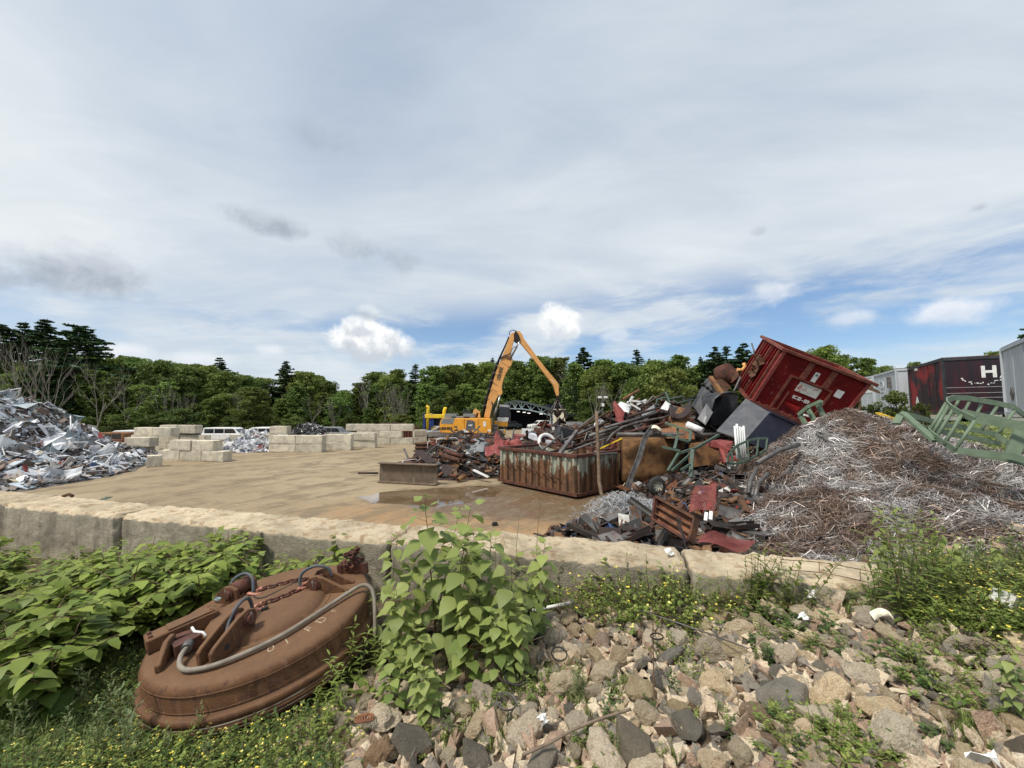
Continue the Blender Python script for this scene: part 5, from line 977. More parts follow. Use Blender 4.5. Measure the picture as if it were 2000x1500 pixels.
kinds('rust', [('scrap_pipe', 'pipe', [proto('scrap_pipe', pr_pipe(L, r_), M[c]) for L, r_, c in ((1.9, .07, 'rust'), (1.2, .11, 'rustdark'), (2.6, .05, 'steel'), (1.5, .08, 'rustlight'))]),
               ('scrap_angle_bar', 'angle bar', [proto('scrap_angle_bar', pr_angle(L, a), M[c]) for L, a, c in ((2.2, .09, 'rust'), (1.6, .12, 'rustdark'), (2.8, .07, 'steel'))]),
               ('scrap_channel', 'steel channel', [proto('scrap_channel', pr_chan(L, a, b_), M[c]) for L, a, b_, c in ((1.8, .2, .08, 'rust'), (1.3, .28, .1, 'rustdark'), (2.4, .15, .06, 'steel'))]),
               ('scrap_beam', 'steel beam', [proto('scrap_beam', pr_beam(L, h, f), M[c]) for L, h, f, c in ((1.7, .2, .12, 'rustdark'), (1.2, .26, .16, 'rust'))]),
               ('scrap_plate', 'steel plate', [proto('scrap_plate', pr_plate(L, w_, s), M[c]) for L, w_, s, c in ((1.0, .6, 1, 'rust'), (.7, .5, 2, 'rustlight'), (1.3, .5, 3, 'steel'), (.8, .8, 4, 'rustdark'))]),
               ('bent_sheet', 'bent sheet', [proto('bent_sheet', jit_sheet(L, w_, s, .35), M[c]) for L, w_, s, c in ((1.4, .9, 1, 'rust'), (1.1, .8, 2, 'rustlight'), (1.3, .7, 3, 'whitepaint'), (1.6, .8, 4, 'rustdark'), (1.0, .8, 5, 'redpaint'), (1.1, .8, 6, 'grey'))]),
               ('bent_rod', 'bent rod', [proto('bent_rod', pr_bent(L, .022, s), M[c]) for L, s, c in ((3.0, 1, 'steel'), (2.4, 2, 'rust'), (3.4, 3, 'rustdark'))]),
               ('steel_rack', 'steel frame', [proto('steel_rack', pr_frame(L, w_, 1), M[c]) for L, w_, c in ((1.5, .8, 'steel'), (1.1, .7, 'rust'), (1.7, .6, 'greensteel'))])])
kinds('pipes', [PRK['rust'][0], PRK['rust'][0], PRK['rust'][2], PRK['rust'][4], PRK['rust'][1], PRK['rust'][5]])
kinds('tubes', [('square_tube_offcut', 'square tube', [proto('square_tube_offcut', pr_sq(L, a, b_), M[c]) for L, a, b_, c in ((.75, .13, .13, 'steel'), (.55, .16, .10, 'rustdark'), (.9, .10, .10, 'rust'), (.6, .2, .12, 'steel'), (1.0, .12, .08, 'rustdark'))]),
                ('pipe_offcut', 'pipe', [proto('pipe_offcut', pr_pipe(L, r_), M[c]) for L, r_, c in ((.7, .05, 'rustdark'), (.5, .08, 'steel'), (.8, .04, 'rustlight'))]),
                ('plate_offcut', 'steel plate', [proto('plate_offcut', pr_plate(L, w_, s), M[c]) for L, w_, s, c in ((.45, .35, 5, 'rustlight'), (.4, .3, 6, 'steel'), (.5, .3, 7, 'rust'))]),
                ('channel_offcut', 'steel channel', [proto('channel_offcut', pr_chan(L, a, b_), M[c]) for L, a, b_, c in ((.6, .12, .06, 'steel'), (.8, .15, .07, 'rustdark'))])]); PRK['tubes'].insert(0, PRK['tubes'][0]); PRK['tubes'].insert(0, PRK['tubes'][0])
kinds('alu', [('aluminium_sheet', 'metal sheet', [proto('aluminium_sheet', jit_sheet(L, w_, s, a), M[c]) for L, w_, s, a, c in ((1.6, .9, 11, .3, 'alu'), (1.3, 1.0, 12, .15, 'whitepaint'), (1.8, .7, 13, .45, 'greyblue'), (1.2, .9, 14, .5, 'alu'), (1.0, .7, 15, .1, 'grey'), (1.9, 1.0, 16, .5, 'whitepaint'))]),
              ('aluminium_extrusion', 'extrusion', [proto('aluminium_extrusion', f, M[c]) for f, c in ((pr_chan(2.2, .1, .05), 'alu'), (pr_sq(1.8, .08, .05), 'whitepaint'), (pr_angle(2.5, .06), 'alu'), (pr_sq(1.4, .12, .04), 'whitepaint'), (pr_chan(1.6, .14, .04), 'greyblue'))]),
              ('window_frame', 'window frame', [proto('window_frame', pr_frame(L, w_, 1), M[c]) for L, w_, c in ((1.5, 1.0, 'whitepaint'), (1.2, .8, 'alu'))]),
              ('wire_coil', 'wire coil', [proto('wire_coil', pr_coil(.35, s), M['steel']) for s in (1, 2)])]); PRK['alu'].insert(0, PRK['alu'][1]); PRK['alu'].insert(0, PRK['alu'][1])
COLW = {'rusty_steel': 'brown rusty', 'orange_rusty_steel': 'orange rusty', 'dark_rusty_steel': 'dark rusty', 'dull_grey_steel': 'dull grey', 'white_painted_metal': 'white', 'faded_red_paint': 'faded red', 'mid_grey_paint': 'mid grey', 'dull_green_painted_steel': 'dull green', 'bare_aluminium': 'silvery', 'grey_blue_painted_metal': 'grey-blue', 'pale_green_paint': 'pale green'}
def strew(key, hf, n, rect, where_, group, seed, thr=.1, scale=(.8, 1.2), tilt=.3, sink=.02, cond=None):
    r = np.random.default_rng(seed); Pn, Nn = surf_pts(hf, n * 3, r, *rect, thr); c = 0
    for p, q in zip(Pn, Nn):
        if cond and not cond(p): continue
        kn, cat, lst = PRK[key][r.integers(0, len(PRK[key]))]; src = lst[r.integers(0, len(lst))]; o = src.copy(); COL.objects.link(o)
        Rm = Matrix(tangent_rot(1, r, q[None], tilt)[0].tolist()).to_4x4(); s = r.uniform(*scale); o.location = Vector(p) + Vector(q) * r.uniform(-sink, .14); o.rotation_euler = Rm.to_euler(); o.scale = (s, s, s)
        cw = COLW.get(src.data.materials[0].name, 'worn'); tag(o, '%s %s lying %s' % (cw, cat, where_), cat, group + ', ' + cw + ' ' + cat); c += 1
        if c >= n: break
strew('rust', h_main, 75, (2.5, 12, 14, 21), 'in the big brown scrap heap', 'big brown heap', 21, thr=.8, cond=lambda p: p[1] > 13.5 + .0 and p[2] > .8)
strew('rust', h_main, 34, (.5, 6, 17, 23), 'behind the rusty container', 'scrap behind the rusty container', 26, thr=.4, cond=lambda p: p[1] > 17.5)
strew('rust', h_main, 16, (-4, 2.5, 24.5, 28), 'below the yellow excavator', 'scrap below the excavator', 28, thr=.4)
strew('pipes', h_main, 62, (-5.2, .2, 17.4, 21.5), 'in the brown pipe heap left of the rusty container', 'brown pipe heap', 22, thr=.15, scale=(.75, 1.1))
strew('tubes', h_main, 85, (.8, 5.6, 6.3, 9.6), 'in the offcut heap just behind the near wall', 'offcut heap by the near wall', 23, thr=.05, scale=(.95, 1.5), tilt=.3)
strew('tubes', h_main, 50, (4.6, 8.6, 9.6, 13.5), 'among the offcuts left of the wire mound', 'offcuts left of the wire mound', 24, thr=.15, scale=(.9, 1.5), tilt=.4)
strew('alu', h_alu, 120, (-26, -17.6, 12.5, 22), 'in the white scrap heap at the left', 'white scrap heap', 25, thr=.08, scale=(.75, 1.2), tilt=.35)
strew('alu', h_ext, 22, (-22, -18, 29.2, 31), 'in the small white pile before the bay wall', 'small white pile', 27, thr=.2, scale=(.5, .9), tilt=.4)

# ---------------------------------------------------------------- wire-clippings mound
mm = bpy.data.materials.new('wire_mound_core'); mm.use_nodes = True; t = NT(mm.node_tree); b = t.n['Principled BSDF']; pos = t.node('ShaderNodeNewGeometry').outputs['Position']
c = t.mix(t.mr(t.noise(pos, 1.2, 6, .6), .42, .6), (.095, .06, .048), (.20, .165, .155)); c = t.mix(t.mr(t.noise(pos, 12, 6, .7), .45, .65), c, (.05, .032, .026))
t.put(b.inputs['Base Color'], c); b.inputs['Roughness'].default_value = .8; bn = t.node('ShaderNodeBump'); bn.inputs['Strength'].default_value = 1; bn.inputs['Distance'].default_value = .06; t.l.new(t.noise(pos, 22, 8, .75), bn.inputs['Height']); t.l.new(bn.outputs[0], b.inputs['Normal'])
M['wire'] = pmat('steel_clippings', (1, 1, 1), None, None, 9, .45, .3, 0, tint=True)
V, F, xs, ys, H = heap_mesh(heap_h, 2.6, 19, 3.7, 17, .16, .0)
r = np.random.default_rng(77); NS = 78000
gx_, gy_ = np.gradient(H, .16)
xq = 3.0 + 15 * r.random(NS * 4); yq = 3.8 + 10.5 * r.random(NS * 4) ** 1.25
def samp(A, x, y):
    i = (x - xs[0]) / .16; j = (y - ys[0]) / .16; i0 = np.clip(i.astype(int), 0, len(xs) - 2); j0 = np.clip(j.astype(int), 0, len(ys) - 2); a, b_ = i - i0, j - j0
    return A[i0, j0] * (1 - a) * (1 - b_) + A[i0 + 1, j0] * a * (1 - b_) + A[i0, j0 + 1] * (1 - a) * b_ + A[i0 + 1, j0 + 1] * a * b_
zq = samp(H, xq, yq); nq = np.stack([-samp(gx_, xq, yq), -samp(gy_, xq, yq), np.ones(NS * 4)], 1); nq /= np.linalg.norm(nq, axis=1, keepdims=True)
vd = np.stack([xq, yq, zq - EYE], 1); vis = (nq * vd).sum(1) < .3; okk = (zq > .12) & vis & (np.abs(xq / yq) < 1.5); sel = np.where(okk)[0][:NS]; xq, yq, zq, nq = xq[sel], yq[sel], zq[sel], nq[sel]; NS = len(sel)
patch = np.array([mnoise.noise(Vector((x * .55, y * .55, 3.3))) for x, y in zip(xq, yq)]); pat2 = np.array([mnoise.noise(Vector((x * .9 + 9, y * .9, 1.3))) for x, y in zip(xq, yq)])
ang = patch * 5 + r.normal(0, .75, NS); u = np.stack([np.cos(ang), np.sin(ang), r.normal(0, .3, NS)], 1); u -= nq * ((u * nq).sum(1) - r.normal(0.02, .2, NS))[:, None]; u /= np.linalg.norm(u, axis=1, keepdims=True)
v_ = np.cross(nq, u); v_ /= np.linalg.norm(v_, axis=1, keepdims=True); L = r.uniform(.10, .40, NS); wdt = r.uniform(.003, .0105, NS) * (1 + .05 * yq); C0 = np.stack([xq, yq, zq], 1) + nq * r.uniform(-.02, .09, NS)[:, None]; bend = (nq * r.normal(0, .12, NS)[:, None] + v_ * r.normal(0, .16, NS)[:, None]) * L[:, None]
A0 = C0 - u * L[:, None] / 2; A1 = C0 + bend; A2 = C0 + u * L[:, None] / 2 ; tw = (v_ + nq * r.normal(0, .6, (NS, 1))); tw /= np.linalg.norm(tw, axis=1, keepdims=True); wv = tw * wdt[:, None] / 2
VS = np.stack([A0 - wv, A0 + wv, A1 - wv, A1 + wv, A2 - wv, A2 + wv], 1).reshape(-1, 3); base = 6 * np.arange(NS)[:, None]; FS = np.concatenate([base + np.array([[0, 1, 3, 2]]), base + np.array([[2, 3, 5, 4]])])
pat3 = np.array([mnoise.noise(Vector((x * 2.6 + 4, y * 3.1, 6.3))) for x, y in zip(xq, yq)]); mixv = np.clip(.34 + 1.0 * pat2 + 1.1 * pat3 + r.normal(0, .3, NS), 0, 1)[:, None]; colw = (1 - mixv) * np.array([[.16, .105, .075]]) + mixv * np.array([[.45, .435, .42]]); colw *= r.uniform(.45, 1.45, (NS, 1)); col = np.concatenate([np.ones((len(V), 3)), np.repeat(colw, 6, 0)])
tag(mesh_obj('wire_clippings_mound', np_mesh('wire_clippings_mound', np.concatenate([V, VS]), np.concatenate([F, FS + len(V)]), [mm, M['wire']], midx=np.concatenate([np.zeros(len(F)), np.ones(len(FS))]), smooth=False, col=col)), 'big mound of rusty and silvery wire clippings at the right', 'wire mound', kind='stuff')
# silvery swarf tangle
r = np.random.default_rng(5); m = MB(); 
for k in range(330):
    while True:
        x, y = 2.95 + r.normal(0, .72), 10.4 + r.normal(0, .5)
        z = gau(x, y, 2.95, 10.4, 1.05, .8, .62, 0, 1.3)
        if z > .05: break
    a = r.uniform(0, 6.28); R0 = r.uniform(.05, .16); n_ = 6; e1 = Vector((math.cos(a), math.sin(a), r.normal(0, .4))).normalized(); e2 = e1.cross(Vector((r.normal(), r.normal(), r.normal()))).normalized()
    m.tube([Vector((x, y, z + .12)) + e1 * (R0 * math.cos(q * .8)) + e2 * (R0 * math.sin(q * .8)) + e1.cross(e2) * .03 * q for q in range(n_)], .007, 3, cap=False)
solo(m, 'swarf_tangle', M['alu'], 'silvery tangle of curled wire right of the rusty container foot', 'wire tangle', kind='stuff')
V, F, *_ = heap_mesh(lambda x, y: gau(x, y, 2.95, 10.4, 1.05, .8, .62, 0, 1.3) - .04, .9, 5, 8.6, 12.4, .12); tag(mesh_obj('swarf_core', np_mesh('swarf_core', V, F, M['moundgrey'])), 'dark core of the silvery wire tangle', 'wire tangle', kind='stuff')

# ---------------------------------------------------------------- rusty roll-off container (with teal paint remnants)
mc = bpy.data.materials.new('rusty_teal_container'); mc.use_nodes = True; t = NT(mc.node_tree); b = t.n['Principled BSDF']; tc = t.node('ShaderNodeTexCoord').outputs['Object']; s_ = t.sep(tc)
n1 = t.noise(t.map(tc, scale=(1, 1, .22)), 4.5, 7, .65); n2 = t.noise(tc, 9, 6, .7); zz = t.mr(s_[2], .2, 1.3, -.12, .12, smooth=False)
c = t.mix(t.mr(n1, .42, .62), (.10, .052, .026), (.19, .088, .038)); c = t.mix(t.mr(n2, .5, .7), c, (.045, .03, .022))
c = t.mix(t.mr(t.m('ADD', t.noise(t.map(tc, scale=(1, 1, .35)), 2.6, 7, .7, w=4.), zz), .555, .60), c, t.mix(t.mr(n2, .4, .6), (.24, .28, .225), (.40, .38, .29)))
t.put(b.inputs['Base Color'], c); b.inputs['Roughness'].default_value = .8; bn = t.node('ShaderNodeBump'); bn.inputs['Strength'].default_value = .3; bn.inputs['Distance'].default_value = .02; t.l.new(n2, bn.inputs['Height']); t.l.new(bn.outputs[0], b.inputs['Normal'])
rc = empty('rolloff_container', (1.83, 15.89, 0.0), (0, 0, -.835), 'open rusty ribbed container with patches of teal paint, foot pipe at its corner', 'container'); Lx, Wy, z0, z1 = 3.95, 2.5, .17, 1.40
m = MB(); w_ = .05
m.box((0, -Wy / 2, (z0 + z1) / 2), (Lx, w_, z1 - z0)); m.box((0, Wy / 2, (z0 + z1) / 2), (Lx, w_, z1 - z0)); m.box((-Lx / 2 + w_ / 2, 0, (z0 + z1) / 2), (w_, Wy - w_, z1 - z0)); m.box((Lx / 2 - w_ / 2, 0, (z0 + z1) / 2), (w_, Wy - w_, z1 - z0)); m.box((0, 0, z0 + .03), (Lx - .12, Wy - .08, .06)); m.build('shell', mc, rc)
for sd_ in (-1, 1):
    for k in range(12):
        x = -Lx / 2 + .06 + (Lx - .12) * k / 11; m = MB(); m.prism([(x - .07, sd_ * (Wy / 2 + .026), z0), (x + .07, sd_ * (Wy / 2 + .026), z0), (x + .04, sd_ * (Wy / 2 + .11), z0), (x - .04, sd_ * (Wy / 2 + .11), z0)], (0, 0, z1 - z0 - .02)); m.build('side_rib', mc, rc)
for k in (0, 1, 2, 4, 5, 6):
    y = -Wy / 2 + .1 + (Wy - .2) * k / 6; m = MB(); m.box((Lx / 2 + .045, y, (z0 + z1) / 2), (.09, .14, z1 - z0 - .02)); m.build('end_rib', mc, rc)
m = MB()
for y in (-Wy / 2 - .06, Wy / 2 + .06): m.bar((-Lx / 2 - .12, y, z1 + .05), (Lx / 2 + .12, y, z1 + .05), .16, .12)
for x in (-Lx / 2 - .04, Lx / 2 + .04): m.bar((x, -Wy / 2 + .03, z1 + .05), (x, Wy / 2 - .03, z1 + .05), .16, .118)
m.build('top_rim', M['rust'], rc, bevel=.012)
m = MB()
for y in (-Wy / 2 - .05, Wy / 2 + .05): m.bar((-Lx / 2 - .1, y, z0 - .03), (Lx / 2 + .1, y, z0 - .03), .2, .1)
m.bar((Lx / 2 + .05, -Wy / 2, z0 - .03), (Lx / 2 + .05, Wy / 2, z0 - .03), .18, .098); m.bar((-Lx / 2 - .05, -Wy / 2 + .1, z0 - .03), (-Lx / 2 - .05, Wy / 2 - .1, z0 - .03), .18, .098); m.build('bottom_rail', M['rust'], rc)
for x in (-1.6, 0, 1.6):
    for y in (-1.0, 1.0): m = MB(); m.tube([(x, y - .12, .08), (x, y + .12, .08)], .08, 10); m.build('roller', M['rustdark'], rc)
m = MB(); m.tube([(-1.75, -Wy / 2 - .14, .95), (-1.3, -Wy / 2 - .15, .82), (-.6, -Wy / 2 - .14, .86), (.2, -Wy / 2 - .15, .74), (.9, -Wy / 2 - .14, .62), (1.35, -Wy / 2 - .15, .64)], .018, 6); m.build('loose_cable', M['rust'], rc)
for z in (.35, .65, .95, 1.2): m = MB(); m.box((-Lx / 2 - .12, -Wy / 2 + .15, z), (.14, .2, .05)); m.build('door_hinge', M['rust'], rc)

# ---------------------------------------------------------------- tilted red container
mr_ = bpy.data.materials.new('scuffed_red_paint'); mr_.use_nodes = True; t = NT(mr_.node_tree); b = t.n['Principled BSDF']; tc = t.node('ShaderNodeTexCoord').outputs['Object']
n2 = t.noise(tc, 7, 7, .7); c = t.mix(t.mr(t.noise(tc, 1.4, 5, .6), .4, .65), (.165, .010, .010), (.115, .007, .009)); c = t.mix(t.mr(n2, .60, .68), c, (.14, .05, .03)); c = t.mix(t.m('MULTIPLY', t.mr(t.noise(t.map(tc, scale=(1, 1, .3)), 12, 4, .6), .64, .7), .5), c, (.4, .2, .17))
t.put(b.inputs['Base Color'], c); b.inputs['Roughness'].default_value = .6; b.inputs['Specular IOR Level'].default_value = .15; M['red'] = mr_
M['redrust'] = pmat('red_paint_worn_to_rust', (.20, .055, .035), (.12, .035, .025), (.28, .13, .08), 5, .75, 0, .2)
rd = empty('tilted_container', (11.78, 17.15, 3.22), (.388, .43, -.151), 'red steel container tipped up on top of the scrap heap', 'container'); A, B, H_ = 3.2, 2.7, 2.33; X = lambda a: A * (a - .5); Zb = lambda b_: H_ * (1 - b_)
def q4(a0, a1, b0, b1, y0, y1): m = MB(); m.box((X((a0 + a1) / 2), (y0 + y1) / 2, Zb((b0 + b1) / 2)), (A * abs(a1 - a0), abs(y1 - y0), H_ * abs(b1 - b0))); return m
yf = -B / 2; m = MB()
for a0, a1, b0, b1 in ((.0, .345, 0, 1), (.53, 1, 0, 1), (.345, .53, 0, .735), (.345, .53, .97, 1)): q = q4(a0, a1, b0, b1, yf, yf + .05); m.add(q.v, q.f)
m.box((0, B / 2 - .025, H_ / 2), (A, .05, H_)); m.box((A / 2 - .025, 0, H_ / 2), (.05, B - .1, H_)); m.box((-A / 2 + .025, 0, H_ / 2), (.05, B - .1, H_)); m.box((0, 0, .04), (A - .1, B - .1, .06)); m.build('shell', mr_, rd)
for k in range(8): y = -B / 2 + .22 + (B - .44) * k / 7; m = MB(); m.box((-A / 2 - .05, y, H_ / 2), (.1, .07, H_ - .1)); m.build('end_rib', M['redrust'] if k % 3 == 0 else mr_, rd)
for sx in (-1, 1): m = MB(); m.box((sx * (A / 2 - .03), yf - .03, H_ / 2), (.12, .08, H_ - .06)); m.build('corner_post', M['redpaint'], rd)
m = MB()
for y in (-B / 2 - .05, B / 2 + .05): m.bar((-A / 2 - .15, y, H_ + .03), (A / 2 + .22, y, H_ + .03), .16, .12)
for x in (-A / 2 - .07, A / 2 + .14): m.bar((x, -B / 2 + .03, H_ + .03), (x, B / 2 - .03, H_ + .03), .16, .118)
m.build('top_rim', M['redrust'], rd, bevel=.012)
m = MB()
for y in (-B / 2 - .03, B / 2 + .03): m.bar((-A / 2 - .1, y, -.02), (A / 2 + .1, y, -.02), .14, .14)
m.bar((-A / 2 - .06, -B / 2 + .04, -.02), (-A / 2 - .06, B / 2 - .04, -.02), .12, .138)
for k in range(9): m.box((X(.08 + .1 * k), yf - .06, .06), (.1, .06, .1))
m.build('bottom_rail', M['redrust'], rd)
for a in (.347, .615): q4(a - .032, a + .032, .03, .33, yf - .07, yf - .003).build('stiffener', M['redrust'], rd)
for a0, a1, b0, b1 in ((.215, .72, .325, .355), (.215, .245, .355, .98), (.70, .72, .355, .8), (.30, .315, .60, .97)): q4(a0, a1, b0, b1, yf - .05, yf - .003).build('raised_frame', M['redrust'], rd)
q4(.62, .98, .72, .73, yf - .012, yf - .003).build('seam', M['redrust'], rd); q4(.72, .735, .42, .98, yf - .014, yf - .003).build('seam', M['redrust'], rd)
ms_ = pmat('peeling_white_sign', (.62, .60, .55), (.50, .52, .46), (.42, .10, .08), 5, .6, mask3=(.54, .6), scale3=6); sg = q4(.355, .612, .375, .55, yf - .018, yf - .004).build('warning_sign', ms_, rd)
pl_ = q4(.44, .495, .14, .31, yf - .015, yf - .004).build('white_plate', M['white'], rd); q4(.755, .835, .27, .40, yf - .015, yf - .004).build('white_plate', M['white'], rd)
text_obj('A', .16, M['black'], rd, place_M((X(.468), yf - .018, Zb(.20)), (0, 0, 1), (-1, 0, 0)) if False else place_M((X(.468), yf - .018, Zb(.19)), (1, 0, 0), (0, 0, 1)), .004, bold=.004)
text_obj('SC 25 - 039', .185, M['white'], rd, place_M((X(.475), yf - .022, Zb(.655)), (1, 0, 0), (0, 0, 1)), .006, bold=.008, sx=.72)
text_obj('2', .2, M['redpaint'], rd, place_M((X(.79), yf - .012, Zb(.53)), (1, 0, 0), (0, 0, 1)), .004)
jit_sheet(.9, .7, 41, .3).build('torn_flap', M['rust'], rd, loc=(-A / 2 - .22, -.35, 1.25), rot=(.3, 1.4, .4))
m = jit_sheet(1.6, 1.2, 44, .5); o = m.build('bent_sheet', M['rust'], loc=P(1610, 700, 19.2), rot=(.5, .5, 0)); o.location.z -= .35; tag(o, 'curled rusty sheet sticking out of the top of the red container', 'bent sheet')
m = jit_sheet(2.6, 1.4, 47, .25); o = m.build('bent_sheet', M['rust'], loc=P(1650, 728, 18.6), rot=(.5, .48, -.2)); o.location.z -= .2; tag(o, 'flat brown sheet resting on the far rim of the red container', 'bent sheet')

# ---------------------------------------------------------------- black and navy boxes under it
def facebox(corners, ext, name, mat, label, cat, t=None):
    m = MB(); m.prism([Vector(c) for c in corners], ext); return solo(m, name, mat, label, cat)
f = [P(1400, 843, 14.6), P(1457, 780, 15.6), P(1503, 807, 14.6), P(1455, 862, 13.4)]; bxr = empty('steel_bin', (9.5, 15, 1.3), label='steel bin on its side below the red container, charcoal where lit, navy where shaded', cat='steel bin')
ext = Vector((2.6, 1.5, -.75)); m = MB(); m.prism(f, ext); bb = wbuild(m, 'bin_body', M['navy'], bxr); n_ = (f[1] - f[0]).cross(f[3] - f[0]).normalized(); n_ = n_ if n_.dot(Vector((0, -1, 0))) > 0 else -n_  # shade put into the colour: navy body side, lighter charcoal on the lit panel
m = MB(); cen = sum(f, Vector()) / 4; m.prism([cen + (p - cen) * 1.01 + n_ * .004 for p in f], n_ * .03); wbuild(m, 'bin_bottom_panel', M['charcoal'], bxr)
m = MB(); m.bar(f[2] + Vector((0, 0, .03)), f[2] + ext + Vector((0, 0, .03)), .12, .1); wbuild(m, 'edge_rail', M['navy'], bxr)
sk = empty('black_skip', tuple(P(1385, 800, 17)), label='black skip standing on end left of the charcoal bin, brown inside', cat='skip')
f = [P(1356, 796, 16.8), P(1388, 738, 17.4), P(1412, 772, 16.4), P(1402, 800, 16.2), P(1378, 828, 16.0)]; m = MB(); m.prism(f, (.6, 1.6, .1)); wbuild(m, 'skip_shell', M['blackmetal'], sk)
m = MB(); a_, b_ = P(1387, 737, 17.0), P(1411, 771, 16.0); m.bar(a_, b_, .16, .16); wbuild(m, 'rusty_rim', M['rustlight'], sk)
m = MB(); m.prism([P(1388, 742, 17.2), P(1412, 741, 17.6), P(1428, 755, 17.4), P(1413, 772, 16.5)], (.1, .8, -.1)); wbuild(m, 'rusty_inside', M['rust'], sk)
for k in range(3): m = MB(); p = P(1374 + k * 8, 752 + k * 6, 16.4 - k * .1); m.box(tuple(p), (.16, .12, .08), Euler((0, .8, .3)).to_matrix()); wbuild(m, 'stiffener', M['black'], sk)
facebox([P(1362, 818, 15.7), P(1380, 788, 15.9), P(1392, 806, 15.6), P(1378, 830, 15.4)], (.05, .06, .02), 'blue_grey_plate', M['charcoal'], 'blue-grey plate leaning on the black skip', 'steel plate')
m = MB(); m.prism([P(1373, 822, 15.3), P(1378, 812, 15.3), P(1381, 814, 15.3), P(1376, 825, 15.3)], (0, .01, 0)); solo(m, 'paper_label', M['plastic_white'], 'small yellowish label on the blue-grey plate', 'label')
m = MB(); arc = [(1392, 832), (1390, 800), (1396, 780), (1410, 769), (1428, 766), (1442, 771)]; g = [[P(x, y, 15.9) + Vector((0, .35 * j, .04 * j)) for j in range(5)] for x, y in arc]; m.sheet(g, .05); a0 = P(1416, 800, 16.6)
m.prism([P(x, y, 17.1) for x, y in arc + [(1440, 800), (1420, 830)]], (0, .08, 0)); solo(m, 'black_bucket', M['blackmetal'], 'black curved loader bucket between the black skip and charcoal bin', 'bucket')
dr = MB(); Rm = Matrix.Translation(P(1418, 733, 17.9)) @ Euler((1.2, .5, .4)).to_matrix().to_4x4(); dr.lathe([(0, -.28), (.5, -.28), (.52, -.2), (.52, .2), (.5, .28), (0, .28)], 24, Rm); solo(dr, 'rusty_drum', M['rust'], 'rusty round drum perched above the black skip', 'drum')
facebox([P(1418, 724, 17.6), P(1441, 718, 17.6), P(1443, 735, 17.4), P(1428, 748, 17.4)], (.1, .5, 0), 'rusty_bracket', M['rust'], 'rusty box bracket beside the drum at the foot of the red container', 'bracket')
m = MB(); m.tube([P(1440, 722, 16.9), P(1449, 723, 16.9), P(1455, 716, 16.9), P(1452, 709, 16.9)], .07, 8); solo(m, 'yellow_hook', M['boom'], 'faded yellow hook piece at the left edge of the red container', 'hook')
m = MB(); m.tube([P(1468, 670, 16.3), P(1472, 683, 16.2), P(1474, 697, 16.1)], .03, 6); m.tube([P(1433, 765, 15.8), P(1440, 750, 15.9), P(1446, 737, 16.2)], .04, 6); solo(m, 'thin_rod', M['steel'], 'thin grey rod poking up at the left corner of the red container', 'rod')

# ---------------------------------------------------------------- rusty tank and things around it
tk = empty('rusty_tank', (4.6, 15.2, 0), label='large rusty plate-sided tank behind the bent guard rail', cat='tank')
m = MB(); g = []
for i in range(9):
    q = i / 8; g.append([Vector((4.2 + 2.55 * q, 14.9 + .25 * math.sin(q * 3.14) * -1 + .5 * q, z)) for z in (.35, .7, 1.1, 1.5, 1.95)])
m.sheet(g, .05); m.prism([g[0][0] + Vector((0, .04, 0)), g[-1][0] + Vector((0, .04, 0)), g[-1][0] + Vector((.2, 1.4, 0)), g[0][0] + Vector((.2, 1.4, 0))], (0, 0, 1.58)); wbuild(m, 'side_plate', M['rustlight'], tk)
m = MB(); m.tube([P(1205, 849, 14.5), P(1300, 849, 14.7), P(1365, 850, 14.9), P(1412, 849, 15.2)], .085, 10); solo(m, 'long_pipe', M['steel'], 'long straight grey pipe lying along the top of the rusty tank', 'pipe')
facebox([P(1356, 868, 14.2), P(1403, 862, 14.6), P(1405, 905, 14.2), P(1357, 912, 13.8)], (.1, .7, 0), 'rusty_plate', M['rustlight'], 'upright rusty plate right of the tank behind the green frame', 'steel plate')
m = MB(); m.prism([P(1300, 845, 14.9), P(1355, 838, 14.9), P(1357, 858, 14.6), P(1302, 856, 14.6)], (.05, 1.0, .1)); solo(m, 'rusty_plate', M['rustlight'], 'rusty slab on top of the tank under the green bar', 'steel plate')
def rail(pts, w_, d_, name, mat, label, cat):
    m = MB()
    for a, b_ in zip(pts[:-1], pts[1:]):
        t_ = .02; m.profile(a, b_ + (b_ - a) * .01, [(-w_ / 2, 0), (w_ / 2, 0), (w_ / 2, d_), (w_ / 2 - t_, d_), (w_ / 2 - t_, t_), (-w_ / 2 + t_, t_), (-w_ / 2 + t_, d_), (-w_ / 2, d_)], up=(.1, -1, .3))
    return solo(m, name, mat, label, cat)
rail([P(1274, 833, 14.2), P(1266, 845, 13.9), P(1258, 858, 13.6), P(1253, 875, 13.3), P(1248, 892, 13.1), P(1240, 912, 12.9), P(1232, 932, 12.7), P(1226, 952, 12.5)], .16, .06, 'guard_rail', M['steel'], 'long bent grey guard rail leaning in front of the rusty tank', 'guard rail')
m = MB(); m.sheet([[P(1272 + i * 5, 832 - 3 * math.sin(i) + i * 1.0, 14.0 + j * .2) + Vector((0, 0, -.1 * abs(j - 1))) for j in range(4)] for i in range(5)], .02); solo(m, 'torn_sheet', M['cream'], 'torn tan sheet hooked over the top end of the bent guard rail', 'bent sheet')
fr = MB(); R4 = lambda x, y, Y: P(1180 + x / 8.333, 740 + y / 8.333, Y)
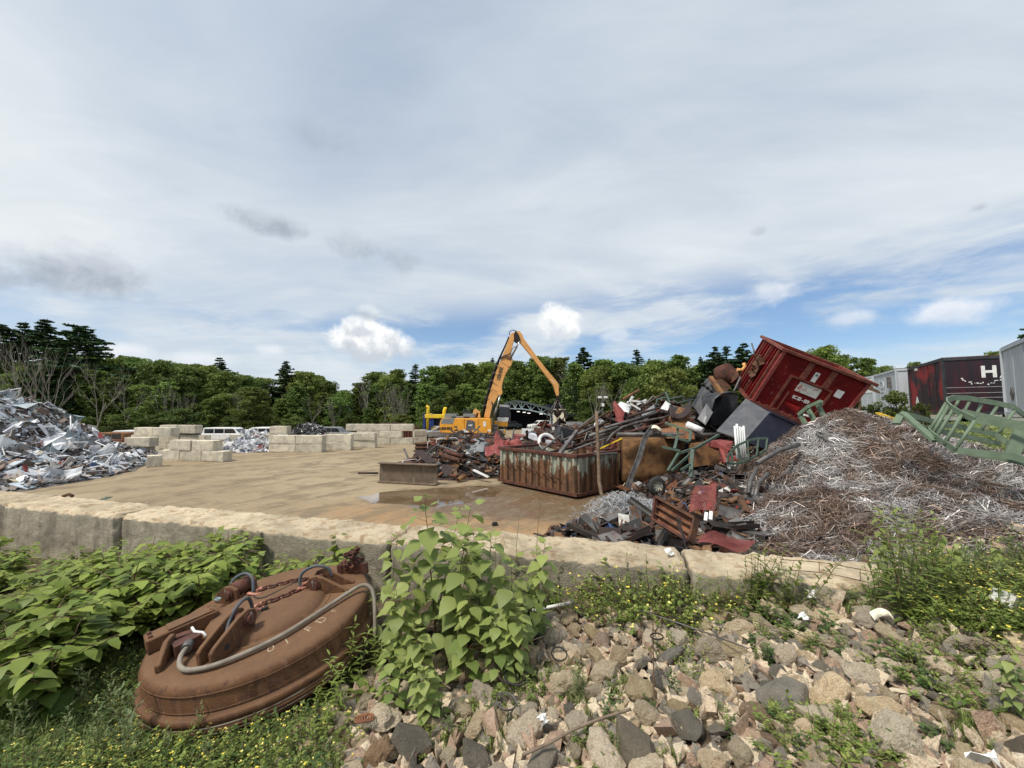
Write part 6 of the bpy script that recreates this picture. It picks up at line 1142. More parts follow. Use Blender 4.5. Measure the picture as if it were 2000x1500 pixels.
for a, b_, w_ in ((R4(1040, 1500, 12.2), R4(1210, 1215, 12.5), .08), (R4(1210, 1215, 12.5), R4(1470, 1130, 12.7), .07), (R4(1470, 1140, 12.7), R4(1860, 915, 13.6), .08), (R4(1440, 1150, 12.6), R4(1405, 1600, 12.2), .11), (R4(940, 1105, 12.8), R4(1240, 1172, 12.5), .06), (R4(1100, 1500, 12.1), R4(1420, 1210, 12.6), .05), (R4(1250, 1490, 12.1), R4(1400, 1390, 12.2), .05), (R4(1000, 910, 13.6), R4(1385, 1020, 13.2), .09), (R4(1410, 850, 13.6), R4(1390, 1020, 13.2), .08), (R4(1195, 940, 13.4), R4(1150, 1135, 13.2), .09)): fr.bar(a, b_, w_, .07)
solo(fr, 'angle_iron_frame', M['greensteel'], 'twisted green angle-iron frame standing over the trailer wheel', 'frame')
m = MB(); m.bar(R4(990, 710, 14), R4(1420, 860, 13.7), .1, .08); m.bar(R4(1195, 800, 13.9), R4(1200, 945, 13.9), .06, .06); solo(m, 'green_bar', M['palegreen'], 'pale green square bar across the top of the tank', 'bar')
wh = empty('spare_wheel', tuple(P(1283, 950, 12.2)), (R_(86), .12, .25), 'small spoked trailer wheel under the green frame', 'wheel'); m = MB(); m.lathe([(.15, -.07), (.26, -.08), (.29, -.04), (.29, .04), (.26, .08), (.15, .07)], 24); m.build('tyre', M['black'], wh)
m = MB(); m.lathe([(0, -.02), (.05, -.02), (.06, -.06), (.10, -.06), (.12, .0), (.15, .0), (.165, .075), (.15, .03), (.06, .0), (0, .0)], 20); m.build('rim', M['cream'], wh)
for k in range(8): a = k * math.pi / 4; m = MB(); m.box((.105 * math.cos(a), .105 * math.sin(a), .045), (.05, .022, .02), Matrix.Rotation(a, 3, 'Z')); m.build('rim_hole', M['black'], wh)
for k, (x0, y0, x1, y1) in enumerate(((1435, 832, 1440, 897), (1439, 828, 1444, 898), (1444, 833, 1448, 896), (1448, 835, 1452, 897), (1452, 832, 1456, 896))):
    m = MB(); m.tube([P(x0, y0, 12.0 + .05 * k), P(x1, y1, 11.8 + .05 * k)], .035, 8); solo(m, 'white_tube', M['white'], 'thin white tube standing upright in a bunch of five before the charcoal bin', 'tube', 'bunch of upright white tubes')
facebox([P(1396, 866, 12.9), P(1432, 862, 13.2), P(1424, 885, 12.6), P(1406, 876, 12.5)], (.05, .9, 0), 'red_trough', M['redpaint'], 'faded red steel trough left of the white tubes', 'trough')
m = MB(); m.bar(P(1395, 864, 12.6), P(1424, 882, 12.2), .12, .12); m.bar(P(1408, 878, 12.4), P(1418, 905, 12.0), .1, .1); solo(m, 'red_beam', M['redpaint'], 'faded red beam along the edge of the red trough', 'beam')
lc = MB(); tp_ = [(1420, 896), (1428, 882), (1440, 870), (1460, 861), (1482, 856), (1499, 856)]; bt_ = [(1419, 904), (1432, 906), (1448, 904), (1462, 898), (1478, 890), (1496, 880)]
for q in (tp_, bt_):
    for a, b_ in zip(q[:-1], q[1:]): lc.bar(P(*a, 11.6), P(*b_, 11.6), .035, .06)
for a, b_ in zip(tp_, bt_): lc.bar(P(a[0], a[1], 11.6), P(b_[0], b_[1], 11.5), .045, .045)
solo(lc, 'ladder_hoop', M['greensteel'], 'pale green curved ladder hoop below the charcoal bin', 'ladder hoop')
lc = MB(); R5 = lambda x, y, Y: P(1450 + x / 6.82, 640 + y / 6.82, Y)
for a, b_, w_ in (((750, 1160), (880, 1050), .1), ((880, 1050), (1050, 975), .1), ((770, 1165), (890, 1365), .12), ((870, 1080), (990, 1290), .12), ((990, 1000), (1130, 1260), .12), ((900, 1370), (1150, 1160), .1), ((1050, 990), (1045, 1010), .1)): lc.bar(R5(*a, 13.2), R5(*b_, 12.9), w_, .1)
solo(lc, 'ladder_section', M['palegreen'], 'short pale green ladder section leaning on the red container', 'ladder section')
m = MB(); m.bar(R5(820, 1160, 13.4), R5(1060, 1240, 13.3), .09, .06); solo(m, 'white_bar', M['white'], 'white bar behind the short green ladder section', 'bar')
# post and bars of the rusty container
m = MB(); m.tube([P(1165, 803, 13.4), P(1167, 850, 13.3), P(1169, 900, 13.15), P(1170, 940, 13.0), P(1174, 962, 12.8), P(1180, 976, 12.6)], [.05, .055, .06, .06, .06, .05], 10); solo(m, 'wooden_post', M['wood'], 'tall crooked pole standing at the corner of the rusty container', 'pole')
def bar1(a, b_, Ya, Yb, w_, name, mat, label, cat, hh=None, tube=False):
    m = MB()
    if tube: m.hollow(P(*a, Ya), P(*b_, Yb), w_ / 2, .15, 10)
    else: m.sqtube(P(*a, Ya), P(*b_, Yb), w_, hh or w_, .012)
    return solo(m, name, mat, label, cat)
bar1((1127, 842), (1088, 893), 16.2, 14.2, .12, 'square_tube', M['steel'], 'light grey square tube leaning into the rusty container', 'square tube')
bar1((1045, 862), (1095, 879), 18.5, 16.2, .10, 'square_tube', M['rust'], 'brown square tube lying in the rusty container', 'square tube')
bar1((1052, 888), (1150, 868), 15.5, 17.0, .09, 'square_tube', M['rustdark'], 'dark tube laid flat across the rusty container', 'square tube')
bar1((1085, 894), (1206, 884), 14.2, 14.0, .08, 'flat_bar', M['steel'], 'thin grey bar resting along the rim of the rusty container', 'bar', hh=.04)
bar1((1168, 878), (1215, 856), 15.6, 15.2, .16, 'yellow_bar', M['yellow'], 'yellow painted bar in the heap behind the rusty container', 'bar', hh=.05)
for (a, b_, Ya, Yb, w_, mt_, lb) in (((1150, 852), (1206, 834), 16.0, 16.6, .14, 'steel', 'long dark pipe ending behind the post, upper one'), ((1120, 872), (1230, 832), 15.6, 16.8, .10, 'rustdark', 'long dark pipe rising right behind the post, middle one'), ((1110, 882), (1215, 845), 15.4, 16.0, .08, 'steel', 'long dark pipe just above the rim of the rusty container'),
        ((1180, 836), (1285, 806), 16, 17.2, .12, 'steel', 'thick grey pipe crossing the upper heap'), ((1036, 850), (1081, 869), 19.5, 18.0, .25, 'alu', 'silvery frame member behind the rusty container'), ((1225, 815), (1360, 775), 16.5, 18.4, .1, 'rustdark', 'long dark bar along the crest of the heap'),
        ((1216, 780), (1248, 762), 18.0, 18.5, .12, 'rustlight', 'orange rusty bar poking up from the heap crest against the trees'), ((1245, 800), (1302, 766), 18, 18.5, .12, 'rustdark', 'dark beam rising to the right on the heap crest'), ((1192, 830), (1196, 785), 16.8, 17.2, .07, 'rustdark', 'upright dark bar beside the maroon plate'), ((1095, 850), (1058, 880), 17.5, 16.5, .1, 'steel', 'short grey tube between the hood and the container'),
        ((1095, 862), (1200, 818), 17.6, 18.4, .12, 'steel', 'grey pipe on the slope left of the maroon plate, lower one'), ((1110, 848), (1188, 806), 18.4, 19.0, .1, 'rust', 'brown pipe on the slope left of the maroon plate, middle one'), ((1130, 836), (1178, 800), 19, 19.6, .1, 'steel', 'grey pipe on the slope left of the maroon plate, topmost'), ((1200, 850), (1330, 818), 15.4, 16.2, .09, 'rust', 'long brown pipe above the tank, under the curved one'), ((1140, 862), (1260, 838), 15.3, 15.6, .07, 'rustdark', 'thin dark pipe right above the container rim')):
    bar1(a, b_, Ya, Yb, w_, 'long_pipe', M[mt_], lb, 'pipe', tube=w_ < .2)
m = MB(); m.tube([P(1182, 868, 15.2), P(1196, 848, 15.3), P(1216, 834, 15.6), P(1250, 824, 16), P(1290, 817, 16.4), P(1345, 803, 16.8)], .05, 8); solo(m, 'curved_pipe', M['steel'], 'long curved dark pipe sweeping over the heap to the right', 'pipe')
m = MB(); m.prism([P(1196, 786, 17.2), P(1200, 783, 17.2), P(1220, 806, 17.0), P(1216, 820, 16.8), P(1203, 815, 16.8)], (.05, .08, 0)); solo(m, 'maroon_plate', M['redpaint'], 'maroon triangular plate standing in the heap crest', 'steel plate')
facebox([P(1206, 790, 17.8), P(1212, 784, 17.8), P(1232, 792, 17.8), P(1228, 806, 17.4), P(1212, 802, 17.4)], (.2, .5, 0), 'white_tub', M['whitepaint'], 'crumpled white tub on the heap crest beside the maroon plate', 'tub')
m = MB()
for a, b_ in (((1228, 788), (1236, 774)), ((1230, 782), (1260, 786)), ((1244, 790), (1262, 781)), ((1225, 785), (1250, 800))): m.bar(P(*a, 17.6), P(*b_, 17.6), .12, .08)
solo(m, 'bent_white_bars', M['white'], 'white bent frame pieces on the heap crest', 'frame')
m = MB(); g = [(1280, 800), (1284, 780), (1296, 777), (1310, 779), (1334, 774), (1337, 786), (1318, 788), (1308, 792), (1302, 790), (1304, 776)]
m.tube([P(x, y, 17.8) for x, y in g], .05, 7); m.tube([P(1300, 766, 17.9), P(1308, 785, 17.6), P(1306, 800, 17.4)], .05, 7); m.tube([P(1315, 781, 17.8), P(1322, 788, 17.7), P(1355, 780, 17.8)], .04, 7); solo(m, 'bed_frame', M['greensteel'], 'tangled tube frame on the heap crest against the shrubs', 'frame')
facebox([P(1252, 808, 17.2), P(1277, 790, 17.6), P(1282, 806, 17.2), P(1258, 820, 16.8)], (.1, .25, 0), 'sheet_metal', M['grey'], 'mottled grey sheet panel in the upper heap', 'panel')
facebox([P(1290, 798, 17.2), P(1300, 783, 17.5), P(1310, 790, 17.3), P(1304, 802, 17)], (.1, .2, 0), 'white_appliance_panel', M['whitepaint'], 'dirty white appliance panel under the tangled tube frame', 'panel')
m = MB(); m.sheet([[P(1308 + 6 * i, 812 + 10 * math.sin(i * .45) - i * 1.2, 15.6 + .35 * j) + Vector((0, 0, .12 * j)) for j in range(5)] for i in range(8)], .03); solo(m, 'curved_grating', M['rustdark'], 'dark curved ribbed sheet left of the blue-grey plate', 'bent sheet')
facebox([P(1310, 815, 15.9), P(1330, 795, 16.6), P(1350, 802, 16.4), P(1340, 840, 15.3), P(1312, 838, 15.5)], (.2, .8, 0), 'rusty_hopper', M['rustlight'], 'rusty hopper side under the curved ribbed sheet', 'hopper')
m = MB(); m.hollow(P(1342, 829, 15.0), P(1372, 842, 14.6), .13, .1, 12); solo(m, 'white_duct', M['whitepaint'], 'white crumpled duct below the blue-grey plate', 'duct')
# crumpled red sheet, grey housing, pink hood, white ring, white box left of the container
def crumple(cor, n, amp, seed, t=.02):
    g = []
    for i in range(n):
        row = []
        for j in range(n):
            u_, v_2 = i / (n - 1), j / (n - 1); p = (cor[0] * (1 - u_) + cor[1] * u_) * (1 - v_2) + (cor[3] * (1 - u_) + cor[2] * u_) * v_2
            row.append(p + Vector((mnoise.noise(p * 2.3 + Vector((seed, 0, 0))), mnoise.noise(p * 2.1 + Vector((0, seed, 0))) * 1.6, mnoise.noise(p * 2.6 + Vector((0, 0, seed))))) * amp)
        g.append(row)
    return MB().sheet(g, t, smooth=False)
solo(crumple([P(944, 886, 17.2), P(976, 846, 18.6), P(1008, 868, 18.2), P(995, 892, 16.8)], 13, .28, 1), 'crumpled_sheet', M['redpaint'], 'big crumpled dusty-red sheet between the pipe heap and rusty container', 'bent sheet')
solo(crumple([P(990, 864, 18.4), P(1010, 858, 19), P(1024, 866, 18.6), P(1004, 876, 17.9)], 9, .2, 2), 'crumpled_sheet', M['redpaint'], 'smaller dusty-red sheet right of the big crumpled one', 'bent sheet')
solo(crumple([P(1031, 890, 16.9), P(1040, 884, 16.9), P(1058, 886, 16.7), P(1052, 894, 16.5)], 6, .08, 3), 'red_scrap_sheet', M['redpaint'], 'dusty-red sheet inside the rusty container', 'bent sheet')
facebox([P(921, 874, 19.6), P(921, 858, 20.2), P(933, 856, 20.2), P(946, 870, 19.4), P(944, 882, 18.8), P(926, 884, 18.8)], (.2, .8, 0), 'grey_housing', M['grey'], 'dark grey machine housing behind the pipe heap', 'housing')
m = MB(); m.box(tuple(P(1017, 855, 22)), (.85, 1.0, .28), Euler((.1, .1, .1)).to_matrix(), taper=(.85, .8)); solo(m, 'pink_hood', M['redpaint'], 'faded pink-red car hood beyond the crumpled red sheet', 'car hood')
m = MB(); m.box(tuple(P(1031, 843, 24)), (.75, .6, .35)); m.box(tuple(P(1031, 842, 23.68)), (.4, .04, .04)); solo(m, 'white_box', M['white'], 'small white box above the pink-red hood', 'box')
Rm = Matrix.Translation(P(1068, 864, 18.2)) @ Euler((1.1, .2, .3)).to_matrix().to_4x4(); m = MB(); m.lathe([(.34, -.08), (.44, -.09), (.46, 0), (.44, .09), (.34, .08), (.30, .02), (.34, -.08)], 22, Rm); solo(m, 'white_ring', M['white'], 'white wheel ring half buried behind the rusty container', 'ring')
m = MB(); m.bar(P(1048, 838, 19), P(1100, 870, 18.2), .5, .12); m.bar(P(1052, 843, 18.8), P(1060, 866, 18.4), .1, .4); solo(m, 'rusty_girder', M['rust'], 'wide rusty girder slanting behind the rusty container', 'girder')
m = MB(); m.bar(P(1096, 836, 18.2), P(1100, 874, 17.6), .1, .1); m.box(tuple(P(1105, 846, 18.4)), (.8, .6, .5), Euler((.1, .3, .2)).to_matrix()); solo(m, 'black_machine_part', M['blackmetal'], 'black engine-like part right of the rusty girder', 'machine part')
# bundles of tubes at the back of the pipe heap
def bundle(c, axis, rows, r_, L, mat, label, strap=True):
    root = empty('tube_bundle', c, label=label, cat='tube bundle', group='strapped tube bundles'); ax = Vector(axis).normalized(); rt = ax.cross(Vector((0, 0, 1))).normalized(); k = 0
    for j in range(rows):
        for i in range(rows + 3 - j % 2): m = MB(); o_ = rt * (2 * r_ * (i - (rows + 2) / 2 + .5 * (j % 2))) + Vector((0, 0, r_ + 1.75 * r_ * j)); m.hollow(o_ - ax * L / 2, o_ + ax * L / 2, r_, .2, 8); m.build('tube', mat, root)
    if strap: m = MB(); W2 = r_ * (rows + 4); Ht = 1.75 * r_ * rows + 2 * r_; m.tube([ax * .2 + rt * a + Vector((0, 0, b_)) for a, b_ in ((-W2, 0), (-W2, Ht * .9), (-W2 * .8, Ht), (W2 * .8, Ht), (W2, Ht * .9), (W2, 0))], .02, 5); m.build('strap', M['white'], root)
p = P(873, 872, 20.8); bundle((p.x, p.y, p.z - .25), (.25, -1, .1), 6, .055, 1.8, M['rustdark'], 'dark tube bundle seen end-on at the back of the pipe heap')
p = P(842, 872, 21.5); bundle((p.x, p.y, p.z - .3), (1, -.5, .05), 5, .06, 1.5, M['rust'], 'brown tube bundle with pale straps behind the dark end-on bundle')
p = P(796, 902, 18.6); bundle((p.x, p.y, p.z - .35), (1, -.9, .05), 4, .05, .9, M['rust'], 'small strapped tube bundle at the left tip of the pipe heap')
for (a, b_, Ya, Yb, w_, mt_, lb) in (((868, 880), (905, 893), 18.9, 18.3, .2, 'rust', 'thick brown pipe on the pipe heap, upper one'), ((864, 890), (908, 903), 18.4, 17.8, .22, 'rust', 'thick brown pipe on the pipe heap, lower one'), ((894, 938), (908, 930), 16.6, 17.0, .2, 'rustlight', 'short open-ended brown pipe at the foot of the pipe heap'), ((880, 928), (893, 932), 17.2, 17.0, .14, 'rust', 'short brown pipe beside the open-ended one'), ((700, 924), (738, 924), 18.4, 18.2, .09, 'rustdark', 'thin bar lying on the dirt left of the big I-beam')):
    bar1(a, b_, Ya, Yb, w_, 'scrap_pipe', M[mt_], lb, 'pipe', tube=True)
facebox([P(806, 880, 18.4), P(822, 880, 18.6), P(850, 903, 17.6), P(832, 904, 17.4)], (.05, .1, .02), 'grating_panel', M['rustdark'], 'dark grating panel sloping over the pipe heap', 'grating')
m = MB(); m.bar(P(925, 918, 17.0), P(954, 932, 16.6), .14, .05); solo(m, 'white_strip', M['white'], 'white metal strip at the foot of the pipe heap', 'strip')
# the big I-beam
bA, bB = G(739, 943), G(853, 949); m = MB(); d = (bB - bA); m.profile(bA + Vector((0, .15, .02)), bB + Vector((0, .15, .02)), [(-.2, 0), (.2, 0), (.2, .03), (.02, .05), (.02, .76), (.2, .78), (.2, .81), (-.2, .81), (-.2, .78), (-.02, .76), (-.02, .05), (-.2, .03)])
ib = pmat('brown_grey_beam_steel', (.155, .115, .08), (.11, .08, .055), (.20, .17, .13), 3, .8, 0, .2, streak=(1, 1, .2)); solo(m, 'steel_beam', ib, 'big brown I-beam section standing upright by the puddle', 'steel beam')
# rusty formwork panel, red mesh, by the near wall
RW = lambda x, y, Y: P(1040 + x / 5.263, 950 + y / 5.263, Y)
c4 = [RW(1300, 135, 7.4), RW(1710, 365, 6.4), RW(1650, 600, 6.2), RW(1275, 370, 7.1)]; nn_ = (c4[1] - c4[0]).cross(c4[3] - c4[0]).normalized(); nn_ = nn_ if nn_.y < 0 else -nn_
fp = empty('formwork_panel', tuple(c4[3]), label='orange rusty ribbed steel panel leaning in the offcut heap', cat='steel panel'); m = MB(); m.prism(c4, nn_ * -.02); wbuild(m, 'back_plate', M['rustlight'], fp)
for i in range(4): m = MB(); a_, b_ = c4[i] + nn_ * .06, c4[(i + 1) % 4] + nn_ * .06; m.bar(a_, b_, .04 if i else .05, .13, up=nn_); wbuild(m, 'edge_flange', M['rust'], fp)
for q in (.38, .7): m = MB(); m.bar(c4[0].lerp(c4[3], q) + nn_ * .04, c4[1].lerp(c4[2], q) + nn_ * .04, .02, .09, up=nn_); wbuild(m, 'stiffening_rib', M['rust'], fp)
def exp_mesh(c4, nu, nv, wob, name, label, mat, wd=.010):
    m = MB(); Q = lambda u_, v_2: (lambda p: p + Vector((0, 1, .4)) * wob * math.sin(u_ * 4 + v_2 * 3))((c4[0] * (1 - u_) + c4[1] * u_) * (1 - v_2) + (c4[3] * (1 - u_) + c4[2] * u_) * v_2)
    for i in range(nu):
        for j in range(nv):
            o_ = .5 if j % 2 else 0; a, b_, c_, d_ = Q((i + o_) / nu, j / nv), Q((i + .5 + o_) / nu, (j + 1) / nv), Q((i + 1 + o_) / nu, j / nv), None
            m.bar(a, b_, wd, wd * .6); m.bar(b_, c_, wd, wd * .6)
    return solo(m, name, mat, label, 'metal mesh')
exp_mesh([P(1346, 1002, 7.6), P(1392, 996, 7.6), P(1400, 943, 8.6), P(1357, 948, 8.6)], 14, 20, .05, 'expanded_mesh', 'red expanded-metal mesh hanging beside the rusty ribbed panel', M['redpaint'], .009)
exp_mesh([P(1362, 1060, 5.4), P(1440, 1075, 5.2), P(1478, 1060, 5.5), P(1395, 1036, 6.0)], 24, 14, .05, 'expanded_mesh', 'red expanded-metal mesh lying just behind the near wall', M['redpaint'], .007)
bar1((1378, 1018), (1380, 1002), 6.6, 6.7, .05, 'white_strip', M['white'], 'short white strip under the hanging red mesh, left one', 'strip'); bar1((1388, 1016), (1389, 1000), 6.6, 6.7, .05, 'white_strip', M['white'], 'short white strip under the hanging red mesh, right one', 'strip')
m = MB()
for k in range(5): m.tube([RW(1480 + k * 12, 300 + k * 6, 6.1), RW(1490 + k * 10, 420, 6.0), RW(1540 + 8 * k, 500 + 10 * k, 5.9), RW(1580, 640 + 12 * k, 5.6), RW(1560 + 20 * k, 700, 4.6)], .006, 4, cap=False)
solo(m, 'hanging_wires', M['rustdark'], 'thin brown wires hanging over the ribbed panel to the wall', 'wires')
# ---------------------------------------------------------------- green ladder cage on the mound
cg = empty('ladder_cage', tuple(P(1850, 880, 8.0)), label='big pale green ladder safety cage lying on the wire mound', cat='ladder cage'); R6 = lambda x, y, Y: P(1680 + x / 6.25, 700 + y / 6.25, Y)
up_h = [R6(2300, 930, 9.4), R6(2000, 690, 9.2), R6(1870, 590, 9.1), R6(1600, 535, 9.1), R6(1300, 483, 9.0), R6(1150, 478, 8.8), R6(1065, 505, 8.6), R6(1060, 548, 8.3), R6(1120, 605, 8.0), R6(1220, 668, 7.8), R6(1400, 748, 7.4), R6(2000, 838, 6.9), R6(2400, 900, 6.6)]
m = MB()
for a, b_ in zip(up_h[:-1], up_h[1:]): m.bar(a, b_ + (b_ - a) * .03, .025, .12)
wbuild(m, 'upper_hoop', M['palegreen'], cg)
lo_h = [R6(2300, 1250, 9.0), R6(1780, 1020, 9.0), R6(1640, 925, 9.1), R6(1200, 830, 9.1), R6(960, 815, 8.9), R6(840, 860, 8.5), R6(850, 900, 8.2), R6(930, 965, 8.0), R6(1160, 1120, 7.5), R6(1870, 1200, 7.0), R6(2300, 1330, 6.7)]
m = MB()
for a, b_ in zip(lo_h[:-1], lo_h[1:]): m.bar(a, b_ + (b_ - a) * .03, .025, .12)
wbuild(m, 'lower_hoop', M['palegreen'], cg)
for a, b_ in (((1050, 545, 8.35), (850, 880, 8.3)), ((1085, 570, 8.2), (880, 925, 8.15)), ((1140, 615, 8.0), (920, 980, 8.0)), ((1240, 690, 7.7), (1020, 1060, 7.75)), ((1400, 760, 7.4), (1160, 1120, 7.5)), ((1210, 500, 9.0), (1160, 590, 9.0)), ((1330, 535, 9.0), (1240, 700, 9.0)), ((1480, 560, 9.1), (1330, 860, 9.1)), ((1670, 590, 9.1), (1480, 870, 9.1)), ((1880, 640, 9.1), (1690, 910, 9.1))):
    m = MB(); m.tube([R6(*a), R6(*b_)], .03, 8); wbuild(m, 'cage_bar', M['palegreen'], cg)
m = MB(); a_ = [R6(1900, 850, 7.1), R6(2080, 870, 7.0), R6(1960, 1180, 7.0), R6(1760, 1180, 7.1)]; m.prism(a_, (.02, .04, 0)); wbuild(m, 'side_plate', M['palegreen'], cg)
m = MB(); m.bar(R6(515, 665, 8.7), R6(920, 1010, 8.0), .14, .06); m.bar(R6(520, 672, 8.7), R6(900, 775, 9.2), .05, .12); m.bar(R6(500, 690, 8.7), R6(440, 800, 8.6), .14, .05); m.bar(R6(740, 840, 8.4), R6(1700, 1040, 8.9), .05, .1); m.bar(R6(1240, 640, 8.9), R6(2300, 880, 8.2), .06, .1); m.bar(R6(1120, 1110, 7.7), R6(2200, 1300, 7.0), .05, .12); wbuild(m, 'base_frame', M['palegreen'], cg)
m = MB(); q = [R6(230, 690, 12), R6(440, 760, 11.5), R6(640, 840, 11)]
for a, b_ in zip(q[:-1], q[1:]): m.bar(a, b_, .16, .04)
for k in range(9): m.bar(q[0].lerp(q[2], k / 8) + Vector((0, -.09, .03)), q[0].lerp(q[2], k / 8) + Vector((0, .09, .05)), .05, .06)
solo(m, 'yellow_step_strip', M['yellow'], 'yellow ribbed step strip behind the top of the wire mound', 'step strip')
for px, py, R0 in ((1608, 855, .18), (1625, 845, .15), (1560, 862, .14), (1480, 900, .05)):
    p = march(heap_h, px, py, .05); Rm = Matrix.Translation(p) @ Euler((.5, .3, 0)).to_matrix().to_4x4(); m = MB(); m.lathe([(R0 * .7, -.02), (R0, -.02), (R0, .03), (R0 * .7, .03), (R0 * .7, -.02)], 18, Rm); solo(m, 'metal_ring', M['steel'], 'flat grey ring lying on the upper wire mound', 'ring', 'rings on the wire mound')
for i, (a, b_, c_) in enumerate((((1500, 925), (1480, 945), (1472, 985)), ((1560, 868), (1520, 880), (1478, 905)), ((1478, 915), (1465, 940), (1462, 965)))):
    m = MB(); m.tube([P(*a, 10.6), P(*b_, 10.2), P(*c_, 9.9)], .06, 6); solo(m, 'bent_strip', M['steel'], 'bent grey metal strip where the wire mound meets the offcuts', 'strip', 'strips beside the wire mound')
# ---------------------------------------------------------------- lifting magnet
mrs = bpy.data.materials.new('brown_rusted_casting'); mrs.use_nodes = True; t = NT(mrs.node_tree); b = t.n['Principled BSDF']; tc = t.node('ShaderNodeTexCoord').outputs['Object']
c = t.mix(t.mr(t.noise(tc, 4, 7, .65), .38, .64), (.155, .076, .034), (.105, .048, .024)); c = t.mix(t.mr(t.noise(tc, 13, 6, .7), .50, .64), c, (.085, .042, .028)); c = t.mix(t.m('MULTIPLY', t.mr(t.noise(t.map(tc, scale=(1, 1, .2)), 22, 5, .7), .55, .66), .5), c, (.22, .12, .07)); c = t.mix(t.m('MULTIPLY', t.mr(t.noise(tc, 60, 4, .7), .6, .7), .4), c, (.26, .17, .11))
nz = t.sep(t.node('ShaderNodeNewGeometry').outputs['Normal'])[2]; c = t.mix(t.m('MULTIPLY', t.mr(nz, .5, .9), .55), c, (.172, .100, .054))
t.put(b.inputs['Base Color'], c); b.inputs['Roughness'].default_value = .8; b.inputs['Specular IOR Level'].default_value = .3; bn = t.node('ShaderNodeBump'); bn.inputs['Strength'].default_value = .35; bn.inputs['Distance'].default_value = .01
t.l.new(t.m('ADD', t.noise(tc, 90, 4, .7), t.noise(tc, 14, 5, .6)), bn.inputs['Height']); t.l.new(bn.outputs[0], b.inputs['Normal']); M['casting'] = mrs
M['rustred'] = pmat('dark_red_rust', (.12, .045, .028), (.075, .032, .022), (.17, .07, .04), 9, .75, 0, .3)
M['copper'] = pmat('pinkish_fresh_rust', (.48, .22, .16), (.30, .12, .08), None, 14, .6, .2, .1); M['cable'] = pmat('dusty_rubber_cable', (.26, .225, .18), (.19, .165, .13), None, 12, .7, 0, .05); M['bluegrey'] = pmat('blue_grey_hose', (.07, .085, .10), (.10, .10, .10), (.03, .08, .25), 7, .6, mask3=(.62, .66)); M['chalk'] = pmat('chalk', (.48, .40, .28), (.22, .14, .085), None, 55, .9)
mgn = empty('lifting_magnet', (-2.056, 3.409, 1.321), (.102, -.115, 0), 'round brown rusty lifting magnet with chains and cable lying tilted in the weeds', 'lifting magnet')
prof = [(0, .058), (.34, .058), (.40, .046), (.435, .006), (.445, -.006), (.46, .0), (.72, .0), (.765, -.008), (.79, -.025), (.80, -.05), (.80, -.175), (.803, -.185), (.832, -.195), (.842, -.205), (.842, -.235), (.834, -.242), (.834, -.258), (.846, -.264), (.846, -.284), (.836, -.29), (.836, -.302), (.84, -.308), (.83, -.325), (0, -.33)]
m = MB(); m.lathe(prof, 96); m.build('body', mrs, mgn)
m = MB(); m.lathe([(.8425, -.243), (.8445, -.2485), (.8425, -.254)], 96); m.lathe([(.8455, -.288), (.8475, -.292), (.8435, -.2975)], 96); m.build('worn_bright_edge', pmat('scraped_bright_edge', (.42, .34, .26), (.20, .12, .08), None, 6, .5, mask=(.42, .6)), mgn)
m = MB(); m.lathe([(.470, .002), (.476, .008), (.484, .002)], 96); m.build('weld_ring', mrs, mgn)
def lug(O, d, poly, gap, pin, name='lug', hole=None, th=.034):
    O = Vector(O); d = Vector((*d, 0)).normalized(); s_ = Vector((-d.y, d.x, 0)); out = []
    for sg in (-1, 1):
        m = MB(); m.prism([O + d * a + s_ * (sg * gap / 2 - th / 2) + Vector((0, 0, z)) for a, z in poly], s_ * th); lg = m.build(name, M['casting'], mgn, bevel=.006); out.append(lg)
        if hole: m = MB(); c_ = O + d * hole[0] + Vector((0, 0, hole[1])) + s_ * (sg * gap / 2); m.tube([c_ - s_ * (th / 2 + .001), c_ + s_ * (th / 2 + .001)], .02, 14); m.build('hole', M['black'], lg)
    c_ = O + d * pin[0] + Vector((0, 0, pin[1])); m = MB(); m.tube([c_ - s_ * (gap / 2 + .05), c_ + s_ * (gap / 2 + .05)], .036, 18); pn = m.build('pin', M['rustred'], mgn)
    m = MB(); m.tube([c_ - s_ * (gap / 2 + .028), c_ - s_ * (gap / 2 + .018)], .052, 18); m.build('washer', M['rustred'], pn)
    m = MB(); m.tube([c_ - s_ * (gap / 2 + .045) + Vector((0, 0, -.055)), c_ - s_ * (gap / 2 + .045) + Vector((0, 0, .05))], .007, 6); m.build('cotter', M['steel'], pn); return c_, d, s_
arm = [(0, 0), (0, .09), (.03, .115), (.22, .20), (.30, .215), (.36, .19), (.375, .14), (.33, .03), (.30, 0)]
p1, d1, s1 = lug((-.055, -.62, 0), (.24, .97), arm, .11, (.30, .145), hole=(.11, .065))
p2, d2, s2 = lug((-.60, .33, .0), (.93, -.30), [(0, 0), (0, .06), (.14, .15), (.22, .16), (.28, .13), (.29, .05), (.27, 0)], .17, (.20, .10)); m = MB(); m.tube([p2 - s2 * .07, p2 + s2 * .07], .068, 20); m.build('sleeve', M['rustred'], mgn)
p3, d3, s3 = lug((.25, .25, .0), (1, -.04), [(0, 0), (-.01, .10), (.03, .15), (.09, .165), (.15, .14), (.36, .01), (.36, 0)], .13, (.075, .09))
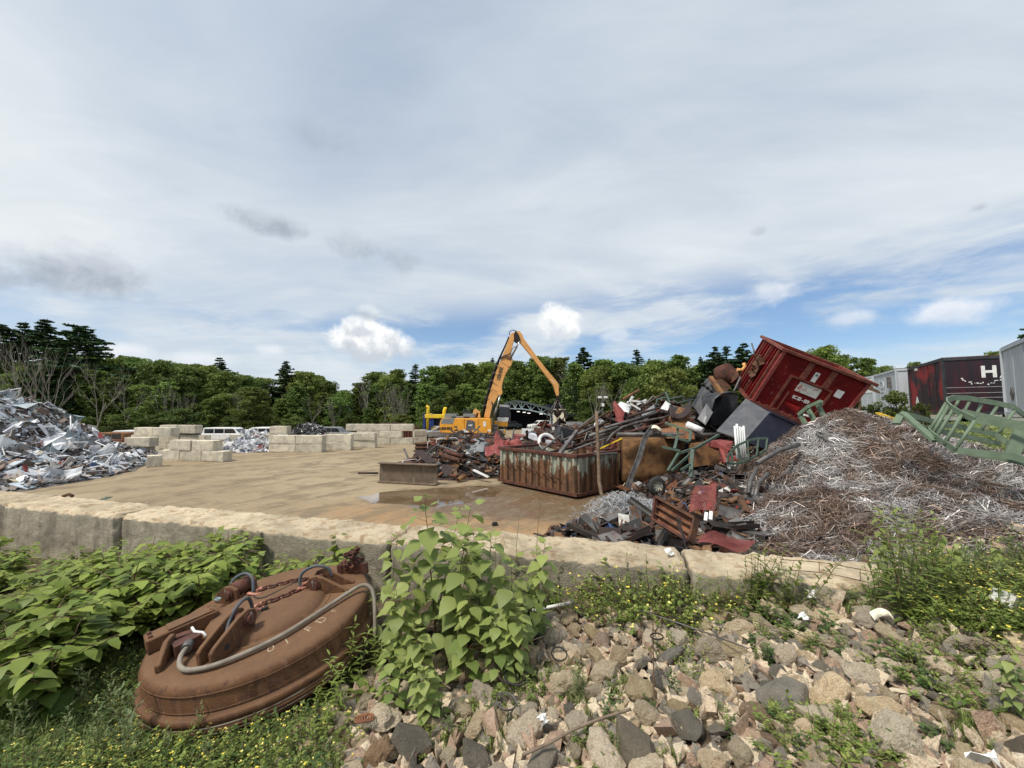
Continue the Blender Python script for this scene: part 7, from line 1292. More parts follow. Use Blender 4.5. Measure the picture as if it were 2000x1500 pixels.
# terminal box
bd_ = Vector((.66, .75, 0)).normalized(); bs_ = Vector((-bd_.y, bd_.x, 0)); B0 = Vector((-.63, -.42, 0))
m = MB(); m.prism([B0 + Vector((0, 0, .0)), B0 + bd_ * .44, B0 + bd_ * .44 + bs_ * .15, B0 + bs_ * .15], (0, 0, .105)); bx = m.build('terminal_box', mrs, mgn, bevel=.008)
m = MB(); m.prism([B0 + bd_ * .13 + bs_ * .01 + Vector((0, 0, .106)), B0 + bd_ * .42 + bs_ * .01 + Vector((0, 0, .106)), B0 + bd_ * .42 + bs_ * .13 + Vector((0, 0, .106)), B0 + bd_ * .13 + bs_ * .13 + Vector((0, 0, .106))], (0, 0, .012)); m.build('box_lid', mrs, bx, bevel=.003)
for a in (.03, .40): 
    for s_ in (.04, .11): m = MB(); q = B0 + bd_ * a + bs_ * s_; m.tube([q + Vector((0, 0, .10)), q + Vector((0, 0, .122))], .014, 6); m.build('bolt', M['rustred'], bx)
m = MB(); q0 = Vector((-.47, -.40, 0)); fd = Vector((.34, -.94, 0)).normalized(); fs_ = Vector((-fd.y, fd.x, 0)); m.prism([q0 + fs_ * 0, q0 + Vector((0, 0, .13)), q0 + fd * .10 + Vector((0, 0, .135)), q0 + fd * .25 + Vector((0, 0, .05)), q0 + fd * .25], fs_ * .035); m.build('guard_fin', mrs, mgn, bevel=.006)
m = MB(); q = Vector((-.33, -.42, .05)); m.box(tuple(q), (.16, .10, .09), Matrix.Rotation(.9, 3, 'Z')); m.box((-.40, -.36, .05), (.10, .06, .10), Matrix.Rotation(.5, 3, 'Z')); m.build('inner_bracket', M['rustred'], mgn)
m = MB(); m.tube([(-.36, -.33, .12), (-.31, -.37, .11), (-.26, -.36, .09), (-.22, -.38, .07)], .010, 6); m.build('white_lead', M['white'], mgn)
m = MB(); m.tube([(-.30, -.44, .07), (-.275, -.50, .065)], .034, 14); m.build('cable_collar', M['steel'], mgn)
def smooth_pts(P_, n=6):
    P_ = [Vector(p) for p in P_]; out = []
    for i in range(len(P_) - 1):
        a, b_, c_, d_ = P_[max(i - 1, 0)], P_[i], P_[i + 1], P_[min(i + 2, len(P_) - 1)]
        for k in range(n): q = k / n; out.append(.5 * ((2 * b_) + (c_ - a) * q + (2 * a - 5 * b_ + 4 * c_ - d_) * q * q + (3 * b_ - a - 3 * c_ + d_) * q ** 3))
    return out + [P_[-1]]
m = MB(); m.tube(smooth_pts([(-.275, -.49, .07), (-.262, -.56, .055), (-.20, -.64, .035), (-.09, -.675, .028), (.09, -.635, .03), (.34, -.44, .03), (.53, -.14, .03), (.66, .06, .04), (.76, .14, .05), (.84, .12, .0), (.88, .02, -.12), (.885, -.06, -.30)]), .0165, 12); m.build('power_cable', M['cable'], mgn)
m = MB(); m.tube(smooth_pts([(-.30, .25, .06), (-.12, .10, .06), (.05, .30, .056), (.2, .34, .06), (.28, .27, .06)]), .007, 6); m.build('thin_lead', M['black'], mgn)
# lifting loops (hose covered) and fresh-rust shackles
for pp, pts in ((p1, [(-.02, -.44, .13), (-.035, -.36, .215), (-.03, -.26, .265), (-.045, -.15, .235), (-.06, -.10, .14), (-.07, -.09, .07)]), (p2, [(-.47, .20, .10), (-.46, .26, .20), (-.38, .30, .24), (-.30, .28, .20), (-.27, .235, .10), (-.27, .22, .055)]), (p3, [(.42, .30, .10), (.38, .30, .20), (.28, .28, .24), (.18, .26, .20), (.15, .24, .12), (.16, .23, .06)])):
    m = MB(); m.tube(smooth_pts([(x, y, z * .86) for x, y, z in pts]), .0135, 10); m.build('lifting_loop', M['bluegrey'], mgn)
for cx, cy, an in ((-.06, -.055, .6), (-.235, .215, .2), (.20, .215, .8)):
    m = MB(); pts = [Vector((cx + .058 * math.cos(a) * math.cos(an) - .04 * math.sin(a) * math.sin(an), cy + .058 * math.cos(a) * math.sin(an) + .04 * math.sin(a) * math.cos(an), .062 + .012 * math.sin(a * 2))) for a in np.linspace(.6, 5.9, 16)]; m.tube(pts, .0145, 8); m.build('shackle', M['copper'], mgn)
def chain(pts, name='chain', L=.062, r_=.0085, parent=None, mat='rustred'):
    P_ = smooth_pts(pts, 14); acc = [0]
    for a, b_ in zip(P_[:-1], P_[1:]): acc.append(acc[-1] + (b_ - a).length)
    m = MB(); s_ = 0; k = 0; step = L * .70
    while s_ < acc[-1] - L * .3:
        i = next(j for j in range(len(acc)) if acc[j] >= s_); p = P_[i]; tq = (P_[min(i + 1, len(P_) - 1)] - P_[max(i - 1, 0)]).normalized(); side = tq.cross(Vector((0, 0, 1))).normalized()
        if k % 2: side = (side * .35 + Vector((0, 0, 1)) * .94).normalized()
        ring = [p + tq * (L * .5 * (math.cos(a) * .62 + .38 * (1 if math.cos(a) > 0 else -1) * (abs(math.cos(a)) ** .3))) * .92 + side * (L * .33 * math.sin(a)) for a in np.linspace(0, 2 * math.pi, 13)[:-1]]
        m.tube(ring + [ring[0], ring[1]], r_, 6, cap=False); s_ += step; k += 1
    return m.build(name, M[mat], parent)
chain([(-.03, -.02, .075), (.08, .06, .068), (.17, .15, .07), (.25, .24, .075)], parent=mgn); chain([(-.20, .25, .07), (-.08, .30, .065), (.05, .35, .065), (.17, .33, .07), (.25, .27, .08)], parent=mgn)
rr = random.Random(3); chain([(.52 + rr.uniform(-.09, .09), .50 + rr.uniform(-.06, .06), .06 + .012 * k) for k in range(15)], parent=mgn); m = MB(); m.box((.52, .50, .04), (.30, .03, .10), Matrix.Rotation(-.1, 3, 'Z')); m.box((.40, .56, .04), (.03, .14, .10)); m.build('chain_tray', M['rustred'], mgn)
m = MB(); m.box((.035, -.09, .062), (.05, .028, .03), Matrix.Rotation(.5, 3, 'Z')); 
for k in range(3): m.box((.02 + .014 * k, -.098 + .008 * k, .079), (.006, .03, .008), Matrix.Rotation(.5, 3, 'Z'))
m.build('black_clip', M['black'], mgn)
m = MB(); m.sheet([[(.06 + .03 * i, .17 + .03 * i + .045 * j, .052 + .003 * ((i + j) % 2)) for j in range(3)] for i in range(5)], .004); m.build('paper_scrap', M['cream'], mgn)
for ch, a in (('0', -57), ('1', -47.5), ('F', -33), ('D', -22.5), ('r', -11), ('-', -2)):
    a = R_(a); rd_ = .61; text_obj(ch, .105, M['chalk'], mgn, place_M((rd_ * math.cos(a), rd_ * math.sin(a), .0015), (-math.sin(a), math.cos(a), 0), (-math.cos(a), -math.sin(a), 0)), .0012, 'chalk_mark', bold=-.001)
for k, ch in enumerate('ELECTRIC'):
    a = R_(-66 + k * 7.2); text_obj(ch, .095, mrs, mgn, place_M((.8015 * math.cos(a), .8015 * math.sin(a), -.115), (-math.sin(a), math.cos(a), 0), (0, 0, 1)), .007, 'raised_letter', sx=.85, bold=.002)
m = MB(); m.lathe([(.8005, -.058), (.806, -.062), (.8005, -.066)], 96); m.lathe([(.8005, -.168), (.806, -.172), (.8005, -.176)], 96); m.build('raised_band', mrs, mgn)

# ---------------------------------------------------------------- rubble stones
def rockmat(name, a, b2, c3, spk, rnd=.35, speck=.5):
    m = bpy.data.materials.new(name); m.use_nodes = True; t = NT(m.node_tree); b = t.n['Principled BSDF']; tc = t.node('ShaderNodeTexCoord').outputs['Object']; rn = t.node('ShaderNodeObjectInfo').outputs['Random']
    v = t.node('ShaderNodeVectorMath', operation='ADD'); t.l.new(tc, v.inputs[0]); t.l.new(t.comb(t.m('MULTIPLY', rn, 53), t.m('MULTIPLY', rn, 19), 0.), v.inputs[1]); v = v.outputs[0]
    c = t.mix(t.mr(t.noise(v, 4, 6, .65), .36, .64), a, b2); c = t.mix(t.mr(t.noise(v, 9, 5, .7), .56, .68), c, c3)
    c = t.mix(t.m('MULTIPLY', t.mr(t.noise(v, 38, 4, .75), .52, .60), speck), c, spk[0]); c = t.mix(t.m('MULTIPLY', t.mr(t.noise(v, 52, 3, .7, w=0) if False else t.noise(v, 47, 4, .75, w=9.), .56, .64), speck), c, spk[1])
    h = t.node('ShaderNodeHueSaturation'); t.put(h.inputs['Hue'], t.m('ADD', .5 - .006 * rnd, t.m('MULTIPLY', t.m('FRACT', t.m('MULTIPLY', rn, 5.3)), .03 * rnd))); t.put(h.inputs['Saturation'], t.m('ADD', 1 - rnd * .7, t.m('MULTIPLY', t.m('FRACT', t.m('MULTIPLY', rn, 11.3)), rnd * 1.2))); t.put(h.inputs['Value'], t.m('ADD', 1 - rnd, t.m('MULTIPLY', t.m('FRACT', t.m('MULTIPLY', rn, 23.1)), rnd * 1.6))); t.put(h.inputs['Color'], c)
    t.put(b.inputs['Base Color'], h.outputs[0]); b.inputs['Roughness'].default_value = .88; b.inputs['Specular IOR Level'].default_value = .25; bn = t.node('ShaderNodeBump'); bn.inputs['Strength'].default_value = .9; bn.inputs['Distance'].default_value = .05
    t.l.new(t.m('ADD', t.noise(v, 16, 7, .7), t.m('MULTIPLY', t.noise(v, 50, 4, .7), .4)), bn.inputs['Height']); t.l.new(bn.outputs[0], b.inputs['Normal']); return m
M['granite'] = rockmat('tan_granite', (.76, .62, .42), (.64, .49, .32), (.78, .68, .50), ((.17, .12, .08), (.78, .72, .6)))
M['slate'] = rockmat('grey_slate', (.31, .27, .21), (.24, .21, .165), (.38, .32, .235), ((.08, .075, .07), (.3, .28, .25)), .4, .25)
M['redstone'] = rockmat('reddish_stone', (.48, .33, .22), (.36, .24, .16), (.48, .33, .22), ((.12, .07, .05), (.62, .5, .4)), .3, .4)
def make_rock(seed, kind):
    rs = random.Random(seed); bm = bmesh.new(); sc = (1, rs.uniform(.6, .9), rs.uniform(.4, .7) if kind != 'slate' else rs.uniform(.3, .5))
    for k in range(rs.choice([11, 13, 16]) if kind == 'slate' else rs.choice([14, 17, 22])):
        v = Vector((rs.gauss(0, 1), rs.gauss(0, 1), rs.gauss(0, 1))).normalized() * rs.uniform(.82, 1.0); bm.verts.new((v.x * sc[0] * .5, v.y * sc[1] * .5, v.z * sc[2] * .5))
    bmesh.ops.convex_hull(bm, input=bm.verts[:]); bmesh.ops.delete(bm, geom=[v for v in bm.verts if not v.link_faces], context='VERTS')
    bmesh.ops.bevel(bm, geom=bm.edges[:], offset=.013 if kind != 'slate' else .009, segments=1, affect='EDGES', clamp_overlap=True)
    bmesh.ops.triangulate(bm, faces=bm.faces[:]); n_it = 2
    for _ in range(n_it + (1 if kind != 'slate' else 0)): 
        es = [e for e in bm.edges if e.calc_length() > .09]
        if es: bmesh.ops.subdivide_edges(bm, edges=es, cuts=1); bmesh.ops.triangulate(bm, faces=bm.faces[:])
    am = .045 if kind != 'slate' else .012; bm.normal_update()
    for v in bm.verts:
        n = mnoise.fractal(v.co * (5 if kind != 'slate' else 3) + Vector((seed, 0, 0)), .7, 2.2, 4); n2 = mnoise.noise(v.co * 17 + Vector((0, seed, 0))); v.co += v.normal * (am * n + am * .35 * n2)
    me = bpy.data.meshes.new('rubble_stone'); bm.to_mesh(me); bm.free(); me.materials.append(M[{'tan': 'granite', 'slate': 'slate', 'red': 'redstone'}[kind]]); me.polygons.foreach_set('use_smooth', [False] * len(me.polygons)); return me
rockm = {'tan': [make_rock(100 + k, 'tan') for k in range(9)], 'slate': [make_rock(200 + k, 'slate') for k in range(6)], 'red': [make_rock(300 + k, 'red') for k in range(3)]}
def to_px(p):
    v = Vector(p) - Vector((0, 0, EYE)); c, s = math.cos(PITCH), math.sin(PITCH); z = v.y * c + v.z * s; u = -v.y * s + v.z * c; return (1000 + FPX * v.x / z, 750 - FPX * u / z) if z > .05 else (-9999, -9999)
def rock_zone(x, y):
    px, py = to_px((x, y, ground_near(x, y)))
    left = np.interp(py, [1180, 1230, 1290, 1330, 1420, 1520, 1700], [1130, 1010, 880, 690, 600, 520, 400]); topl = np.interp(px, [400, 1000, 1130, 1400, 1640, 1760, 2000, 2400], [1300, 1200, 1172, 1165, 1150, 1190, 1235, 1320])
    return px > left and py > topl and py < 1680 and px < 2120
rs = random.Random(44); placed = []
def try_place(x, y, r_): 
    for (a, b_, c_) in placed:
        if (a - x) ** 2 + (b_ - y) ** 2 < ((r_ + c_) * .70) ** 2: return False
    placed.append((x, y, r_)); return True
rk_lab = {'tan': ('pale tan', 'pale speckled granite'), 'slate': ('dark grey', 'dark grey angular'), 'red': ('reddish', 'reddish brown')}
def put_rock(kind, x, y, size, label=None, group=None, rot=None, lift=.22):
    k = rs.randrange(len(rockm[kind])); o = mesh_obj('rubble_stone', rockm[kind][k]); s = size
    o.scale = (s * rs.uniform(.9, 1.15), s * rs.uniform(.85, 1.1), s * rs.uniform(.9, 1.3)); o.rotation_euler = rot or (rs.gauss(0, .3), rs.gauss(0, .3), rs.uniform(0, 6.28)); o.location = (x, y, ground_near(x, y) + s * lift)
    px, py = to_px(o.location); zn = 'left part' if px < 1000 else ('middle' if px < 1450 else ('right part' if px < 1750 else 'far right')); rw = 'bottom' if py > 1400 else ('halfway up' if py > 1270 else 'under the wall')
    sz = 'large' if size > .25 else 'medium' if size > .18 else 'smaller'
    tag(o, label or '%s %s stone in the rubble slope, %s, %s' % (sz, rk_lab[kind][1], zn, rw), 'stone', group or 'rubble stones, %s %s, %s, %s' % (sz, rk_lab[kind][0], zn, rw)); return o
specials = [(755, 1385, .36, 'tan', 'big pale crumbly granite stone right of the magnet front'), (1027, 1415, .36, 'tan', 'big rounded pale granite stone beside the silvery ring'), (1755, 1430, .34, 'tan', 'large oval stone at the lower right'), (800, 1436, .34, 'slate', 'flat grey slab below the big crumbly pale stone'),
            (1310, 1272, .34, 'slate', 'large dark slab in the middle of the slope right of the thin rod'), (1240, 1455, .40, 'slate', 'broad grey slab at the bottom left of the thin rod foot'), (1185, 1470, .32, 'tan', 'whitish grey stone at the bottom centre behind a green sprig'), (1530, 1350, .34, 'slate', 'tilted dark slab left of the two fused pale stones'), (1620, 1345, .36, 'tan', 'long pale granite stone beside the tilted dark slab'),
            (1590, 1385, .30, 'tan', 'knobbly pale stone beneath the long granite stone'), (1680, 1310, .30, 'tan', 'mottled pale stone under the broad leaves on the right'), (1480, 1385, .24, 'red', 'brown-white speckled stone left of the knobbly one'), (1880, 1255, .30, 'tan', 'long pale stone just below the yellow flowers'), (1570, 1190, .26, 'tan', 'blocky tan stone beneath the foil scrap'), (1620, 1200, .28, 'tan', 'cubic tan stone right of the blocky one'),
            (1400, 1330, .30, 'tan', 'squarish pale stone left of the leafy sprig'), (740, 1465, .26, 'red', 'reddish triangular stone at the bottom left of the slope'), (1060, 1480, .28, 'slate', 'dark pointed stone at the bottom centre'), (1260, 1500, .30, 'tan', 'leaning tan stone at the bottom edge')]
for px, py, sz, kd, lb in specials:
    sz *= .9
    p = G(px, py + 10, 1.12)
    for _ in range(5): p = G(px, py + 10, ground_near(p.x, p.y) + sz * .2)
    placed.append((p.x, p.y, sz * .5)); put_rock(kd, p.x, p.y, sz, lb, 'picked out rubble stones')
n_ind = len(specials); tries = 0
for lo, hi, cnt in ((.22, .30, 80), (.165, .22, 130), (.12, .165, 150)):
    c_ = 0; tries = 0
    while c_ < cnt and tries < 9000 and n_ind < 298:
        tries += 1; x, y = rs.uniform(-1.6, 5.2), rs.uniform(1.15, 4.2)
        if not rock_zone(x, y): continue
        sz = rs.uniform(lo, hi) * .96
        if not try_place(x, y, sz * .5): continue
        kd = rs.choices(['tan', 'slate', 'red'], [.77, .20, .03])[0]; put_rock(kd, x, y, sz); c_ += 1; n_ind += 1
# the small stones and gravel between them: one mesh
Vs, Fs, Ms, off_ = [], [], [], 0; tmpl = []
for kd, lst in rockm.items():
    for me in lst:
        bm = bmesh.new(); 
        rq = random.Random(len(tmpl)); [bm.verts.new((rq.gauss(0, .25), rq.gauss(0, .22), rq.gauss(0, .15))) for _ in range(12)]; bmesh.ops.convex_hull(bm, input=bm.verts[:]); bmesh.ops.delete(bm, geom=[v for v in bm.verts if not v.link_faces], context='VERTS'); bmesh.ops.triangulate(bm, faces=bm.faces[:]); bm.verts.index_update()
        tmpl.append((np.array([tuple(v.co) for v in bm.verts]), np.array([[v.index for v in f.verts] for f in bm.faces]), {'tan': 0, 'slate': 1, 'red': 2}[kd])); bm.free()
r = np.random.default_rng(12); cnt = 0
while cnt < 4600:
    x, y = r.uniform(-2.2, 5.6), r.uniform(1.0, 4.3)
    if not rock_zone(x, y) and r.random() > .04: continue
    tv, tf, mi = tmpl[r.integers(0, len(tmpl))]; s = (r.uniform(.03, .12) if r.random() < .55 else r.uniform(.07, .15)); Rm = rand_rot(1, r)[0]; V_ = (tv * s * 1.1) @ Rm.T + np.array([x, y, ground_near(x, y) + s * .12]); Vs.append(V_); Fs.append(tf + off_); Ms += [mi] * len(tf); off_ += len(V_); cnt += 1
tag(mesh_obj('small_stones', np_mesh('small_stones', np.concatenate(Vs), np.concatenate(Fs), [M['granite'], M['slate'], M['redstone']], midx=Ms)), 'small stones and gravel filling the gaps of the rubble slope', 'gravel', kind='stuff')
# ---------------------------------------------------------------- foreground plants
def plantmat(name, c1, c2, trans=.35, vein=False):
    m = bpy.data.materials.new(name); m.use_nodes = True; t = NT(m.node_tree); b = t.n['Principled BSDF']; a = t.node('ShaderNodeAttribute', attribute_name='tint'); col = t.mix(a.outputs['Fac'], c1, c2)
    pos = t.node('ShaderNodeNewGeometry').outputs['Position']; col = t.mix(t.m('MULTIPLY', t.mr(t.noise(pos, 45, 4, .6), .5, .68), .25), col, tuple(x * .6 for x in c2))
    r = t.node('ShaderNodeObjectInfo').outputs['Random']; h = t.node('ShaderNodeHueSaturation'); t.put(h.inputs['Hue'], t.m('ADD', .492, t.m('MULTIPLY', r, .016))); t.put(h.inputs['Value'], t.m('ADD', .88, t.m('MULTIPLY', t.m('FRACT', t.m('MULTIPLY', r, 9.1)), .26))); t.put(h.inputs['Color'], col)
    t.put(b.inputs['Base Color'], h.outputs[0]); b.inputs['Roughness'].default_value = .5; b.inputs['Specular IOR Level'].default_value = .35
    tr = t.node('ShaderNodeBsdfTranslucent'); t.put(tr.inputs[0], h.outputs[0]); mx = t.node('ShaderNodeMixShader'); mx.inputs[0].default_value = trans; t.l.new(b.outputs[0], mx.inputs[1]); t.l.new(tr.outputs[0], mx.inputs[2]); t.l.new(mx.outputs[0], t.n['Material Output'].inputs[0]); return m
M['knot'] = plantmat('knotweed_leaf', (.085, .145, .026), (.34, .41, .085)); M['poplar'] = plantmat('sapling_leaf', (.125, .19, .05), (.36, .41, .12)); M['weed'] = plantmat('weed_leaf', (.11, .17, .035), (.31, .38, .09)); M['mug'] = plantmat('feathery_weed_leaf', (.13, .18, .07), (.27, .33, .14)); M['darkleaf'] = plantmat('dark_green_leaf', (.045, .09, .025), (.12, .19, .05)); M['grass'] = plantmat('grass_blade', (.12, .18, .045), (.30, .36, .12), .3)
M['stem'] = pmat('green_brown_stem', (.13, .14, .05), (.17, .11, .06), None, 8, .7); M['stemred'] = pmat('reddish_stem', (.16, .09, .055), (.12, .10, .05), None, 8, .7); M['petal'] = pmat('yellow_petal', (.80, .62, .06), (.72, .66, .22), None, 30, .6); M['whitish'] = pmat('pale_young_leaf', (.62, .66, .48), (.45, .55, .30), None, 30, .6); M['twig'] = pmat('dry_twig', (.22, .17, .12), (.14, .10, .07), None, 20, .9)
def leaf_geo(shape, fold=.18, droop=.18, wave=0.0):
    """unit leaf along +x; shape = list of (x, half width)"""
    V = []; F = []
    for i, (x, w_) in enumerate(shape):
        z = -droop * x * x; V += [(x, 0, z), (x, w_, z + fold * w_ + wave * math.sin(i * 2.4) * w_), (x, -w_, z + fold * w_ - wave * math.sin(i * 2.4) * w_)]
    for i in range(len(shape) - 1):
        a, b_ = 3 * i, 3 * i + 3
        for (p, q, r_, s_) in ((a, b_, b_ + 1, a + 1), (a, a + 2, b_ + 2, b_)):
            F += [(p, q, r_), (p, r_, s_)]
    return np.array(V), np.array(F)
LF = {'ovate': leaf_geo([(0, .02), (.08, .26), (.25, .37), (.5, .32), (.78, .16), (1, .0)], .15, .25, .06), 'heart': leaf_geo([(-.06, .14), (0.02, .34), (.2, .43), (.42, .38), (.62, .25), (.84, .09), (1, 0)], .10, .22, .10), 'lance': leaf_geo([(0, .015), (.25, .10), (.55, .09), (1, 0)], .2, .3), 'oval': leaf_geo([(0, .02), (.2, .18), (.5, .23), (.8, .12), (1, 0)], .2, .25),
      'dock': leaf_geo([(0, .02), (.15, .07), (.45, .115), (.75, .08), (1, 0)], .2, .55, .2), 'tiny': leaf_geo([(0, .05), (.5, .25), (1, 0)], .1, .2)}
def plant(name, stems, leaves, lmat, smat=None, label=None, cat='plant', group=None, flowers=None, loc=None, rootobj=None):
    """stems: list of (points, r0, r1); leaves: list of (pos, dir, up, length, tint, kind)"""
    root = rootobj or empty(name, loc or (0, 0, 0))
    if label: tag(root, label, cat, group)
    m = MB()
    for pts, r0, r1 in stems: n = len(pts); m.tube(pts, [r0 + (r1 - r0) * i / (n - 1) for i in range(n)], 5, cap=False)
    m.build('stem', M[smat or 'stem'], root); Vs, Fs, T, o_ = [], [], [], 0
    for p, d, up, L, ti, k in leaves:
        d = Vector(d).normalized(); up = Vector(up); s_ = up.cross(d); s_ = s_.normalized() if s_.length > 1e-4 else Vector((0, 1, 0)); n = d.cross(s_); gv, gf = LF[k]; A = np.array([tuple(d), tuple(s_), tuple(n)])
        V_ = gv @ A * L + np.array(tuple(p)); Vs.append(V_); Fs.append(gf + o_); T.append(np.full(len(V_), ti)); o_ += len(V_)
    T = np.concatenate(T); mesh_obj('foliage', np_mesh('foliage', np.concatenate(Vs), np.concatenate(Fs), M[lmat], smooth=True, col=np.repeat(T[:, None], 3, 1)), root)
    if flowers:
        Vs, Fs, o_ = [], [], 0; r = random.Random(len(flowers))
        for p, s_ in flowers:
            for k in range(4):
                a = r.uniform(0, 6.28); d = Vector((math.cos(a), math.sin(a), r.uniform(.1, .9))).normalized(); q = d.cross(Vector((0, 0, 1))).normalized(); P0 = Vector(p); Vs += [P0, P0 + d * s_ * .6 + q * s_ * .45, P0 + d * s_ * 1.1, P0 + d * s_ * .6 - q * s_ * .45]; Fs.append((o_, o_ + 1, o_ + 2, o_ + 3)); o_ += 4
        tag(mesh_obj('flowers', np_mesh('flowers', [tuple(v) for v in Vs], Fs, M['petal']), root), kind='stuff')
    return root
def curve_stem(r, base, h, lean, bend, n=9):
    a = Vector((lean[0], lean[1], 0)); pts = []
    for i in range(n): q = i / (n - 1); pts.append(Vector(base) + Vector((0, 0, h * (q - bend * q * q * .5))) + a * (q ** 1.7) * h + Vector((r.uniform(-.006, .006), r.uniform(-.006, .006), 0)))
    return pts
def along(pts, q): f = q * (len(pts) - 1); i = min(int(f), len(pts) - 2); return pts[i].lerp(pts[i + 1], f - i), (pts[i + 1] - pts[i]).normalized()
def mk_knot(seed, h=.75, ns=4, nl=28, L=.105):
    r = random.Random(seed); st = []; lv = []
    for k in range(ns):
        a = r.uniform(0, 6.28); ln = r.uniform(.12, .55); pts = curve_stem(r, (r.uniform(-.06, .06), r.uniform(-.06, .06), -.03), h * r.uniform(.75, 1.1), (math.cos(a) * ln, math.sin(a) * ln), .5); st.append((pts, .006, .002))
        for i in range(nl):
            q = .12 + .88 * i / (nl - 1); p, t_ = along(pts, q); sd_ = 1 if i % 2 else -1; hz = t_.cross(Vector((0, 0, 1))); hz = hz.normalized() if hz.length > .1 else Vector((math.cos(i * 2.4), math.sin(i * 2.4), 0)); d = hz * sd_ + t_ * .5 + Vector((r.uniform(-.3, .3), r.uniform(-.3, .3), r.uniform(-.9, -.05)))
            l_ = L * r.uniform(.7, 1.15) * (1.05 - .55 * max(0, q - .7) / .3); pe = p + d.normalized() * .02; lv.append((pe, d, Vector((r.uniform(-.3, .3), r.uniform(-.3, .3), 1)), l_, min(1, max(0, .25 + .6 * (q - .3) + r.uniform(-.25, .3))), 'ovate'))
        # side branches
        for j in range(3):
            p, t_ = along(pts, r.uniform(.35, .85)); b_ = r.uniform(0, 6.28); d = Vector((math.cos(b_), math.sin(b_), .35)); p2 = p + d * r.uniform(.12, .25); st.append(([p, (p + p2) / 2 + Vector((0, 0, .02)), p2], .003, .0015))
            for i in range(6): q = (i + 1) / 6; pp = p.lerp(p2, q); hz = Vector((-d.y, d.x, 0)) * (1 if i % 2 else -1); lv.append((pp, hz + d * .6 + Vector((0, 0, r.uniform(-.8, .0))), Vector((r.uniform(-.25, .25), r.uniform(-.25, .25), 1)), L * r.uniform(.55, .95), r.uniform(.2, .95), 'ovate'))
    return plant('knotweed', st, lv, 'knot', 'stemred')
def mk_poplar(seed, h=1.1, nl=38, L=.148):
    r = random.Random(seed); st = []; lv = []; pts = curve_stem(r, (0, 0, -.03), h, (r.uniform(-.10, .10), r.uniform(-.08, .08)), 0, 10); st.append((pts, .007, .002))
    for i in range(nl):
        q = .10 + .9 * i / (nl - 1); p, t_ = along(pts, q); a = i * 2.4 + r.uniform(-.4, .4); d = Vector((math.cos(a), math.sin(a), r.uniform(.25, .7) if q > .85 else r.uniform(-.1, .35))); pl_ = .09 * r.uniform(.6, 1.5) * (1.25 - .6 * q); p2 = p + d.normalized() * pl_ + Vector((0, 0, -.004)); st.append(([p, p2], .0018, .001))
        l_ = L * r.uniform(.75, 1.15) * (1.0 if q < .88 else .6); lv.append((p2, Vector((d.x, d.y, r.uniform(-.75, -.15) if q < .9 else .5)), Vector((d.x * .3 + r.uniform(-.3, .3), d.y * .3 + r.uniform(-.3, .3), 1)), l_, min(1, max(0, .15 + .5 * q + r.uniform(-.2, .3))), 'heart'))
    return plant('poplar_sapling', st, lv, 'poplar')
def mk_golden(seed, h=.6, nl=70, L=.105, ns=3, kind='lance', mat='weed', spread=.12, flower=0):
    r = random.Random(seed); st = []; lv = []; fl = []
    for k in range(ns):
        a = r.uniform(0, 6.28); pts = curve_stem(r, (r.uniform(-spread, spread) * .4, r.uniform(-spread, spread) * .4, -.03), h * r.uniform(.7, 1.05), (math.cos(a) * spread, math.sin(a) * spread), 0, 8); st.append((pts, .0035, .0012))
        for i in range(nl // ns):
            q = .12 + .88 * i / (nl / ns); p, t_ = along(pts, min(q, .999)); b_ = i * 2.4 + r.uniform(-.3, .3); d = Vector((math.cos(b_), math.sin(b_), r.uniform(.2, .8))); lv.append((p, d, Vector((d.x * -.2, d.y * -.2, 1)), L * r.uniform(.65, 1.1) * (1.1 - .45 * q), min(1, .2 + .6 * q + r.uniform(-.2, .2)), kind))
        for i in range(flower): p, t_ = along(pts, r.uniform(.75, 1)); fl.append((p + Vector((r.uniform(-.03, .03), r.uniform(-.03, .03), r.uniform(0, .03))), .008))
    return plant('weed_plant', st, lv, mat, flowers=fl or None)
def mk_feather(seed, h=.5, ns=2):
    r = random.Random(seed); st = []; lv = []
    for k in range(ns):
        a = r.uniform(0, 6.28); pts = curve_stem(r, (r.uniform(-.03, .03), r.uniform(-.03, .03), -.03), h * r.uniform(.7, 1.1), (math.cos(a) * .08, math.sin(a) * .08), 0, 8); st.append((pts, .003, .001))
        for i in range(22):
            q = .1 + .9 * i / 22; p, t_ = along(pts, q); b_ = i * 2.4; d = Vector((math.cos(b_), math.sin(b_), .7)); Lb = .09 * (1.15 - q) * r.uniform(.7, 1.2) + .015; p2 = p + d.normalized() * Lb; st.append(([p, p2], .0012, .0006))
            for j in range(5): pp = p.lerp(p2, (j + 1) / 5); e = Vector((r.uniform(-1, 1), r.uniform(-1, 1), r.uniform(0, 1))); lv.append((pp, d * .8 + e * .8, (0, 0, 1), r.uniform(.018, .034), r.uniform(.2, 1), 'oval'))
    return plant('feathery_weed', st, lv, 'mug')
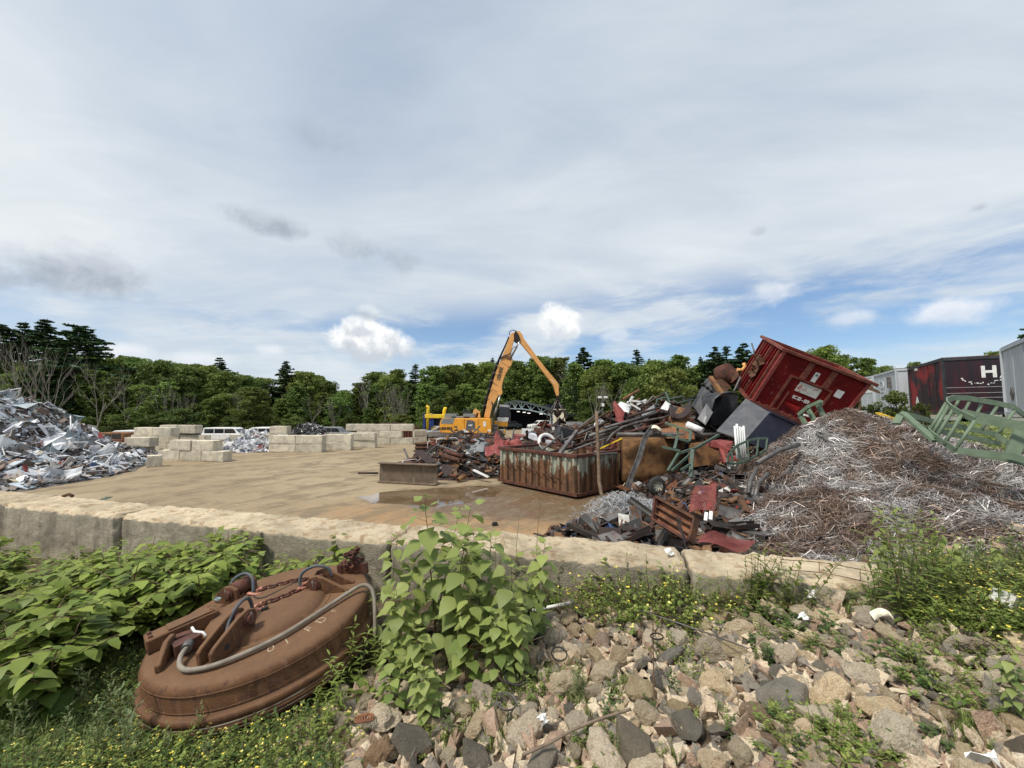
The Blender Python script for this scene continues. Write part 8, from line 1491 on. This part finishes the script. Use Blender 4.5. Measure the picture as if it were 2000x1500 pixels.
def mk_clump(seed, rad=.22, h=.2, n=420, fl=15):
    r = random.Random(seed); st = []; lv = []; F_ = []
    for k in range(46):
        a = r.uniform(0, 6.28); q = rad * math.sqrt(r.random()); b_ = Vector((math.cos(a) * q * .6, math.sin(a) * q * .6, -.02)); t_ = Vector((math.cos(a) * q * 1.3, math.sin(a) * q * 1.3, h * (1.05 - .6 * (q / rad) ** 2) * r.uniform(.7, 1.1))); st.append(([b_, b_.lerp(t_, .5) + Vector((0, 0, .02)), t_], .0016, .0008))
        for i in range(n // 46): p = b_.lerp(t_, r.uniform(.3, 1.0)); d = Vector((r.uniform(-1, 1), r.uniform(-1, 1), r.uniform(-.2, .9))); lv.append((p, d, (0, 0, 1), r.uniform(.014, .028), r.uniform(0, 1), 'tiny'))
        if k < fl: F_.append((t_ + Vector((0, 0, .008)), .008))
    return plant('flower_clump', st, lv, 'weed', flowers=F_ or None)
def mk_dock(seed, n=16, L=.26):
    r = random.Random(seed); lv = []
    for i in range(n): a = i * 2.4; e = r.uniform(.25, 1.3); lv.append(((0, 0, .01), (math.cos(a), math.sin(a), e), (-math.cos(a) * .4, -math.sin(a) * .4, 1), L * r.uniform(.65, 1.1), r.uniform(.3, 1), 'dock'))
    return plant('rosette_weed', [([Vector((0, 0, -.03)), Vector((0, 0, .03))], .008, .004)], lv, 'weed')
def mk_stalk(seed, h=1.0):
    r = random.Random(seed); st = []; lv = []; pts = curve_stem(r, (0, 0, -.03), h, (r.uniform(-.05, .05), 0), 0, 10); st.append((pts, .004, .0012))
    for i in range(26):
        q = .25 + .75 * i / 26; p, t_ = along(pts, q); a = i * 2.4; d = Vector((math.cos(a), math.sin(a), .4)); lv.append((p, d, (0, 0, 1), r.uniform(.03, .07) * (1.2 - .6 * q), r.uniform(.2, 1), 'lance'))
    return plant('tall_stalk_weed', st, lv, 'weed', 'stemred')
KINDP = {'knot': [mk_knot(s, .72, 4) for s in (1, 2, 3, 4)], 'pop': [mk_poplar(s, 1.1) for s in (5, 6, 7)], 'gold': [mk_golden(s, .62, 80) for s in (8, 9)], 'feather': [mk_feather(s) for s in (10, 11)], 'clump': [mk_clump(s) for s in (12, 13)], 'dock': [mk_dock(14)], 'stalk': [mk_stalk(s) for s in (15, 16)], 'oval': [mk_golden(s, .5, 60, .08, 4, 'oval', 'weed', .22) for s in (17, 18)], 'dark': [mk_golden(s, .32, 46, .095, 4, 'oval', 'darkleaf', .25) for s in (19, 20)], 'green': [mk_clump(s, .18, .12, 520, 0) for s in (21,)]}
KH = {'knot': .72, 'pop': 1.1, 'gold': .62, 'feather': .5, 'clump': .2, 'dock': .25, 'stalk': 1.0, 'oval': .5, 'dark': .32, 'green': .12}
usedp = set(); KW = {'knot': ('broad-leaved thicket plant', 'broad-leaved plants of the left thicket'), 'pop': ('heart-leaved sapling', 'heart-leaved saplings'), 'gold': ('upright weed with narrow leaves', 'narrow-leaved weeds'), 'feather': ('feathery grey-green weed', 'feathery weeds'), 'clump': ('low clump with tiny yellow flowers', 'yellow-flowered clumps'), 'dock': ('rosette of long strap-like leaves', 'rosettes'), 'stalk': ('tall thin flowering stalk', 'tall thin stalks'), 'oval': ('leafy weed with oval leaves', 'oval-leaved weeds'), 'dark': ('dark-leaved low plant', 'dark-leaved low plants'), 'green': ('bright green low tuft', 'low tufts')}
def put(kind, x, y, h, where_, wide=1.0, label=None, rz=None, tilt=(0, 0), z=None):
    k = random.randrange(len(KINDP[kind])); src = KINDP[kind][k]; o = src if (kind, k) not in usedp else copy_tree(src); usedp.add((kind, k)); s = h / KH[kind]; o.location = (x, y, ground_near(x, y) if z is None else z); o.rotation_euler = (tilt[0], tilt[1], RA(0, 6.28) if rz is None else rz); o.scale = (s * wide, s * wide, s)
    w_, g_ = KW[kind]; return tag(o, label or '%s %s' % (w_, where_), 'plant', g_ + ' ' + where_)
def atpx(kind, px, py, h, where_, **kw):
    """foot of the plant seen at a photo pixel on the near bank"""
    p = G(px, py, 1.05)
    for _ in range(6): p = G(px, py, ground_near(p.x, p.y))
    return put(kind, p.x, p.y, h, where_, **kw)
random.seed(21)
# left thicket
for i in range(44):
    for _ in range(50):
        x, y = RA(-5.2, -1.9), RA(2.55, 4.9)
        if math.hypot(x + 2.06, y - 3.45) < 1.02 or y > wall_far(x) - .8 or (x > -2.45 and y < 4.3) or (y < 2.9 and x > -3.0) : continue
        break
    put('knot', x, y, RA(.58, 1.06) - .12 * max(0, y - 4.0), 'in the thicket left of the magnet', wide=1.15)
for i in range(9): x = -8.6 + i * .42 + RA(-.1, .1); y = wall_far(x) - 1.3 - RA(0, .7); put('knot', x, y, RA(.62, .85) + (.18 if x < -6.5 else 0), 'against the far left end of the wall', wide=1.1)
for px, py, h in ((515, 1118, .40), (548, 1105, .34), (590, 1110, .34)): atpx('gold', px, py + 35, h, 'between the magnet and the wall', wide=.9)
put('knot', -2.32, 4.55, .55, 'behind the magnet against the wall', wide=.7); put('oval', -1.9, 4.65, .42, 'behind the magnet against the wall')
# saplings right of the magnet
for x, y, h, w_ in ((-.66, 3.55, 1.36, .9), (-.48, 3.35, 1.05, 1.0), (-.20, 3.5, 1.05, 1.0), (-.02, 3.3, .92, 1.0), (.14, 3.55, .88, 1.0), (-1.12, 3.6, 1.1, .7), (-.85, 3.2, .72, 1.0), (-.35, 3.05, .68, 1.05), (-.62, 2.95, .55, 1.1), (-.10, 3.0, .55, 1.05), (-.80, 2.78, .42, 1.1), (-.52, 2.68, .42, 1.15), (-.28, 3.75, .95, 1), (-.75, 3.9, 1.1, 1), (-.95, 3.35, .9, 1), (.02, 3.05, .6, 1), (-.55, 3.7, 1.25, .9)):
    put('pop', x, y, h, 'in the sapling group right of the magnet', wide=w_ * (1.12 if h > .8 else 1.3), tilt=(RA(-.12, .2), RA(-.22, .22)))
for px, py, h in ((660, 1400, .46), (690, 1350, .52), (700, 1300, .62), (735, 1320, .42), (640, 1440, .30), (620, 1395, .24)): atpx('gold', px, py, h, 'at the right edge of the magnet', wide=1.15)
for px, py, h in ((1005, 1180, .95), (1045, 1175, 1.05), (968, 1190, .85), (1068, 1170, .62)): atpx('stalk', px, py, h, 'right of the saplings before the wall', wide=1.2)
for px, py, h in ((1030, 1190, .58), (1062, 1185, .50), (1000, 1200, .48), (1085, 1190, .3)): atpx('oval', px, py, h, 'right of the saplings before the wall')
atpx('dock', 1020, 1225, .32, 'at the foot of the wall right of the saplings', wide=1.1); atpx('dock', 975, 1215, .22, 'at the foot of the wall right of the saplings'); atpx('dock', 720, 1360, .22, 'below the saplings')
# yellow flowers by the wall, right-hand growth
for px, py, h, w_ in ((1195, 1195, .34, 1.1), (1235, 1190, .42, 1.2), (1275, 1190, .44, 1.2), (1215, 1205, .28, 1.2), (1320, 1195, .36, 1.1), (1255, 1208, .28, 1.2), (1170, 1200, .24, 1.1), (1300, 1206, .28, 1.1), (1345, 1200, .3, 1.)): atpx('clump', px, py, h, 'against the wall in the middle', wide=w_)
for px, py, h in ((1185, 1210, .2), (1300, 1212, .2), (1350, 1200, .34), (1375, 1200, .42), (1395, 1205, .3)): atpx('gold', px, py, h, 'around the flower clumps in the middle')
for px, py, h, tl in ((1445, 1205, .50, .3), (1480, 1205, .6, .45), (1460, 1200, .28, .3), (1510, 1215, .26, .2), (1500, 1200, .75, .5), (1430, 1210, .45, .2), (1520, 1198, .8, .45), (1540, 1205, .5, .3), (1465, 1215, .7, .4), (1490, 1225, .4, .1)): atpx('oval', px, py, h, 'right of the flower clumps over the wall', wide=1.0, tilt=(-.1, tl), rz=0)
for px, py, h in ((1545, 1235, .16), (1480, 1265, .15), (1590, 1275, .15), (1640, 1290, .15), (1500, 1290, .14), (1560, 1245, .16)): atpx('dark', px, py, h, 'on the rubble in the right half', wide=1.3)
for px, py, h in ((1740, 1215, .78), (1770, 1210, .92), (1800, 1205, .86), (1835, 1208, .78), (1755, 1180, .8), (1820, 1180, .85), (1715, 1190, .46), (1790, 1225, .48), (1860, 1195, .5), (1900, 1190, .44)): atpx('gold', px, py, h, 'in the tall weeds on the right before the wire mound', wide=1.1)
for px, py, h in ((1725, 1170, .78), (1850, 1180, .72), (1870, 1195, .62), (1960, 1180, .5)): atpx('pop', px, py, h, 'thin one in the tall weeds on the right', wide=.55)
for i in range(34): px = RA(1840, 2080); py = RA(1120, 1240) ; atpx('clump', px, py, RA(.16, .32), 'in the flower bank at the right edge', wide=1.2)
for px, py, h in ((1880, 1160, .5), (1930, 1150, .5), (1990, 1140, .5), (1960, 1190, .42)): atpx('feather', px, py, h, 'in the flower bank at the right edge')
# sprigs between the stones
for px, py, h in ((1125, 1355, .30), (1350, 1340, .30), (1345, 1250, .26), (1075, 1330, .14), (1188, 1360, .14), (1205, 1500, .20), (1365, 1215, .2)): atpx('gold' if py != 1340 else 'oval', px, py, h, 'sprouting between the stones', wide=.8 if h > .2 else .7)
for px, py, h in ((1125, 1370, .22), (1140, 1365, .2), (880, 1440, .16), (860, 1425, .2), (905, 1400, .15), (940, 1420, .12), (1215, 1495, .14), (640, 1490, .14)): atpx('feather', px, py, h, 'sprouting between the stones', wide=1.2)
for px, py in ((1270, 1400), (1410, 1400), (1430, 1440), (1685, 1330), (1655, 1360), (1780, 1300), (1850, 1330), (1900, 1400), (1950, 1350), (1820, 1450), (1760, 1480), (1540, 1480), (1480, 1470), (1320, 1490), (1975, 1420), (1930, 1470), (1240, 1240), (1420, 1230)): atpx(random.choice(['oval', 'dark', 'oval']), px, py, RA(.09, .17), 'small one low on the rubble slope', wide=.9)
for px, py in ((1630, 1425), (1655, 1440), (850, 1455), (1190, 1490), (1900, 1300), (1010, 1385), (950, 1395)): atpx('green', px, py, RA(.08, .12), 'between the stones', wide=1.2)
for i in range(36):
    px, py = RA(900, 2040), RA(1230, 1500)
    if py > 1180 + (1250 - px) * .55 if px < 1250 else True: atpx(random.choice(['dark', 'oval', 'gold', 'feather', 'dark', 'green']), px, py, RA(.07, .17), 'small one low on the rubble slope', wide=RA(.8, 1.4))
for px, py in ((1490, 1250), (1530, 1265), (1570, 1280), (1610, 1285), (1650, 1275), (1620, 1250), (1560, 1225), (1500, 1225), (1460, 1230), (1850, 1380), (1890, 1350), (1930, 1400), (1980, 1360), (1800, 1340), (1760, 1310)): atpx('oval' if px % 20 else 'dark', px, py, RA(.16, .26), 'in the sprawling greenery on the right of the slope', wide=1.2)
atpx('pop', 1985, 1420, .42, 'leaning in from the lower right edge', wide=.8)
# bottom-left meadow
for i in range(56): atpx('clump', RA(-40, 600), RA(1450, 1590), RA(.10, .20), 'in the meadow at the bottom left', wide=1.3) if i < 44 else atpx('clump', RA(-40, 250), RA(1310, 1430), RA(.12, .2), 'in the meadow at the bottom left', wide=1.2)
for px, py, h in ((240, 1480, .50), (255, 1520, .46), (385, 1470, .30), (60, 1420, .3), (130, 1470, .3), (320, 1500, .26), (450, 1500, .2), (90, 1350, .34), (215, 1420, .38), (500, 1470, .2), (20, 1480, .42), (150, 1400, .4), (300, 1450, .34), (180, 1500, .4), (400, 1520, .26), (-20, 1380, .4)): atpx('feather', px, py, h, 'in the meadow at the bottom left', wide=.9)
for px, py, h in ((40, 1500, .2), (170, 1530, .24), (250, 1440, .2), (560, 1480, .16)): atpx('gold', px, py, h, 'in the meadow at the bottom left')
# grass: uncountable blades
def grass(name, n, zone, hrange, label, mat='grass', seed=9, w0=.0028):
    r = np.random.default_rng(seed); P_ = []
    while len(P_) < n:
        px, py = zone(r); p = G(px, py, 1.0)
        for _ in range(3): p = G(px, py, ground_near(p.x, p.y))
        if p.y < wall_far(p.x) - .68 and p.y > 0.6 and math.hypot(p.x + 2.06, p.y - 3.42) > .80: P_.append((p.x, p.y, ground_near(p.x, p.y) - .01))
    P_ = np.array(P_); a = r.uniform(0, 6.28, n); h = r.uniform(*hrange, n) * r.uniform(.5, 1, n); ln = r.uniform(.1, .8, n); d = np.stack([np.cos(a), np.sin(a), 0 * a], 1); s_ = np.stack([-np.sin(a), np.cos(a), 0 * a], 1) * (w0 * r.uniform(.6, 1.6, n))[:, None]; up = np.array([[0, 0, 1.]])
    p1_ = P_ + up * (h * .55)[:, None] + d * (h * ln * .25)[:, None]; p2_ = P_ + up * (h * (1 - ln * .3))[:, None] + d * (h * ln * .9)[:, None]; V = np.stack([P_ - s_, P_ + s_, p1_ - s_ * .8, p1_ + s_ * .8, p2_], 1).reshape(-1, 3); b_ = 5 * np.arange(n)[:, None]
    F = np.concatenate([b_ + np.array([[0, 1, 3]]), b_ + np.array([[0, 3, 2]]), b_ + np.array([[2, 3, 4]])]); T = np.repeat(r.uniform(0, 1, n), 5); tag(mesh_obj(name, np_mesh(name, V, F, M[mat], col=np.repeat(T[:, None], 3, 1))), label, 'grass', kind='stuff')
grass('meadow_grass', 15000, lambda r: (r.uniform(-150, 660), 1310 + 260 * r.random() ** .9) if r.random() < .8 else (r.uniform(-150, 300), r.uniform(1180, 1340)), (.05, .17), 'grass at the bottom left around the magnet front')
grass('bank_grass', 9000, lambda r: (r.uniform(1050, 2100), 1140 + 60 * r.random() + 40 * max(0, 0)) if r.random() < .6 else (r.uniform(1820, 2100), r.uniform(1130, 1240)), (.05, .16), 'thin grass along the foot of the near wall', seed=10, w0=.002)
grass('slope_grass', 5000, lambda r: ((lambda c: (c[0] + r.normal(0, 28), c[1] + r.normal(0, 18)))([(850, 1440), (1000, 1380), (1130, 1370), (1190, 1350), (1075, 1320), (1340, 1330), (1800, 1300), (1900, 1420), (640, 1480), (1640, 1430), (950, 1440)][r.integers(0, 11)])), (.04, .12), 'tufts of thin grass between the stones', seed=11, w0=.0018)
# low leafy ground cover under the thicket and flowers
def cover(name, n, zone, label, mat, seed, size=(.02, .045), hh=(.01, .14), flw=0):
    r = np.random.default_rng(seed); gv, gf = LF['oval']; Vs, Fs, T, o_ = [], [], [], 0; fv, ff, fo = [], [], 0
    for k in range(n):
        px, py = zone(r); p = G(px, py, 1.05); p = G(px, py, ground_near(p.x, p.y))
        if p.y > wall_far(p.x) - .68 or math.hypot(p.x + 2.06, p.y - 3.42) < .82: continue
        a = r.uniform(0, 6.28); e = r.uniform(-.2, .8); d = np.array([math.cos(a), math.sin(a), e]); d /= np.linalg.norm(d); s_ = np.array([-math.sin(a), math.cos(a), 0.]); A = np.stack([d, s_, np.cross(d, s_)]); z = ground_near(p.x, p.y) + r.uniform(*hh)
        V_ = gv @ A * r.uniform(*size) * 1.0 + np.array([p.x, p.y, z]); Vs.append(V_); Fs.append(gf + o_); o_ += len(V_); T.append(np.full(len(V_), r.random()))
    T = np.concatenate(T); tag(mesh_obj(name, np_mesh(name, np.concatenate(Vs), np.concatenate(Fs), M[mat], smooth=True, col=np.repeat(T[:, None], 3, 1))), label, 'ground cover', kind='stuff')
cover('leafy_ground_cover', 6000, lambda r: (r.uniform(-120, 640), r.uniform(1290, 1580)) if r.random() < .7 else (r.uniform(-120, 280), r.uniform(1150, 1350)), 'small leaves covering the ground at the bottom left', 'darkleaf', 31)
cover('bank_ground_cover', 5000, lambda r: (r.uniform(1780, 2120), 1115 + 110 * r.random() + .0) if r.random() < .65 else (r.uniform(1100, 1760), r.uniform(1130, 1175)), 'small leaves covering the bank below the wire mound', 'weed', 32, hh=(.01, .18))
# terrace shrubs behind the mound and grass slope
for px, top, Y, sw, z0, lb in ((1745, 765, 17.5, .8, 2.0, 'half-bare bush on the terrace between mound and grey trailer'), (1700, 790, 18, .6, 2.1, 'small bush before the farthest trailer'), (1800, 788, 17, .6, 2.0, 'low bush before the black trailer'), (1670, 782, 19, .5, 2.2, 'thin bush beside the red container end')): tree('s', px, top, Y, sw, None, z0, lb)
rr = np.random.default_rng(8); n = 9000; xg = rr.uniform(12, 26, n); yg = rr.uniform(6, 20, n); zg = np.array([terr(x, y) for x, y in zip(xg, yg)]); kk = (zg > .3) & (zg < 2.6); Pq = np.stack([xg, yg, zg + .06], 1)[kk]
V, F = quads(Pq, .22, rr, aspect=.25); V[:, 2] += 0; T = np.repeat(rr.uniform(.2, 1, len(Pq)), 4); tag(mesh_obj('terrace_grass', np_mesh('terrace_grass', V, F, M['grass'], col=np.repeat(T[:, None], 3, 1))), 'rough grass on the terrace slope behind the ladder cage', 'grass', kind='stuff')

# ---------------------------------------------------------------- small litter on the slope
def gp(px, py, lift=.03):
    p = G(px, py, 1.1)
    for _ in range(5): p = G(px, py, ground_near(p.x, p.y) + lift)
    return p
for px, py, R0, th, mt_, lb in ((1034, 1243, .085, .009, 'black', 'dark rubber ring at the top of the slope right of the strap-leaved weed'), (1092, 1277, .062, .008, 'black', 'small dark rubber ring in the middle left of the slope'), (1000, 1318, .10, .012, 'rustdark', 'double dark ring lying on a pale stone'), (1008, 1322, .088, .01, 'black', 'inner ring of the pair lying on a pale stone'),
                             (989, 1370, .066, .006, 'steel', 'thin silvery ring beside the big rounded stone'), (1345, 1197, .085, .010, 'black', 'dark ring below the flower clump'), (1283, 1243, .05, .008, 'rustdark', 'small brown ring beside the thin rod')):
    p = gp(px, py, .13); Rm = Matrix.Translation(p) @ Euler((RA(-.15, .35), RA(-.2, .2), 0)).to_matrix().to_4x4(); m = MB(); m.lathe([(R0 - th, -.004), (R0, -.004), (R0, .005), (R0 - th, .005), (R0 - th, -.004)], 28, Rm); solo(m, 'rubber_ring', M[mt_], lb, 'ring')
def wire(pts, r_, name, mat, label, cat, lift=.1):
    m = MB(); m.tube(smooth_pts([gp(x, y, lift + (pz if pz else 0)) for x, y, *rest in pts for pz in [rest[0] if rest else 0]], 4), r_, 6); return solo(m, name, M[mat], label, cat)
wire([(1040, 1192), (1118, 1177)], .016, 'white_pipe', 'plastic_white', 'white plastic pipe lying at the foot of the wall', 'pipe', .08)
wire([(700, 1312), (800, 1298), (900, 1285), (980, 1270), (1070, 1240)], .005, 'dry_twig', 'twig', 'long thin twig lying across the stones below the saplings', 'twig', .12); wire([(1250, 1192), (1320, 1215), (1390, 1240), (1460, 1266)], .005, 'thin_rod', 'steel', 'thin pale rod lying across the upper slope', 'rod', .14)
wire([(1275, 1205, .02), (1276, 1280, .05), (1277, 1358, .04)], .004, 'brown_rod', 'rust', 'straight thin brown rod standing among the stones', 'rod', .12); wire([(1020, 1475), (1075, 1450), (1120, 1425), (1170, 1405), (1232, 1385)], .008, 'dry_branch', 'twig', 'dry branch at the bottom middle of the slope', 'branch', .13)
wire([(515, 1470), (570, 1432), (645, 1388)], .004, 'white_wire', 'white', 'straight white wire below the magnet', 'wire', .06); wire([(1375, 1273), (1430, 1276), (1470, 1262), (1500, 1240)], .003, 'thin_wire', 'twig', 'loose thin wire right of the large dark slab', 'wire', .15); wire([(1400, 1190), (1480, 1215), (1560, 1240), (1640, 1262)], .004, 'vine_stem', 'twig', 'brown vine stem crossing the slope on the right', 'stem', .13)
wire([(820, 1310), (850, 1325), (880, 1345)], .006, 'curved_twig', 'twig', 'short curved twig under the saplings', 'twig', .12)
wire([(0, 1178), (60, 1160), (110, 1150), (160, 1130)], .012, 'dead_branch', 'twig', 'dead branch in the thicket at the left edge', 'branch', .25)
# rusted wire fence strip over the right end of the wall
m = MB(); fa = [P(1525, 1093, 3.75), P(1600, 1098, 3.7), P(1680, 1112, 3.6), P(1760, 1128, 3.5), P(1850, 1140, 3.4)]; fb = [P(1528, 1113, 3.7), P(1600, 1118, 3.65), P(1680, 1134, 3.55), P(1760, 1160, 3.4), P(1800, 1205, 3.2)]
m.tube(smooth_pts(fa, 4), .0035, 5); m.tube(smooth_pts(fb, 4), .0035, 5)
for a, b_ in zip(fa[:-1], fb[:-1]): m.tube([a, b_], .003, 5)
solo(m, 'fence_wire', M['rust'], 'rusty fence wires draped over the right end of the wall', 'fence wire')
for px, py, s, mt_, nm, lb in ((1585, 1160, .07, 'plastic_white', 'foil_scrap', 'crumpled white foil scrap near the right block'), (1570, 1205, .06, 'white', 'white_flake', 'small white flake beside the blocky tan stones'), (1308, 1078, .07, 'white', 'white_scrap', 'small white scrap in the gap between two wall blocks'), (1062, 1403, .05, 'white', 'white_chip', 'tiny white chip right of the big rounded stone'), (1915, 1475, .08, 'white', 'white_chip', 'white plastic chip at the lower right'), (425, 1170, .035, 'greyblue', 'pale_tag', 'small pale tag at the far edge of the magnet')):
    p = gp(px, py, .12) if py > 1100 else P(px, py, 4.15)
    if px == 425: p = P(425, 1170, 3.55)
    o = jit_sheet(s * 1.3, s, px % 17, s * .8, .002, 5).build(nm, M[mt_], loc=p, rot=(.5, .3, RA(0, 3))); tag(o, lb, 'litter')
for px, py in ((920, 1268), (700, 1405)):
    p = gp(px, py, .14); m = MB(); m.tube([p + Vector((.05 * math.cos(a) * .6, .05 * math.sin(a) * .6, 0)) + Vector((.0011 * k, 0, .0002 * k)) for k, a in enumerate(np.arange(0, 6.28 * 5, .45))], .0055, 5); solo(m, 'coil_spring', M['rustlight'], 'rusty coil spring ' + ('under the saplings' if px > 800 else 'beside the big crumbly stone'), 'spring')
m = MB(); m.sheet([[gp(1708 + 8 * i, 1212 - 9 * math.sin(i / 5 * 3.1), .12) + Vector((0, .02 * j, 0.02 * j)) for j in range(3)] for i in range(6)], .003); solo(m, 'curled_strip', M['cream'], 'curled cream strip among the stones below the tall weeds', 'litter')
m = MB(); p = gp(1972, 1172, .16); m.box(tuple(p), (.20, .12, .09), Euler((.2, .3, .3)).to_matrix()); m.tube([p + Vector((.08, -.06, .02)), p + Vector((.09, -.075, .02))], .018, 10); solo(m, 'white_plastic_box', M['plastic_white'], 'white plastic box half hidden in the yellow flowers at the right', 'box')
m = MB(); p = P(132, 969, 6.9); m.tube([p + Vector((-.08, 0, 0)), p + Vector((0, .02, .03)), p + Vector((.09, 0, 0))], .025, 6); solo(m, 'rusty_scrap', M['rust'], 'small rusty lump on top of the wall at the left', 'scrap')
m = MB(); m.sheet([[P(196 + 3 * i, 975 + (i % 2), 6.55) + Vector((0, .05 * j, .01 * j)) for j in range(3)] for i in range(5)], .01); solo(m, 'dark_scrap', M['greensteel'], 'flat dark scrap on top of the wall right of the rusty lump', 'scrap')
m = MB(); p = G(967, 1023, .05); m.box(tuple(p), (.16, .1, .08), Euler((.1, .1, .4)).to_matrix(), taper=(.7, .7)); solo(m, 'dark_bottle', M['darkleaf'] if False else M['black'], 'small dark container on the wet dirt beyond the wall', 'container')

# prototypes that were never placed
for kd, lst in list(KINDP.items()):
    for k, o in enumerate(lst):
        if (kd, k) not in usedp:
            for c in list(o.children): bpy.data.objects.remove(c)
            bpy.data.objects.remove(o)
for kd, lst in list(protos.items()):
    for k, o in enumerate(lst):
        if (kd, k) not in used:
            for c in list(o.children): bpy.data.objects.remove(c)
            bpy.data.objects.remove(o)
